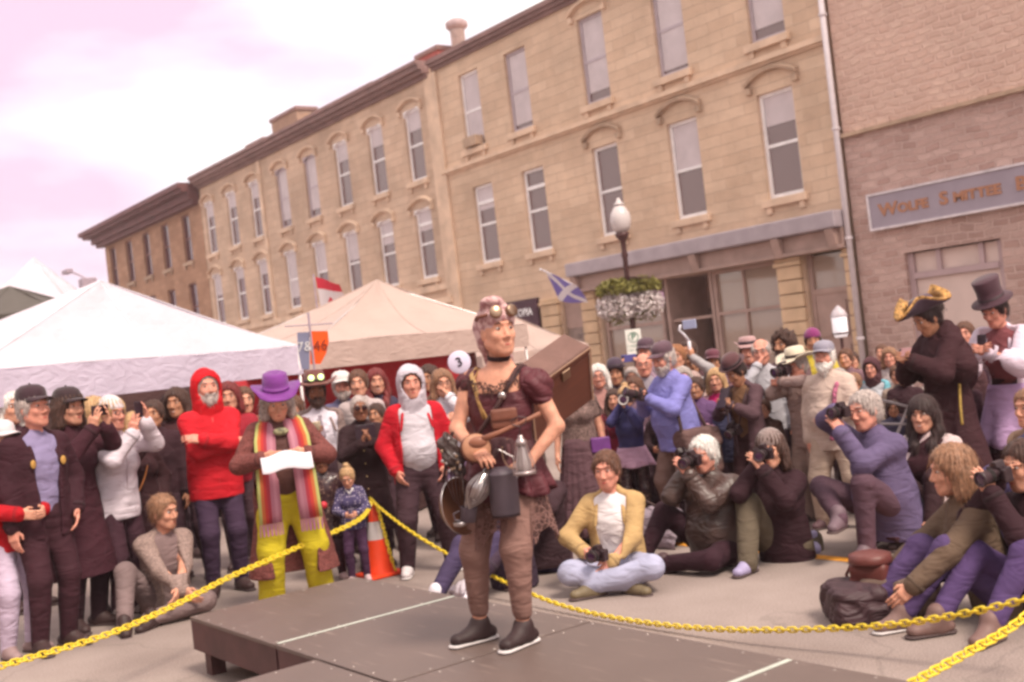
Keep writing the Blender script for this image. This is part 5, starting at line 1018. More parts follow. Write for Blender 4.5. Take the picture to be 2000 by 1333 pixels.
P39 = person('smiling man in tan shirt jacket and pale jeans sitting cross legged, small camera in hand', 1186, 930, 272, yaw=-14, legs='cross', skin='pink', hair='short', hairc='brown', smile=1, beard=None, top=((.44, .285, .13), .026, .10, .13), shirt=(.70, .64, .66), hands=(((.17, .30, -.34), (1, 0, -.6)), ((.02, .32, -.42), (1, 0, -.6))), trousers=(.38, .38, .52), loose=.026, shoe=(.16, .12, .07), sole=(.5, .45, .3), head=(-4, 4, 0), vtaper=.2, curl=(.7, .6), fat=1.06)
camera('small black camera held low by the man in the tan jacket', P39['w'](P39['grip']['R']+v3(-.06, .04, .02)), P39['wd'](v3(.35, 1, 0)), lens=.08)
leather, = (M('worn_black_leather', (.07, .04, .035), .42, .25, 9, .5, 60, fold=.7, spec=.5),)
P40 = person('grey haired photographer in black leather jacket sitting on the road', 1378, 915, 262, yaw=-34, legs='side', skin='pink', hair='short', hairc='white', fat=1.28, hands=('eye', 'lens'), topmat=leather, fab='lea', top=((.07, .04, .035), .034, .10, 0), foldamp=.008, trousers=(.035, .013, .020), shoe=(.07, .035, .04), lean=6, head=(0, 4, 0))
heldcam(P40, 'black camera with large lens aimed by the leather jacket photographer', lens=.12)
P41 = person('kneeling photographer in black coat and grey knitted hat', 1506, 890, 268, yaw=-18, legs='kneel', skin='fair', fem=True, hat=('beanie', (.22, .16, .15), 0), hair='bob', hairc='dkbrown', hands=('eye', 'lens'), top=((.032, .012, .017), .034, .12, 0), trousers=(.11, .085, .06), loose=.03, shoe=(.35, .30, .48), sole=(.5, .3, .4), lean=8)
heldcam(P41, 'black camera with ribbed lens aimed by the kneeling photographer', lens=.11)
P37 = person('seated woman with shaggy light brown hair in olive jacket, back turned to the crowd', 1868, 1000, 350, yaw=-92, legs='floor', fem=True, hair='bob', hairc='ltbrown', top=((.13, .085, .06), .03, .12, 0), trousers=(.085, .05, .135), hands=('knee', 'knee'), shoe=(.17, .10, .09), lean=14, crop=.1, sole=(.6, .5, .5))
camera('camera on the lap of the shaggy haired woman', seat(P37, .12, .30, .10), P37['wd'](v3(.9, .5, -.2)), lens=.12)
P38 = person('photographer in black top and purple jeans at the right edge, camera at the eye', 2008, 985, 362, yaw=-62, legs='floor', hair='short', hairc='dkbrown', top=((.035, .012, .018), .03, .12, 0), trousers=(.08, .045, .13), hands=('eye', 'lens'), shoe=(.16, .09, .08), crop=.1, head=(0, 6, 0), noshoe=False)
heldcam(P38, 'black camera at the eye of the photographer on the right edge', lens=.12)
P42 = person('person in tan coat over slate blue top at the right edge behind the seated photographers', 2012, 800, 280, yaw=-60, legs='stool', hair='short', hairc='ltbrown', top=((.36, .24, .17), .034, .14, .14), shirt=(.13, .13, .26), trousers=(.08, .06, .14), hands=('hang', 'lap'))
# ---- farther heads between the front rows: (label, x, y, scale, hair, hair colour, top colour, skin, hat)
BG = [
 ('distant bystander with ginger hair between blue jacket and gimbal stick', 1322, 700, 195, 'short', 'ginger', (.40, .28, .26), 'fair', None),
 ('distant dark haired bystander under the gimbal stick', 1345, 690, 183, 'short', 'dkbrown', (.12, .06, .07), 'tan', None),
 ('distant bystander with magenta and yellow headdress behind the grey cap', 1588, 668, 183, 'short', 'dkbrown', (.55, .42, .05), 'tan', ('beanie', (.20, .02, .12), 0)),
 ('distant brown haired bystander right of the white bearded man', 1652, 702, 183, 'short', 'brown', (.18, .10, .12), 'fair', None),
 ('distant dark haired bystander left of the brown hood', 1666, 706, 170, 'short', 'dkbrown', (.10, .05, .06), 'fair', None),
 ('distant fair haired bystander right of the brown hood', 1738, 700, 183, 'bob', 'ltbrown', (.42, .34, .34), 'pink', None),
 ('distant bystander between the brown hood and the tricorn', 1722, 690, 158, 'short', 'brown', (.22, .13, .13), 'fair', None),
 ('distant bystander in cream shirt close to the black tricorn coat', 1752, 735, 207, 'short', 'brown', (.45, .34, .28), 'fair', None),
 ('distant bystander in a dark cap between camera lens and blue jacket', 1262, 690, 183, 'short', 'grey', (.20, .14, .18), 'pink', ('cap', (.08, .04, .06))),
 ('distant bystander with brown hair behind the red hair woman', 700, 752, 201, 'short', 'brown', (.42, .34, .34), 'fair', None),
 ('distant bystander behind the right shoulder of the grey hood', 838, 742, 195, 'bob', 'dkbrown', (.35, .02, .03), 'tan', None),
 ('distant bystander with dark hair left of the red rain jacket', 345, 790, 212, 'bob', 'dkbrown', (.08, .03, .035), 'tan', None),
 ('distant bystander in burgundy between red jacket and purple hat', 448, 778, 207, 'bob', 'red', (.30, .02, .035), 'fair', None),
 ('distant bystander in black between bowler hat and cream hat', 1500, 760, 212, 'short', 'dkbrown', (.06, .03, .035), 'tan', None),
 ('distant bystander in purple shadow behind the pink dress', 1360, 760, 212, 'short', 'dkbrown', (.14, .07, .17), 'tan', None),
 ('bystander in brown coat close behind the shiny white sleeve', 1880, 700, 212, 'short', 'dkbrown', (.07, .03, .035), 'tan', None),
 ('bystander in dark blue denim behind the purple jacket woman', 1760, 770, 212, 'bob', 'dkbrown', (.09, .08, .17), 'fair', None),
 ('bystander in dark green coat close behind the leather jacket photographer', 1340, 770, 205, 'short', 'brown', (.06, .05, .04), 'fair', None),
 ('bystander in black overcoat behind the kneeling photographer', 1470, 742, 205, 'short', 'dkbrown', (.045, .018, .022), 'tan', None),
 ('bystander in maroon behind the cream hat photographer', 1530, 735, 200, 'bob', 'dkbrown', (.16, .03, .05), 'fair', None),
 ('bystander in grey plum coat behind the beige sweatshirt', 1640, 742, 205, 'bob', 'grey', (.12, .07, .10), 'pink', None),
 ('bystander in brown duffle coat right of the beige sweatshirt', 1668, 750, 212, 'short', 'ltbrown', (.12, .06, .045), 'fair', None),
 ('bystander in black near the tricorn coat hem', 1765, 735, 215, 'short', 'black', (.04, .016, .022), 'tan', None),
 ('bystander in dark plum between tricorn and top hat', 1885, 655, 205, 'short', 'brown', (.07, .03, .05), 'pink', None),
 ('bystander in pale scarf between maroon sweater and blue jacket', 1240, 760, 200, 'bob', 'brown', (.20, .12, .16), 'fair', None),
 ('bystander in navy anorak between pink dress and blazer, lower head', 1418, 790, 216, 'short', 'brown', (.05, .05, .10), 'fair', None),
 ('bystander in black hat and coat behind the grey shoulder bag', 1288, 800, 210, 'short', 'dkbrown', (.035, .016, .02), 'tan', ('cap', (.04, .02, .025))),
 ('bystander in grey tweed behind the blue jacket arm', 1335, 742, 206, 'bob', 'grey', (.20, .15, .15), 'pink', None),
 ('bystander in dark brown jacket right of the blazer', 1492, 800, 222, 'short', 'brown', (.07, .035, .03), 'fair', None),
 ('bystander in wine red scarf right of the white bearded man', 1662, 790, 222, 'bob', 'dkbrown', (.17, .025, .045), 'fair', None),
 ('bystander in slate jacket left of the tricorn coat', 1745, 800, 226, 'short', 'dkbrown', (.08, .07, .12), 'tan', None),
 ('bystander in black velvet between coat and lilac skirt', 1876, 740, 228, 'bob', 'dkbrown', (.04, .016, .025), 'fair', None),
 ('bystander in dusky pink hat behind the bald man', 1462, 690, 196, 'short', 'brown', (.25, .14, .16), 'pink', ('brim', (.40, .24, .24), 0, .13, .09)),
 ('bystander in dark coat behind the girl in the dotted sweater', 735, 812, 205, 'short', 'dkbrown', (.045, .02, .024), 'tan', None),
 ('bystander in plum coat behind the grey suit', 575, 800, 205, 'short', 'brown', (.10, .04, .06), 'fair', None),
 ('bystander in black coat between white jacket and red jacket', 300, 812, 215, 'short', 'dkbrown', (.04, .018, .022), 'tan', None),
 ('bystander in grey sweater right behind the grey hood', 848, 795, 200, 'short', 'brown', (.30, .26, .28), 'pink', None)]
for i, (lb, x, y, s_, hr_, hcx, tcx_, skx, ht) in enumerate(BG):
    person(lb, x, y, s_, yaw=random.uniform(-25, 15), hair=hr_, hairc=hcx, top=(tcx_, .026, .1, 0), trousers=(.06, .03, .04), skin=skx, hat=ht, vox=.012, face=True, smile=i % 3, hands=('hang', 'hang') if i % 2 else ('front', 'front'))
# shoulder bag on the skirt, bags on the ground
o = thing('purse', 'small purple purse with pale piping on the pleated skirt', 'bag', seat(P19, -.20, .10, .02), P19['rz']+.2); MB().box(-.085, .085, -.03, .03, -.065, .065).build('purse_body', M('purple_leather', (.15, .04, .20), .35, .2, 9), o, bevel=.012)
MB().tube([(-.07, -.034, -.05), (.07, -.034, -.05), (.07, -.034, .05), (-.07, -.034, .05)], .003, 5, True).build('piping', M('pale_piping', (.5, .35, .5)), o); MB().tube([(-.08, 0, .06), (-.05, -.02, .3), (.05, -.05, .5)], .006, 6).build('purse_strap', MATS['black_webbing'], o, True)
o = thing('grey_bag', 'slouched grey mauve shoulder bag beside the leather jacket photographer', 'bag', onground(1292, 1066), P40['rz']); gb = M('grey_nylon', (.26, .20, .24), .6, .2, 9, .3, 200, fold=1.0)
soft('bag_body', [rbox((0, 0, .15), (.15, .09, .10), .06, .02, taper=.25)], .011, gb, o, folds(.014, .9, 3)); MB().tube([(-.12, 0, .22), (-.02, .05, .34), (.12, .08, .42), (.26, .1, .5)], .012, 8).build('bag_strap', MATS['black_webbing'], o, True)
o = thing('equipment_bag', 'open black equipment bag on the road, brown handbag resting on it', 'bag', onground(1672, 1212), P37['rz']); bk = M('black_nylon', (.05, .022, .028), .6, .2, 9, .3, 200, fold=1.0)
soft('bag_body', [rbox((0, 0, .10), (.14, .10, .06), .05, .02)], .010, bk, o, folds(.012, 1, 5)); soft('bag_pocket', [rbox((-.12, -.08, .07), (.05, .04, .03), .03, .02)], .010, bk, o, folds(.006, 1, 5))
MB().tube([(-.1, -.1, .16), (-.14, -.16, .1), (-.05, -.2, .04), (.06, -.14, .12)], .009, 8).build('bag_strap', MATS['black_webbing'], o, True)
o = thing('brown_handbag', 'dark brown leather handbag with round lid near the seated women', 'bag', onground(1712, 1200)+v3(0, 0, .0), .3); bl = M('red_brown_leather', (.13, .035, .03), .45, .2, 9, .3)
soft('bag_body', [rbox((0, 0, .16), (.08, .06, .12), .03, .02)], .009, bl, o, folds(.006, 1, 1)); MB().lathe([(.12, 0), (.125, .01), (.12, .05), (.09, .06), (0, .062)], 24, (0, 0, .30)).build('bag_lid', bl, o, True); MB().tube([(-.09, 0, .1), (-.16, .02, .22), (-.09, .02, .34)], .01, 6).build('bag_handle', bl, o, True)
o = thing('padded_bag', 'olive brown padded bag between handbag and purple jeans', 'bag', onground(1762, 1196), .5); soft('bag_body', [rbox((0, 0, .12), (.17, .10, .07), .05, .02)], .010, M('olive_nylon', (.15, .095, .075), .7, .2, 9, .3, 200, fold=.8), o, folds(.010, .9, 8)); MB().tube([(-.15, -.05, .19), (-.05, -.06, .27), (.14, -.04, .24)], .012, 8).build('bag_strap', bl, o, True)
o = soft('crumpled_cloth', [ell((0, 0, .05), (.10, .08, .07), .04), ell((-.12, 0, .03), (.10, .05, .035), .03), ell((.04, .06, .07), (.07, .06, .09), .03)], .008, cloth('white_rag', (.66, .58, .66)), None, folds(.012, 1.6, 2)); o.location = tuple(onground(912, 1166)); tag(o, 'crumpled white cloth lying by the back edge of the stage', 'cloth')
# ------------------------------------------------------------------ stage, cone, chain
bd, t_, b_ = bsdf('painted_stage_board'); l_ = t_.links.new; g_ = nn(t_, 'ShaderNodeNewGeometry')
n1_ = nn(t_, 'ShaderNodeTexNoise'); n1_.inputs['Scale'].default_value = 2.2; n1_.inputs['Detail'].default_value = 8; n1_.inputs['Roughness'].default_value = .7; l_(g_.outputs['Position'], n1_.inputs[0])
mp_ = nn(t_, 'ShaderNodeMapping'); mp_.inputs['Scale'].default_value = (3, 26, 3); mp_.inputs['Rotation'].default_value = (0, 0, .5); n2_ = nn(t_, 'ShaderNodeTexNoise'); n2_.inputs['Scale'].default_value = 1.2; n2_.inputs['Detail'].default_value = 5; l_(g_.outputs['Position'], mp_.inputs[0]); l_(mp_.outputs[0], n2_.inputs[0])
r1_ = nn(t_, 'ShaderNodeMapRange'); r1_.inputs[1].default_value = .62; r1_.inputs[2].default_value = .75; l_(n2_.outputs[0], r1_.inputs[0])
c_ = nn(t_, 'ShaderNodeMix', data_type='RGBA'); c_.inputs[6].default_value = (.095, .064, .056, 1); c_.inputs[7].default_value = (.16, .112, .098, 1); l_(n1_.outputs[0], c_.inputs[0])
c2_ = nn(t_, 'ShaderNodeMix', data_type='RGBA'); c2_.inputs[7].default_value = (.36, .27, .23, 1); fm_ = nn(t_, 'ShaderNodeMath', operation='MULTIPLY'); fm_.inputs[1].default_value = .35; l_(r1_.outputs[0], fm_.inputs[0]); l_(fm_.outputs[0], c2_.inputs[0]); l_(c_.outputs[2], c2_.inputs[6]); l_(c2_.outputs[2], b_.inputs['Base Color'])
b_.inputs['Roughness'].default_value = .48; rm_ = nn(t_, 'ShaderNodeMapRange'); rm_.inputs[3].default_value = .38; rm_.inputs[4].default_value = .62; l_(n1_.outputs[0], rm_.inputs[0]); l_(rm_.outputs[0], b_.inputs['Roughness'])
bp_ = nn(t_, 'ShaderNodeBump'); bp_.inputs['Strength'].default_value = .2; bp_.inputs['Distance'].default_value = .004; l_(n2_.outputs[0], bp_.inputs['Height']); l_(bp_.outputs[0], b_.inputs['Normal'])
fram = M('dark_stage_timber', (.085, .035, .035), .6, .25, 6); tape = M('pale_green_tape', (.50, .52, .46), .6, .1, 10); ZT = .355
def riser(x0, x1, y0, y1, label):
    o = thing('stage_riser', label, 'stage platform', ((x0+x1)/2, (y0+y1)/2, 0), 0, 'low stage platforms pushed together'); w, d = (x1-x0)/2, (y1-y0)/2; g = .004
    MB().box(-w+g, w-g, -d+g, d-g, ZT-.022, ZT).build('deck', bd, o, bevel=.003)
    MB().box(-w+g+.004, w-g-.004, -d+g+.004, -d+.045, ZT-.20, ZT-.023).build('side_rail', fram, o); MB().box(-w+g+.004, w-g-.004, d-.045, d-g-.004, ZT-.20, ZT-.023).build('side_rail', fram, o)
    MB().box(-w+g+.004, -w+.045, -d+.046, d-.046, ZT-.20, ZT-.023).build('end_rail', fram, o); MB().box(w-.045, w-g-.004, -d+.046, d-.046, ZT-.20, ZT-.023).build('end_rail', fram, o)
    sc = MB()
    for i in range(7):
        for sy in (-1, 1): sc.lathe([(.007, ZT), (.006, ZT+.0015)], 8, ((i/6-.5)*(2*w-.08), sy*(d-.035), 0))
    for i in range(1, 6):
        for sx in (-1, 1): sc.lathe([(.007, ZT), (.006, ZT+.0015)], 8, (sx*(w-.035), (i/6-.5)*(2*d-.08), 0))
    tag(sc.build('screw_heads', M('worn_steel', (.35, .3, .28), .4, metal=.8), o), kind='stuff')
    for sx in (-1, 1):
        for sy in (-1, 1): MB().box(sx*(w-.10)-.045, sx*(w-.10)+.045, sy*(d-.10)-.045, sy*(d-.10)+.045, 0, ZT-.024).build('leg', fram, o)
    return o
riser(-6.84, -5.62, 2.45, 3.62, 'stage platform at the left back corner with its legs showing'); riser(-5.61, -4.40, 2.45, 3.62, 'stage platform beneath the performer, left of the dark seam'); riser(-4.39, -3.13, 2.45, 3.62, 'stage platform right of the dark seam under the performer'); riser(-3.12, -1.9, 2.45, 3.62, 'stage platform at the right with tape along its edge')
riser(-5.12, -3.9, 1.23, 2.44, 'nearest stage platform stepping forward at the bottom of the picture'); riser(-3.89, -2.67, 1.23, 2.44, 'near right stage platform, bottom edge of the picture')
for x, lb in ((-5.615, 'pale green tape line across the left of the stage'), (-3.125, 'pale green tape line at the lower right of the stage')):
    tag(MB().box(x-.013, x+.013, 2.47, 3.60, ZT+.001, ZT+.003).build('stage_tape', tape), lb, 'tape')
cp = onground(742, 1124); o = thing('traffic_cone', 'orange traffic cone with white band, chain resting over its top', 'cone', cp); org = M('cone_orange', (.80, .055, .01), .55, .1, 8, .1); wr = M('cone_white', (.62, .56, .56), .45)
MB().lathe([(.022, .62), (.026, .62), (.048, .46), (.0485, .459)][::-1], 24, close=False).build('cone_tip', org, o, True); MB().lathe([(.0745, .31), (.128, .035), (.13, .03)][::-1], 24, close=False).build('cone_body', org, o, True)
MB().lathe([(.075, .308), (.049, .458)], 24, close=False).build('white_band', wr, o, True); MB().box(-.17, .17, -.17, .17, 0, .03).build('cone_base', org, o, bevel=.012)
chy = M('yellow_chain_plastic', (.76, .56, .03), .4, .12, 12, .1, spec=.5)
def catenary(pts):
    P_ = [Vector(tuple(p)) for p in pts]; o = []
    for i in range(len(P_)-1):
        a, b, c, d = P_[max(i-1, 0)], P_[i], P_[i+1], P_[min(i+2, len(P_)-1)]
        for j in range(24):
            t = j/24; o.append(.5*((2*b)+(-a+c)*t+(2*a-5*b+4*c-d)*t*t+(-a+3*b-3*c+d)*t**3))
    return o+[P_[-1]]
def chain(label, pts, pitch=.040, L2=.028, Wd=.0160, r=.0055):
    path = catenary(pts); mb = MB(); acc = 0; i = 0; n = 0; last = path[0]; nxt = 0
    seg = [(path[j+1]-path[j]).length for j in range(len(path)-1)]; tot = sum(seg); s = 0; j = 0; cum = 0
    while s < tot:
        while j < len(seg)-1 and cum+seg[j] < s: cum += seg[j]; j += 1
        p = path[j].lerp(path[j+1], (s-cum)/max(seg[j], 1e-6)); t = (path[j+1]-path[j]).normalized(); u = Vector((0, 0, 1)) if abs(t.z) < .95 else Vector((1, 0, 0)); x = t.cross(u).normalized(); y = x.cross(t)
        w = (x if n % 2 else y); w = (w+(y if n % 2 else x)*.35).normalized()
        ring = [p+t*(L2*.55*(1 if math.cos(a) > 0 else -1)+L2*.45*math.cos(a)) + w*Wd*math.sin(a) for a in np.linspace(0, 2*math.pi, 13)[:-1]]
        mb.tube(ring, r, 6, True); s += pitch; n += 1
    return tag(mb.build('plastic_chain', chy, None, True), label, 'chain')
zt = cp+v3(0, 0, .63)
chain('yellow plastic chain from the cone down to the left edge', [zt, at(700, 1016, 8.95), at(580, 1070, 8.3), at(450, 1127, 7.65), at(330, 1188, 7.1), at(200, 1243, 6.6), at(0, 1302, 6.1), at(-160, 1350, 5.7)])
chain('yellow plastic chain sagging right from the cone behind the performer', [zt, at(790, 1030, 8.95), at(870, 1080, 8.55), at(960, 1125, 8.1), at(1080, 1177, 7.5), at(1200, 1207, 7.0), at(1350, 1226, 6.5), at(1500, 1231, 6.1), at(1700, 1224, 5.7), at(1850, 1205, 5.4), at(2000, 1172, 5.15), at(2060, 1150, 5.05)])
chain('yellow plastic chain crossing the lower right corner', [at(2060, 1150, 5.05), at(1980, 1222, 4.9), at(1880, 1280, 4.7), at(1780, 1336, 4.5), at(1640, 1420, 4.2)])
tl = [cp+v3(*q) for q in ((.0, 0, .63), (.02, -.03, .60), (.05, -.06, .46), (.085, -.09, .28), (.11, -.12, .10), (.13, -.14, .05))]
rgt = unit(R0*1.0-F0*.5); chain('loose end of yellow chain hanging down the front of the cone', [cp+rgt*a+v3(0, 0, b) for a, b in ((.0, .64), (.045, .60), (.075, .46), (.108, .28), (.145, .10), (.165, .04))], pitch=.036)
# ------------------------------------------------------------------ tents
def canopy(label, c, ze, zp, val, mat, sag=.10, legs=True, legm=None, n=12, group=None, inner=None, apex=None):
    """pyramid canopy over four corners (x,y), with valance, and legs"""
    c = [v3(p[0], p[1], ze) for p in c]; ctr = sum(c)/4 if apex is None else v3(*apex); ctr[2] = zp; base = v3(ctr[0], ctr[1], 0); o = thing('canopy_tent', label, 'tent', base, 0, group); V = []; Fc = []
    for s in range(4):
        a, b = c[s]-base, c[(s+1) % 4]-base; p0 = ctr-base; k0 = len(V)
        for j in range(n+1):
            t = j/n
            for i in range(n+1):
                u_ = i/n; e = a*(1-u_)+b*u_; q = p0*(1-t)+e*t; q = q.copy(); q[2] -= sag*math.sin(math.pi*t)*(1.0-.55*abs(2*u_-1)**2) - .012*math.sin(9*u_+5*t); V.append(q)
        for j in range(n):
            for i in range(n): w = n+1; Fc.append((k0+j*w+i, k0+j*w+i+1, k0+(j+1)*w+i+1, k0+(j+1)*w+i))
    r_ = mesh('roof', V, Fc, mat, o, True); sm_ = M(mat.name+'_seam', tuple(q*.8 for q in mat.node_tree.nodes['Principled BSDF'].inputs['Base Color'].links[0].from_node.inputs[6].default_value[:3]), .9)
    for s in range(4):
        for col in (0, n//2): MB().tube([V[s*(n+1)**2+j*(n+1)+col]+v3(0, 0, .004) for j in range(n+1)], .008, 5).build('seam', sm_, r_)
    for s in range(4):
        a, b = c[s]-base, c[(s+1) % 4]-base; nrm = unit(v3((b-a)[1], -(b-a)[0], 0)); V = []; m = 28
        for i in range(m+1):
            u_ = i/m; e = a*(1-u_)+b*u_+nrm*.012*math.sin(u_*38); V += [e-v3(0, 0, -.002), e+nrm*.01*math.sin(u_*55+1)-v3(0, 0, val*.5), e+nrm*.018*math.sin(u_*47)-v3(0, 0, val)]
        ob = mesh('valance', V, [(i*3+k, (i+1)*3+k, (i+1)*3+k+1, i*3+k+1) for i in range(m) for k in (0, 1)], inner or mat, o, True)
        q = c[s]-base; i0 = unit(v3(-q[0], -q[1], 0))*.05
        if legs: MB().tube([q*v3(1, 1, 0)+i0, q+i0], .02, 8).build('leg', legm or M('tent_pole', (.55, .5, .5), .4, metal=.3), o, True)
        MB().tube([q+i0*1.2-v3(0, 0, .05), (ctr-base)-v3(0, 0, .06)], .013, 6).build('roof_pole', legm or MATS.get('tent_pole') or M('tent_pole', (.55, .5, .5), .4), o)
    return o
def canvas(name, col, tr=.35):
    m = M(name, col, .8, .06, 2.5, .1, 200, fold=.35); b = m.node_tree.nodes['Principled BSDF']; l = m.node_tree.links.new
    ts = nn(m.node_tree, 'ShaderNodeBsdfTranslucent'); ts.inputs[0].default_value = tuple(c*.9 for c in col)+(1,); mxs = nn(m.node_tree, 'ShaderNodeMixShader'); mxs.inputs[0].default_value = tr
    out_ = m.node_tree.nodes['Material Output']; l(b.outputs[0], mxs.inputs[1]); l(ts.outputs[0], mxs.inputs[2]); l(mxs.outputs[0], out_.inputs[0]); return m
wcan = canvas('white_canvas', (.84, .78, .86), .45); pcan = canvas('pink_beige_canvas', (.58, .435, .39), .28); gcan = canvas('grey_green_canvas', (.09, .075, .065), .02); lavc = canvas('lavender_canvas', (.70, .62, .76), .3)
A = at(-80, 713, 9.3); B = at(588, 690, 13.6); dd = unit(np.cross(v3(0, 0, 1), (B-A)*v3(1, 1, 0)))*2.0
canopy('big white canopy tent on the left with a long lavender shaded valance', [A[:2], B[:2], (B+dd)[:2], (A+dd)[:2]], 2.10, 2.98, .33, wcan, .07, inner=lavc, apex=at(198, 566, 11.9))
A = at(600, 700, 13.7); B = at(1035, 690, 16.4); dd = unit(np.cross(v3(0, 0, 1), (B-A)*v3(1, 1, 0)))*3.2
canopy('pinkish beige canopy tent behind the crowd, right of the white one', [A[:2], B[:2], (B+dd)[:2], (A+dd)[:2]], 2.12, 3.02, .32, pcan, .16, apex=at(738, 560, 16.6))
T2 = (A, B, dd)
a_ = at(940, 690, 20.5); b_3 = at(1152, 690, 21.5); d3 = unit(np.cross(v3(0, 0, 1), (b_3-a_)*v3(1, 1, 0)))*2.2; canopy('low pinkish canopy half hidden behind the performer and chest', [a_[:2], b_3[:2], (b_3+d3)[:2], (a_+d3)[:2]], 1.72, 2.5, .2, pcan, .1)
q0 = at(-190, 660, 24); q1 = at(112, 600, 24); e0 = (q1-q0)*v3(1, 1, 0); dd = unit(np.cross(v3(0, 0, 1), e0))*3.2
canopy('dark grey green canopy tent far at the left edge', [q0[:2], q1[:2], (q1+dd)[:2], (q0+dd)[:2]], at(112, 602, 24)[2], at(35, 552, 25)[2], .3, gcan, .02)
q0 = at(-160, 600, 34); q1 = at(190, 590, 34); e0 = (q1-q0)*v3(1, 1, 0); dd = unit(np.cross(v3(0, 0, 1), e0))*4.5
canopy('far white marquee peak behind the grey green tent', [q0[:2], q1[:2], (q1+dd)[:2], (q0+dd)[:2]], 3.6, at(25, 505, 36)[2], .5, wcan, .2)
# red banner and dark cloth walls hanging under the tents
redc = canvas('red_banner_cloth', (.42, .02, .03), .15); drk = cloth('dark_tent_wall', (.055, .025, .025))
def drape(name, a, b, z0, z1, mat, label, cat, n=30):
    V = []; d = unit(b-a); nr = v3(-d[1], d[0], 0)
    for i in range(n+1):
        q = a+(b-a)*i/n; w = nr*.03*math.sin(i*1.3)
        V += [v3(q[0], q[1], z1)+w*.3, v3(q[0], q[1], z0)+w]
    o = mesh(name, V, [(2*i, 2*i+2, 2*i+3, 2*i+1) for i in range(n)], mat, None, True); o.modifiers.new('t', 'SOLIDIFY').thickness = .01; return tag(o, label, cat)
A, B, dd = T2
drape('tent_banner', at(420, 730, 14.6), at(905, 700, 15.6), 1.25, 1.86, redc, 'long red banner hung beneath the pinkish tent', 'banner')
drape('tent_wall', at(-60, 800, 13.5), at(470, 760, 15.2), .0, 2.0, drk, 'dark brown cloth wall under the white canopy', 'tent wall')
drape('tent_wall', at(420, 760, 16.5), at(930, 700, 17.2), .0, 1.9, cloth('maroon_wall', (.16, .05, .05)), 'maroon cloth wall at the back of the pinkish tent', 'tent wall')
tb = thing('stall_table', 'stall table with dark cloth under the pinkish tent', 'table', at(640, 800, 13.9)*v3(1, 1, 0), AZ); MB().box(-1.2, 1.2, -.38, .38, .72, .76).build('table_top', M('table_top', (.35, .25, .22), .6), tb); MB().box(-1.18, 1.18, -.37, .37, .02, .719).build('table_cloth', drk, tb)
# ------------------------------------------------------------------ street lamp with flower basket and parking sign
lp = at(1212, 430, 22.0); lamp = thing('street_lamp', 'dark post street lamp with white globe in front of the tan building', 'street lamp', lp*v3(1, 1, 0)); zg = lp[2]; dmt = M('dark_brown_post', (.075, .03, .03), .45, .15, 8, metal=.3)
MB().lathe([(.16, 0), (.16, .12), (.11, .2), (.09, .7), (.065, .8), (.055, 1.2), (.05, zg-.75), (.07, zg-.7), (.05, zg-.6), (.055, zg-.42), (.12, zg-.34), (.15, zg-.26)], 16).build('post', dmt, lamp, True)
glb = M('milky_globe', (.56, .50, .50), .25, .03, 5, 0); MB().lathe([(.12, -.24), (.18, -.15), (.205, 0), (.19, .12), (.12, .24), (.08, .28)], 24, (0, 0, zg)).build('globe', glb, lamp, True); MB().lathe([(.10, .281), (.11, .31), (.05, .36), (.03, .42), (.0, .44)], 16, (0, 0, zg)).build('finial', glb, lamp, True)
zb = at(1228, 572, 22.0)[2]; MB().tube([(-.62, 0, zb+.22), (0, 0, zb+.30), (.62, 0, zb+.22)], .018, 8).build('crossarm', dmt, lamp)
lat = v3(*R0)
leafm = M('basket_leaves', (.17, .15, .03), .6, .35, 12, .2); petal = M('white_petals', (.66, .58, .58), .6, .15, 12); petp = M('mauve_petals', (.50, .25, .50), .6, .2, 12)
def leaves(name, n, cen, rad, size, mat, parent, seed, low=-1):
    rn = random.Random(seed); V = []; Fc = []
    for i in range(n):
        while True:
            p = Vector((rn.uniform(-1, 1), rn.uniform(-1, 1), rn.uniform(low, 1)))
            if .3 < p.length < 1: break
        q = Vector((cen[0]+p.x*rad[0], cen[1]+p.y*rad[1], cen[2]+p.z*rad[2])); s = size*rn.uniform(.6, 1.3); a = Vector((rn.gauss(0, 1), rn.gauss(0, 1), rn.gauss(0, 1))).normalized(); b = a.cross(Vector((rn.gauss(0, 1), rn.gauss(0, 1), rn.gauss(0, 1)))).normalized(); k = len(V)
        V += [q-a*s, q+b*s*.45, q+a*s, q-b*s*.45]; Fc.append((k, k+1, k+2, k+3))
    return mesh(name, V, Fc, mat, parent)
for s, wd in ((-1, 'left'), (1, 'right')):
    o = thing('hanging_basket', 'hanging flower basket of white and mauve blooms on the %s side of the lamp post' % wd, 'flower basket', (lp[0]+lat[0]*s*.26, lp[1]+lat[1]*s*.26, zb-.12), 0, 'flower baskets on the lamp post')
    MB().lathe([(.05, -.22), (.18, -.14), (.24, .0), (.25, .02)], 16).build('basket', M('coir', (.12, .07, .04), .95), o, True)
    for a in range(3): MB().tube([(.22*math.cos(a*2.1), .22*math.sin(a*2.1), 0), (0, 0, .38)], .005, 5).build('hanger', dmt, o)
    leaves('foliage', 1100, (0, 0, .18), (.40, .38, .24), .055, leafm, o, 3+s, -.3); leaves('trailing_leaves', 420, (0, 0, -.18), (.34, .3, .32), .045, leafm, o, 13+s)
    leaves('white_flowers', 2000, (.0, 0, -.12), (.42, .40, .32), .046, petal, o, 23+s); leaves('mauve_flowers', 300, (lat[0]*.24, lat[1]*.24, -.0), (.2, .2, .26), .034, petp, o, 33+s)
sp_ = at(1238, 668, 21.6); o = thing('parking_sign', 'small white parking sign with circled P on the lamp post', 'sign', sp_, math.atan2(R0[1], R0[0]))
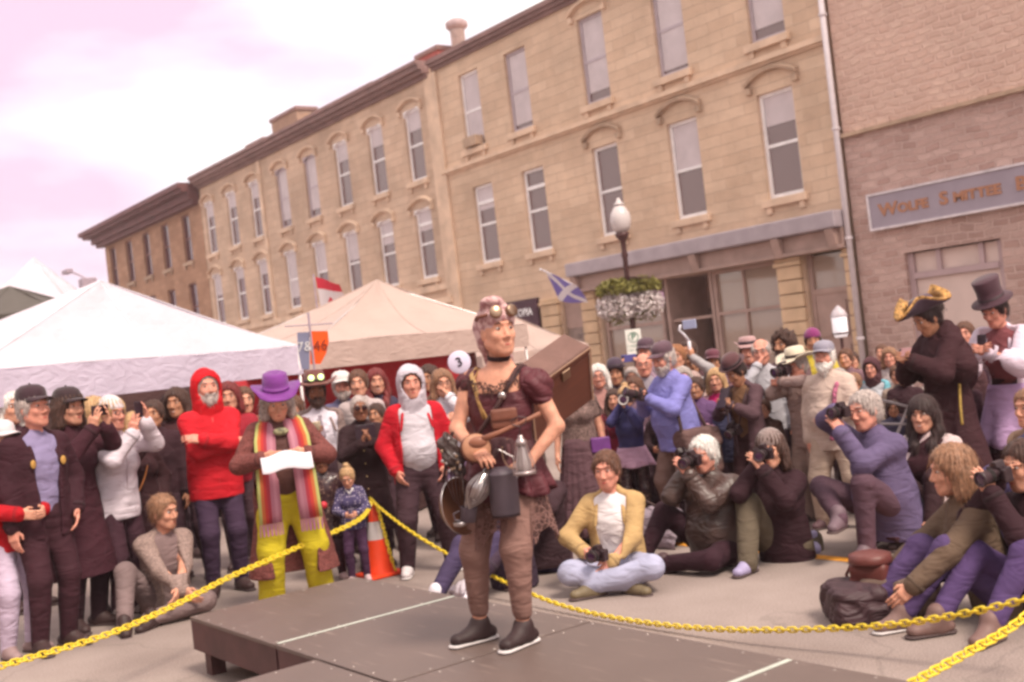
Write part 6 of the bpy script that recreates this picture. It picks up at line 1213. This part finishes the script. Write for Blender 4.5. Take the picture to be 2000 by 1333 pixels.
MB().box(-.15, .15, -.006, .006, -.24, .24).build('sign_plate', M('sign_white', (.72, .70, .66), .4, .05), o, bevel=.01); sg = M('sign_green', (.04, .16, .10), .5); MX = lambda x, y, z: Matrix.Translation((x, y, z)) @ Matrix.Rotation(math.pi/2, 4, 'X')
text('letter', 'P', .17, sg, o, MX(0, -.009, .09), .002, 1, .004); MB().tube([(.095*math.cos(a), -.010, .09+.095*math.sin(a)) for a in np.linspace(0, 2*math.pi, 25)[:-1]], .008, 6, True).build('ring', sg, o); text('lettering', '2 HOUR', .075, sg, o, MX(0, -.009, -.08), .002); text('lettering', '9AM - 6PM', .05, sg, o, MX(0, -.009, -.16), .002)
# second, small lantern on a dark pole by the drain pipe
q = at(1640, 632, 19.5); o = thing('pole_lantern', 'white lit lantern on a thin dark pole beside the white drainpipe', 'lamp', q*v3(1, 1, 0)); MB().tube([(0, 0, 0), (0, 0, q[2]-.25)], .028, 8).build('pole', dmt, o)
MB().lathe([(.10, -.24), (.13, -.18), (.13, .12), (.10, .20), (.04, .24)], 16, (0, 0, q[2])).build('lantern_glass', M('lit_lantern', (.80, .76, .80), .4, 0, 5, 0, emit=(1, .96, 1, .25)), o, True); MB().lathe([(.135, -.19), (.15, -.185), (.15, -.165), (.135, -.16)], 16, (0, 0, q[2])).build('lower_ring', dmt, o, True); MB().lathe([(.137, .10), (.145, .105), (.145, .12), (.105, .20), (.03, .28), (.0, .30)], 16, (0, 0, q[2]+.015)).build('lantern_cap', M('pale_cap', (.50, .44, .48), .5), o, True)
# far street light over the white tent
q = at(172, 558, 55); q2 = at(132, 530, 55); o = thing('far_street_light', 'thin far street light arm above the white tent', 'street light', q*v3(1, 1, 0)); rel = q2-q; lm = M('hazy_metal', (.36, .28, .34), .6)
MB().tube([(0, 0, 0), (0, 0, q[2]-.3)], .09, 8).build('pole', lm, o); MB().box(-.35, .35, -.35, .35, q[2]-.5, q[2]+.35).build('signal_box', lm, o, bevel=.05); MB().tube([(0, 0, q[2]+.3), (rel[0]*.5, rel[1]*.5, q[2]+rel[2]*.75), (rel[0], rel[1], q[2]+rel[2])], .05, 6).build('arm', lm, o); MB().box(rel[0]-.5, rel[0]+.4, rel[1]-.15, rel[1]+.15, q[2]+rel[2]-.12, q[2]+rel[2]+.06).build('light_head', lm, o)
# ------------------------------------------------------------------ flags and banners
def flagmesh(name, o, P00, P10, P11, P01, mat, nu=16, nv=10, wav=.05):
    """cloth patch over four corners, u from P00 to P10"""
    V = []; n_ = unit(np.cross(P10-P00, P01-P00)); UV = []
    for j in range(nv+1):
        for i in range(nu+1):
            u_, v_ = i/nu, j/nv; V.append(P00*(1-u_)*(1-v_)+P10*u_*(1-v_)+P11*u_*v_+P01*(1-u_)*v_+n_*wav*math.sin(6*u_+2.5*v_)*(.3+u_)); UV.append((u_, v_))
    ob = mesh(name, V, [(j*(nu+1)+i, j*(nu+1)+i+1, (j+1)*(nu+1)+i+1, (j+1)*(nu+1)+i) for j in range(nv) for i in range(nu)], mat, o, True); uv = ob.data.uv_layers.new(name='uv')
    for lp_ in ob.data.loops: uv.data[lp_.index].uv = UV[lp_.vertex_index]
    return ob
def uvmat(name, build):
    m, t, b = bsdf(name); uv = nn(t, 'ShaderNodeUVMap'); s = nn(t, 'ShaderNodeSeparateXYZ'); t.links.new(uv.outputs[0], s.inputs[0])
    def mth(op, a, c=None):
        n = nn(t, 'ShaderNodeMath', operation=op)
        for k, x in enumerate((a, c)):
            if x is None: continue
            if isinstance(x, (int, float)): n.inputs[k].default_value = x
            else: t.links.new(x, n.inputs[k])
        return n.outputs[0]
    f, ca, cb = build(mth, s.outputs[0], s.outputs[1]); mx = nn(t, 'ShaderNodeMix', data_type='RGBA'); mx.inputs[6].default_value = ca+(1,); mx.inputs[7].default_value = cb+(1,); t.links.new(f, mx.inputs[0]); t.links.new(mx.outputs[2], b.inputs['Base Color']); b.inputs['Roughness'].default_value = .85; MATS[name] = m; return m
def salt(mth, u, v):
    a = mth('LESS_THAN', mth('ABSOLUTE', mth('SUBTRACT', u, v)), .13); b = mth('LESS_THAN', mth('ABSOLUTE', mth('SUBTRACT', mth('ADD', u, v), 1.0)), .13); return mth('MAXIMUM', a, b), (.20, .16, .48), (.70, .66, .72)
w_ = 20.5; o = thing('blue_white_flag', 'purplish blue flag with white diagonal cross, tilted on a short wall pole', 'flag', at(1062, 530, w_)); b0 = at(1062, 530, w_)
flagmesh('flag_cloth', o, at(1066, 532, w_)-b0, at(1126, 556, w_-.2)-b0, at(1146, 594, w_-.1)-b0, at(1092, 588, w_+.2)-b0, uvmat('saltire', salt), wav=.04); MB().tube([at(1055, 526, w_)-b0, at(1118, 556, w_+1.0)-b0, onplane(1108, 585, YF-.02)-b0], .018, 6).build('flag_pole', wp, o)
def maple(mth, u, v):
    e = mth('GREATER_THAN', mth('ABSOLUTE', mth('SUBTRACT', v, .5)), .27); cx = mth('ABSOLUTE', mth('SUBTRACT', u, .5)); cy = mth('ABSOLUTE', mth('SUBTRACT', v, .5)); d = mth('ADD', mth('MULTIPLY', cx, 1.0), mth('MULTIPLY', cy, 1.15)); leaf = mth('LESS_THAN', mth('ADD', d, mth('MULTIPLY', mth('SINE', mth('MULTIPLY', mth('SUBTRACT', cx, cy), 46)), .02)), .15); return mth('MAXIMUM', e, leaf), (.70, .64, .66), (.60, .03, .06)
w_ = 17.5; b0 = at(612, 540, w_); o = thing('red_white_leaf_flag', 'red and white maple leaf flag hanging sideways above the pinkish tent', 'flag', b0)
flagmesh('flag_cloth', o, at(616, 541, w_)-b0, at(664, 556, w_-.2)-b0, at(682, 620, w_)-b0, at(632, 640, w_+.1)-b0, uvmat('maple', maple), wav=.03); MB().tube([at(612, 536, w_)-b0, at(630, 700, w_)-b0], .015, 6).build('flag_pole', lm, o)
w_ = 12.2; b0 = at(603, 622, w_); o = thing('sign_pole', 'thin pole with crossbar above the cowboy hat, two hanging pennants on it', 'pole', b0); zz = b0[2]; MB().tube([v3(0, 0, .06), v3(*(lat*0.0))-v3(0, 0, zz)], .014, 6).build('pole', lm, o); MB().tube([at(556, 638, w_)-b0, at(650, 632, w_)-b0], .008, 6).build('crossbar', lm, o)
def pennant(name, pts, col, word, label, tcol, wpx):
    b0 = at(pts[0][0], pts[0][1], w_); o = thing(name, label, 'pennant', b0); P_ = [at(x, y, w_)-b0 for x, y in pts]; f_ = unit(F0)*.012; n = len(P_)
    mesh('cloth', [p for p in P_]+[p+f_ for p in P_], [tuple(range(n)), tuple(range(n, 2*n))[::-1]]+[(i, n+i, n+(i+1) % n, (i+1) % n) for i in range(n)], M(name+'_cloth', col, .7, .08, 5), o)
    c = (P_[0]+P_[1])/2-v3(0, 0, .16); X = M4of(c-F0*.006, np.stack([R0, v3(0, 0, 1), -F0], 1)); text('lettering', word, wpx, M(name+'_ink', tcol, .6), o, X, .003)
pennant('orange_pennant', [(606, 647), (640, 647), (642, 668), (637, 690), (626, 711), (606, 712)], (.85, .10, .008), '46', 'bright orange pennant with dark scribbled lettering above the cowboy hat', (.25, .03, .01), .16)
pennant('blue_grey_pennant', [(580, 650), (604, 649), (604, 722), (590, 722), (583, 690)], (.20, .20, .30), '7&', 'slate blue pennant with white lettering left of the orange one', (.6, .58, .6), .15)
# white folding chair / railing pieces by the tricorn
q = onground(1755, 1010); q = at(1742, 800, 9.6); o = thing('folding_easel', 'pale folding chair frame held up between the hooded and the black haired woman', 'chair', q); es = M('pale_frame', (.50, .44, .46), .5)
for a, b in (((-.16, .12), (.16, .0)), ((-.20, -.10), (.12, -.14)), ((-.18, .14), (-.16, -.5)), ((.14, .02), (.10, -.6)), ((-.14, -.5), (.14, .0))):
    MB().tube([lat*a[0]+v3(0, 0, a[1]), lat*b[0]+v3(0, 0, b[1])], .013, 6).build('frame_tube', es, o)
# ------------------------------------------------------------------ the performer
mar = cloth('maroon_satin', (.095, .020, .028), rough=.6, spec=.35)
PF = person('performer in maroon off shoulder top and headscarf with goggles, festooned with kitchen tools', 972, 652, 404, yaw=-24, base=ZT, cat='performer', fem=False, fat=1.0, sw=.185, lean=2, head=(52, -2, 0), twist=-2, side=-5, shoescale=1.04, shoetop=.018, facefat=1.06,
  hands=(((.075, .26, -.40), (1, -.5, -.15)), ((.17, .15, -.50), (1.0, -.75, .35))), handdir={'R': (-.75, .55, -.25), 'L': (-.85, .45, -.35)}, palm={'R': (0, -.5, -1), 'L': (0, -.8, -.5)}, curl=(.75, .6),
  top=((.135, .022, .035), .014, .0, 0), topmat=mar, topname='bodice', sleeve='none', collar=False, trousers=(.235, .13, .11), loose=.022, crop=.22, flareleg=.5, hair=None, hairc='dkbrown', skin='fair', shoe=(.032, .015, .016), sole=(.60, .48, .42), vox=.0065, lfold=.0034, foldamp=.005,
  legR=((.225, .05, .085), (.25, 1, 0)), legL=((.06, .12, .085), (.1, 1, 0)), footdir={'R': (.62, .9, 0), 'L': (.3, 1, 0)}, pz=.92)
W_ = PF['w']; TT = PF['T']; PP = PF['P']; NN = PF['neck']; O_ = PF['o']
# the neckline: cut the bodice low by rebuilding it, puff sleeves, ruffled basque
bpy.data.objects.remove(PF['top'])
pr = torso(PF, .014, 1, False)+[rbox(PP+TT((0, .02, .565)), (.105, .22, .14), .02, .02, 's'), rbox(PP+TT((0, 0, -.22)), (.4, .4, .2), 0, .01, 's')]
soft('bodice', pr, .0075, mar, O_, folds(.006, .9, 4))
for n in ('R', 'L'):
    S, E_ = PF['S'+n], PF['E'+n]; d = E_-S; q = [ell(S+d*.16+TT((0, 0, .012)), (.085, .08, .075), .03), cone(S+d*.1, S+d*.36, .078, .062, .02)]
    if n == 'R': q = [ell(S+d*.10, (.066, .066, .06), .03)]
    soft('puff_sleeve', q, .0075, mar, O_, folds(.009, 1.6, 2))
def frill(name, z0, ln, r0, r1, mat, waves, amp, seed=0, zig=.02):
    n = 120; rows = 8; V = []
    for j in range(rows+1):
        t = j/rows
        for i in range(n): a = 2*math.pi*i/n; r = (r0*(1-t)+r1*t)*(1+amp*t*math.sin(waves*a+seed+1.5*math.sin(3*a))); V.append(PP+v3(r*math.cos(a), r*.82*math.sin(a), z0-ln*t-zig*t*math.sin(5*a+seed)))
    o = mesh(name, V, [(j*n+i, j*n+(i+1) % n, (j+1)*n+(i+1) % n, (j+1)*n+i) for j in range(rows) for i in range(n)], mat, O_, True); return o
lace, t_, b_ = bsdf('brown_lace'); vo = nn(t_, 'ShaderNodeTexVoronoi', feature='DISTANCE_TO_EDGE'); vo.inputs['Scale'].default_value = 34; tcx = nn(t_, 'ShaderNodeTexCoord'); t_.links.new(tcx.outputs['Object'], vo.inputs[0])
mr_ = nn(t_, 'ShaderNodeMapRange'); mr_.inputs[1].default_value = .05; mr_.inputs[2].default_value = .16; mr_.inputs[3].default_value = 1; mr_.inputs[4].default_value = .35; t_.links.new(vo.outputs[0], mr_.inputs[0]); t_.links.new(mr_.outputs[0], b_.inputs['Alpha']); b_.inputs['Base Color'].default_value = (.17, .085, .075, 1); b_.inputs['Roughness'].default_value = .9
frill('peplum', .13, .27, .170, .25, mar, 13, .10, 1).modifiers.new('t', 'SOLIDIFY').thickness = .006
frill('lace_overskirt', -.02, .34, .19, .25, lace, 17, .06, 3, .05); frill('upper_frill', .17, .12, .16, .20, M('dark_net', (.07, .025, .03), .8), 19, .08, 2).modifiers.new('t', 'SOLIDIFY').thickness = .004
lea = M('brown_belt_leather', (.16, .055, .035), .5, .25, 10, .4); MB().lathe([(.166, .10), (.172, .10), (.172, .16), (.166, .16)], 36, PP, sy=.80, close=False).build('belt', lea, O_, True)
MB().lathe([(.057, .0), (.0615, .001), (.0615, .022), (.057, .024)], 24, NN+TT((0, .012, .045)), PF['H']((0, .25, 1)), close=False).build('choker', M('black_velvet', (.03, .012, .015), .9), O_, True)
# headscarf with goggles
_b = set(bpy.data.objects)
p, R = HF(PF); scf, t_, b_ = bsdf('pink_patterned_scarf'); n1_ = nn(t_, 'ShaderNodeTexNoise'); n1_.inputs['Scale'].default_value = 30; tcx = nn(t_, 'ShaderNodeTexCoord'); t_.links.new(tcx.outputs['Object'], n1_.inputs[0]); cr_ = nn(t_, 'ShaderNodeValToRGB'); cr_.color_ramp.elements[0].position = .42; cr_.color_ramp.elements[0].color = (.34, .16, .17, 1); cr_.color_ramp.elements[1].position = .56; cr_.color_ramp.elements[1].color = (.58, .38, .37, 1); t_.links.new(n1_.outputs[0], cr_.inputs[0]); t_.links.new(cr_.outputs[0], b_.inputs['Base Color']); b_.inputs['Roughness'].default_value = .8
q = [ell(p(0, -.018, .052), (.090, .110, .092), .02, R=R), ell(p(0, -.05, -.01), (.083, .075, .09), .04, R=R), cone(p(-.01, -.08, -.03), p(-.02, -.10, -.22), .060, .045, .04), cone(p(-.03, -.07, .06), p(-.05, -.10, -.14), .05, .05, .04),
     ell(p(0, .110, -.045), (.085, .085, .092), .012, 's', R=R), ell(p(0, .04, -.09), (.095, .10, .08), .01, 's', R=R), ell(p(.02, .01, .135), (.05, .06, .03), .02, R=R)]
soft('headscarf', q, .007, scf, O_, folds(.009, 1.5, 3)); hscale(PF, [x for x in bpy.data.objects if x not in _b]); W0 = W_; pv_ = PF['head']+PF['H']((0, -.01, -.07)); WS = lambda q_: W0(pv_+(q_-pv_)*PF['hs']); gog = thing('goggles', 'round silver goggles pushed up on the pink headscarf', 'goggles', WS(p(0, .09, .085)))
gl0 = WS(p(0, .09, .085)); wd = lambda a: PF['wd'](PF['H'](a))
for s in (-1, 1):
    c = WS(p(s*.040, .088, .088))-gl0; ax = wd((s*.28, 1, .28)); MB().lathe([(.026, -.02), (.031, 0), (.031, .012), (.025, .016)], 20, c, ax).build('goggle_rim', M('aged_brass', (.30, .20, .14), .35, metal=.9), gog, True); MB().lathe([(.0, .010), (.025, .009)], 20, c, ax, close=False).build('goggle_lens', M('grey_lens', (.33, .33, .38), .15, 0, 5, 0, spec=.9), gog, True)
MB().tube([WS(p(a, b, c))-gl0 for a, b, c in ((.075, .06, .08), (.098, .0, .075), (.06, -.11, .06), (-.06, -.11, .06), (-.098, .0, .075), (-.075, .06, .08))], .009, 8).build('goggle_strap', lea, gog, True)
# number badge standing up from the shoulder
q = at(897, 708, 5.35); o = thing('number_badge', 'round white number 3 badge on the performer shoulder', 'badge', q); ax = unit(-F0*1.0+R0*.05); Xb = M4of(v3(0, 0, 0), np.stack([unit(np.cross(v3(0, 0, 1), ax)), v3(0, 0, 1), ax], 1)); MB().lathe([(.050, -.004), (.055, -.003), (.055, .004), (.051, .007)], 32).xf(Xb).build('disc', M('white_badge', (.64, .58, .74), .4, .03), o, True)
text('number', '3', .062, M('black_ink', (.02, .01, .02), .5), o, Xb @ Matrix.Translation((.0, 0, .010)) @ Matrix.Rotation(.25, 4, 'Z'), .001, 1, .001)
# crossing strap, brooch, cord
sh = W_(PF['SR']+TT((-.03, .05, .055))); rib = [PF['SR']+TT((-.06, .02, .06)), PF['SR']+TT((-.055, .085, .02)), PP+TT((.06, .135, .36)), PP+TT((.02, .145, .27))]
ribbon('gold_sash', rib, [.03, .034, .038, .04], TT((.9, 0, .5)), M('gold_ribbon', (.44, .25, .09), .5, .3, 30), O_, 4)
MB().sphere(PP+TT((-.075, .135, .40)), .023, 14, 10).build('silver_brooch', silver, O_, True)
MB().tube([PF['SL']+TT((.05, .02, .058)), PP+TT((-.10, .12, .44)), PP+TT((-.075, .14, .41))], .007, 6).build('shoulder_cord', M('black_cord', (.04, .02, .025)), O_, True)
fr = MB(); rn = random.Random(4)
for i in range(46):
    t = i/45; x = (t-.5)*.30; b0 = PP+TT((x, .118-.25*x*x, .435+.10*abs(t-.5))); fr.tube([b0, b0+v3(rn.uniform(-.03, .03), .02, rn.uniform(-.035, .02)), b0+v3(rn.uniform(-.05, .05), .02, rn.uniform(-.06, .01))], .0028, 4)
fr.build('neckline_fringe', M('dark_fringe', (.07, .03, .028)), O_)
# wooden chest slung at her back
ux = unit(R0*.75+F0*.53+v3(0, 0, .40)); uz = v3(0, 0, .8)-F0*.6; uz = unit(uz-ux*(uz@ux)); uy = np.cross(uz, ux); cc = at(1152, 677, 5.92)-ux*.19-uz*.18+uy*.09; o = thing('wooden_chest', 'reddish brown wooden chest slung behind the performer, one corner tilted up', 'chest'); wood, t_, b_ = bsdf('red_brown_wood'); mp_ = nn(t_, 'ShaderNodeMapping'); mp_.inputs['Scale'].default_value = (3, 22, 30); tcx = nn(t_, 'ShaderNodeTexCoord'); n1_ = nn(t_, 'ShaderNodeTexNoise'); n1_.inputs['Scale'].default_value = 1.5; n1_.inputs['Detail'].default_value = 6; t_.links.new(tcx.outputs['Object'], mp_.inputs[0]); t_.links.new(mp_.outputs[0], n1_.inputs[0]); cr_ = nn(t_, 'ShaderNodeValToRGB'); cr_.color_ramp.elements[0].color = (.075, .018, .010, 1); cr_.color_ramp.elements[1].color = (.17, .048, .026, 1); t_.links.new(n1_.outputs[0], cr_.inputs[0]); t_.links.new(cr_.outputs[0], b_.inputs['Base Color']); b_.inputs['Roughness'].default_value = .5
o.matrix_world = M4of(cc, np.stack([ux, uy, uz], 1))
MB().box(-.27, .186, -.09, .09, -.18, .135).build('chest_box', wood, o, bevel=.008); MB().box(-.274, .19, -.094, .094, .139, .18).build('lid', wood, o, bevel=.008)
brs = M('aged_brass', (.30, .20, .14), .35, metal=.9)
MB().box(-.268, .184, -.088, .088, .1805, .186).build('lid_cloth', M('lid_leather', (.17, .09, .075), .8, .15, 9, .3, 60, fold=.5), o, bevel=.002)
for x in (-.272, .178): MB().box(x, x+.010, -.0985, -.0942, -.178, .178).build('edge_strip', M('pale_edge', (.40, .24, .16), .5), o)
MB().box(-.26, .176, -.0975, -.0942, .170, .1795).build('rim', MATS['pale_edge'], o); MB().box(-.04, .02, -.104, -.0945, .09, .15).build('latch', brs, o, bevel=.003)
strap('dark carrying strap of the wooden chest over her shoulder', [W_(PF['SL']+TT((.03, -.08, .0))), W_(PF['SL']+TT((.06, .03, .065))), W_(PP+TT((-.06, .155, .36))), W_(PP+TT((.06, .165, .20)))], M('dark_strap', (.06, .025, .025)), .011)
# kitchen tools at the belt, placed where they hang in space in front of the skirt
def hang(name, label, cat, x, y, w, mk):
    q = at(x, y, w); o = thing(name, label, cat, q, AZ*0+math.atan2(R0[1], R0[0])); mk(o); return o
gm_ = M('dark_grey_enamel', (.10, .075, .095), .5, .15, 8, .1); blk = M('blackened_iron', (.045, .02, .022), .5, .2, 12, metal=.3)
def pot(o):
    MB().lathe([(.0, -.105), (.062, -.105), (.068, -.095), (.070, .085), (.073, .09), (.068, .092), (.066, .085), (.062, -.09), (0, -.09)], 28, close=False).build('pot_body', gm_, o, True); MB().lathe([(.073, .0905), (.06, .108), (.03, .118), (.0, .12)], 28, close=False).build('pot_lid', gm_, o, True); MB().tube([(-.07, 0, .06), (-.06, 0, .16), (0, 0, .20), (.06, 0, .16), (.07, 0, .06)], .003, 6).build('bail', silver, o); MB().lathe([(.067, -.112), (.067, -.106)], 28).build('base_ring', blk, o)
hang('hanging_pot', 'dark grey lidded pot hanging in front of the performer thigh', 'pot', 984, 962, 5.25, pot)
def lantern(o):
    a = M('dull_silver', (.38, .31, .31), .35, metal=.8); MB().lathe([(.052, -.08), (.056, -.07), (.05, -.062)], 20).build('lantern_base', a, o, True); MB().lathe([(.022, .05), (.03, .06), (.024, .075), (.012, .09), (.012, .10)], 16).build('lantern_top', a, o, True)
    for i in range(8): t = i*math.pi/4; MB().tube([(.05*math.cos(t), .05*math.sin(t), -.065), (.046*math.cos(t), .046*math.sin(t), -.03), (.024*math.cos(t), .024*math.sin(t), .055)], .0026, 5).build('cage_wire', a, o)
    MB().lathe([(.03, -.06), (.038, -.03), (.018, .05)], 16, close=False).build('lantern_glass', M('smoky_glass', (.30, .25, .25), .1, 0, 5, 0, spec=.9), o, True)
    MB().tube([(.0, 0, .10), (.0, 0, .135), (.03, 0, .15), (.035, 0, .175), (0, 0, .185), (-.035, 0, .17), (-.03, 0, .15), (0, 0, .14)], .0035, 6).build('lantern_hook', blk, o)
hang('cage_lantern', 'small silver cage lantern hanging from her hand', 'lantern', 1021, 893, 5.12, lantern)
hang('bead_chain', 'thin gold bead chain looping between hand and lantern', 'chain', 1000, 880, 5.13, lambda o: [MB().sphere((.045*math.cos(a)*1.0+.0, 0, -.01+.075*math.sin(a)*(1 if math.sin(a) < 0 else 1.2)), .0042, 6, 5).build('bead', brs, o) for a in np.linspace(math.pi*.9, math.pi*2.15, 26)])
def whisk(o):
    sv = silver
    for i in range(9):
        t = i*math.pi/9; MB().tube([(.01*math.cos(t), .01*math.sin(t), .10)]+[(.052*math.sin(s)*math.cos(t), .052*math.sin(s)*math.sin(t), .10-.20*s/math.pi) for s in np.linspace(.3, math.pi-.01, 8)]+[(-.052*math.sin(s)*math.cos(t), -.052*math.sin(s)*math.sin(t), .10-.20*s/math.pi) for s in np.linspace(math.pi-.01, .3, 8)], .0030, 5).build('wire', sv, o)
    MB().sphere((0, 0, -.0), (.030, .03, .055), 14, 10).build('inner_ball', sv, o, True); MB().lathe([(.009, .10), (.012, .11), (.011, .2), (.006, .21)], 12).build('handle', blk, o, True)
a_ = hang('wire_whisk', 'shiny silver wire whisk hanging left of the pot', 'whisk', 934, 956, 5.22, whisk); a_.rotation_euler[1] = .55
def pan(o):
    MB().lathe([(0, -.012), (.115, -.012), (.135, .02), (.139, .022), (.136, .024), (.118, -.004), (0, -.004)], 32, (0, 0, 0), (.75, -.55, .15), close=False).build('pan_body', M('brown_pan_enamel', (.15, .065, .04), .3, .2, 6), o, True); MB().tube([Vector((.135*math.cos(a), .0, .135*math.sin(a))) for a in (1.9, 2.0)]+[(-.02, -.02, .24), (.02, -.02, .36)], .008, 6).build('handle', blk, o)
    MB().lathe([(.137, .018), (.141, .020), (.137, .024)], 32, (0, 0, 0), (.75, -.55, .15), close=False).build('pan_rim', silver, o, True)
hang('frying_pan', 'large brown frying pan seen nearly edge on at the left of the tools', 'pan', 893, 990, 5.4, pan)
hang('wooden_board', 'round pale wooden drum shaped canteen under her forearm', 'canteen', 929, 876, 5.26, lambda o: (MB().lathe([(.0, -.03), (.06, -.03), (.066, -.02), (.066, .02), (.06, .03), (0, .03)], 28, (0, 0, 0), (.3, -1, .2), sx=1.05, close=False).build('canteen_body', M('tan_hide', (.42, .20, .12), .5, .2, 9), o, True), MB().lathe([(.0665, -.021), (.0685, -.02), (.0685, .02), (.0665, .021)], 28, (0, 0, 0), (.3, -1, .2), sx=1.05, close=False).build('canteen_band', lea, o, True)))
def bundle(o):
    soft('bundle_body', [ell((0, 0, 0), (.045, .04, .075), .02), ell((.03, 0, -.06), (.03, .03, .06), .02), ell((-.02, .01, .05), (.035, .03, .04), .02)], .007, M('black_feathers', (.05, .03, .028), .4, .5, 40, .6), o, folds(.012, 3, 4)); rn = random.Random(9)
    for i in range(16): x, z = rn.uniform(-.05, .05), rn.uniform(-.08, .08); MB().sphere((x, -.04, z), rn.uniform(.005, .010), 8, 6).build('stud', brs if i % 2 else silver, o)
    for i in range(5): MB().tube([(-.02+.015*i, -.02, -.06), (-.03+.02*i, -.03, -.14), (-.01+.012*i, -.02, -.22-.02*(i % 3))], .003, 5).build('cord', blk, o)
hang('trinket_bundle', 'dark bundle of studded trinkets at her right hip', 'trinkets', 880, 884, 5.3, bundle)
def ladle(o): MB().tube([(0, 0, .12), (.0, 0, -.06), (-.02, 0, -.10)], .005, 6).build('handle', silver, o); MB().lathe([(0, -.02), (.03, -.012), (.036, .006), (.033, .007), (.02, -.01)], 16, (-.035, 0, -.11), close=False).build('bowl', silver, o, True)
hang('ladle', 'silver ladle between the frying pan and whisk', 'ladle', 908, 975, 5.28, ladle)
def cupm(o): MB().lathe([(0, -.035), (.036, -.035), (.04, .03), (.042, .034), (.038, .034), (.034, -.028)], 20, (0, 0, 0), (.2, 0, 1), close=False).build('mug_body', gm_, o, True); MB().tube([(-.04, 0, .02), (-.07, 0, .01), (-.065, 0, -.02), (-.038, 0, -.025)], .004, 6).build('mug_handle', gm_, o)
hang('tin_mug', 'small dark tin mug with pale rim below the whisk', 'mug', 915, 1005, 5.28, cupm)
def spoon(o): MB().tube([(-.13, 0, -.035), (-.04, -.01, -.008), (.05, 0, .02), (.15, 0, .055)], [.016, .011, .008, .011], 8).build('handle', M('turned_wood', (.26, .10, .06), .5), o, True); soft('bulb', [ell((-.15, 0, -.045), (.045, .02, .028), .02)], .006, MATS['turned_wood'], o)
hang('wooden_spoon', 'turned wooden spoon tucked across the belt', 'spoon', 995, 838, 5.16, spoon)
hang('leather_pouch', 'brown leather pouch on the front of the belt', 'pouch', 985, 818, 5.24, lambda o: (soft('pouch_body', [rbox((0, 0, 0), (.05, .02, .035), .012, .01)], .006, lea, o), soft('pouch_flap', [rbox((0, -.012, .02), (.052, .02, .018), .010, .01)], .006, lea, o)))
# ------------------------------------------------------------------ the soft, bright air of the day
hz = bpy.data.materials.new('haze_air'); hz.use_nodes = True; t_ = hz.node_tree; t_.nodes.clear(); ho = nn(t_, 'ShaderNodeOutputMaterial'); hv = nn(t_, 'ShaderNodeVolumePrincipled'); hv.inputs['Color'].default_value = (.93, .80, .82, 1); hv.inputs['Density'].default_value = .0013; hv.inputs['Anisotropy'].default_value = .2
t_.links.new(hv.outputs[0], ho.inputs['Volume']); o = MB().box(-120, 30, -30, 60, -1, 16).build('haze', hz); o['kind'] = 'stuff'
SC.cycles.volume_bounces = 0
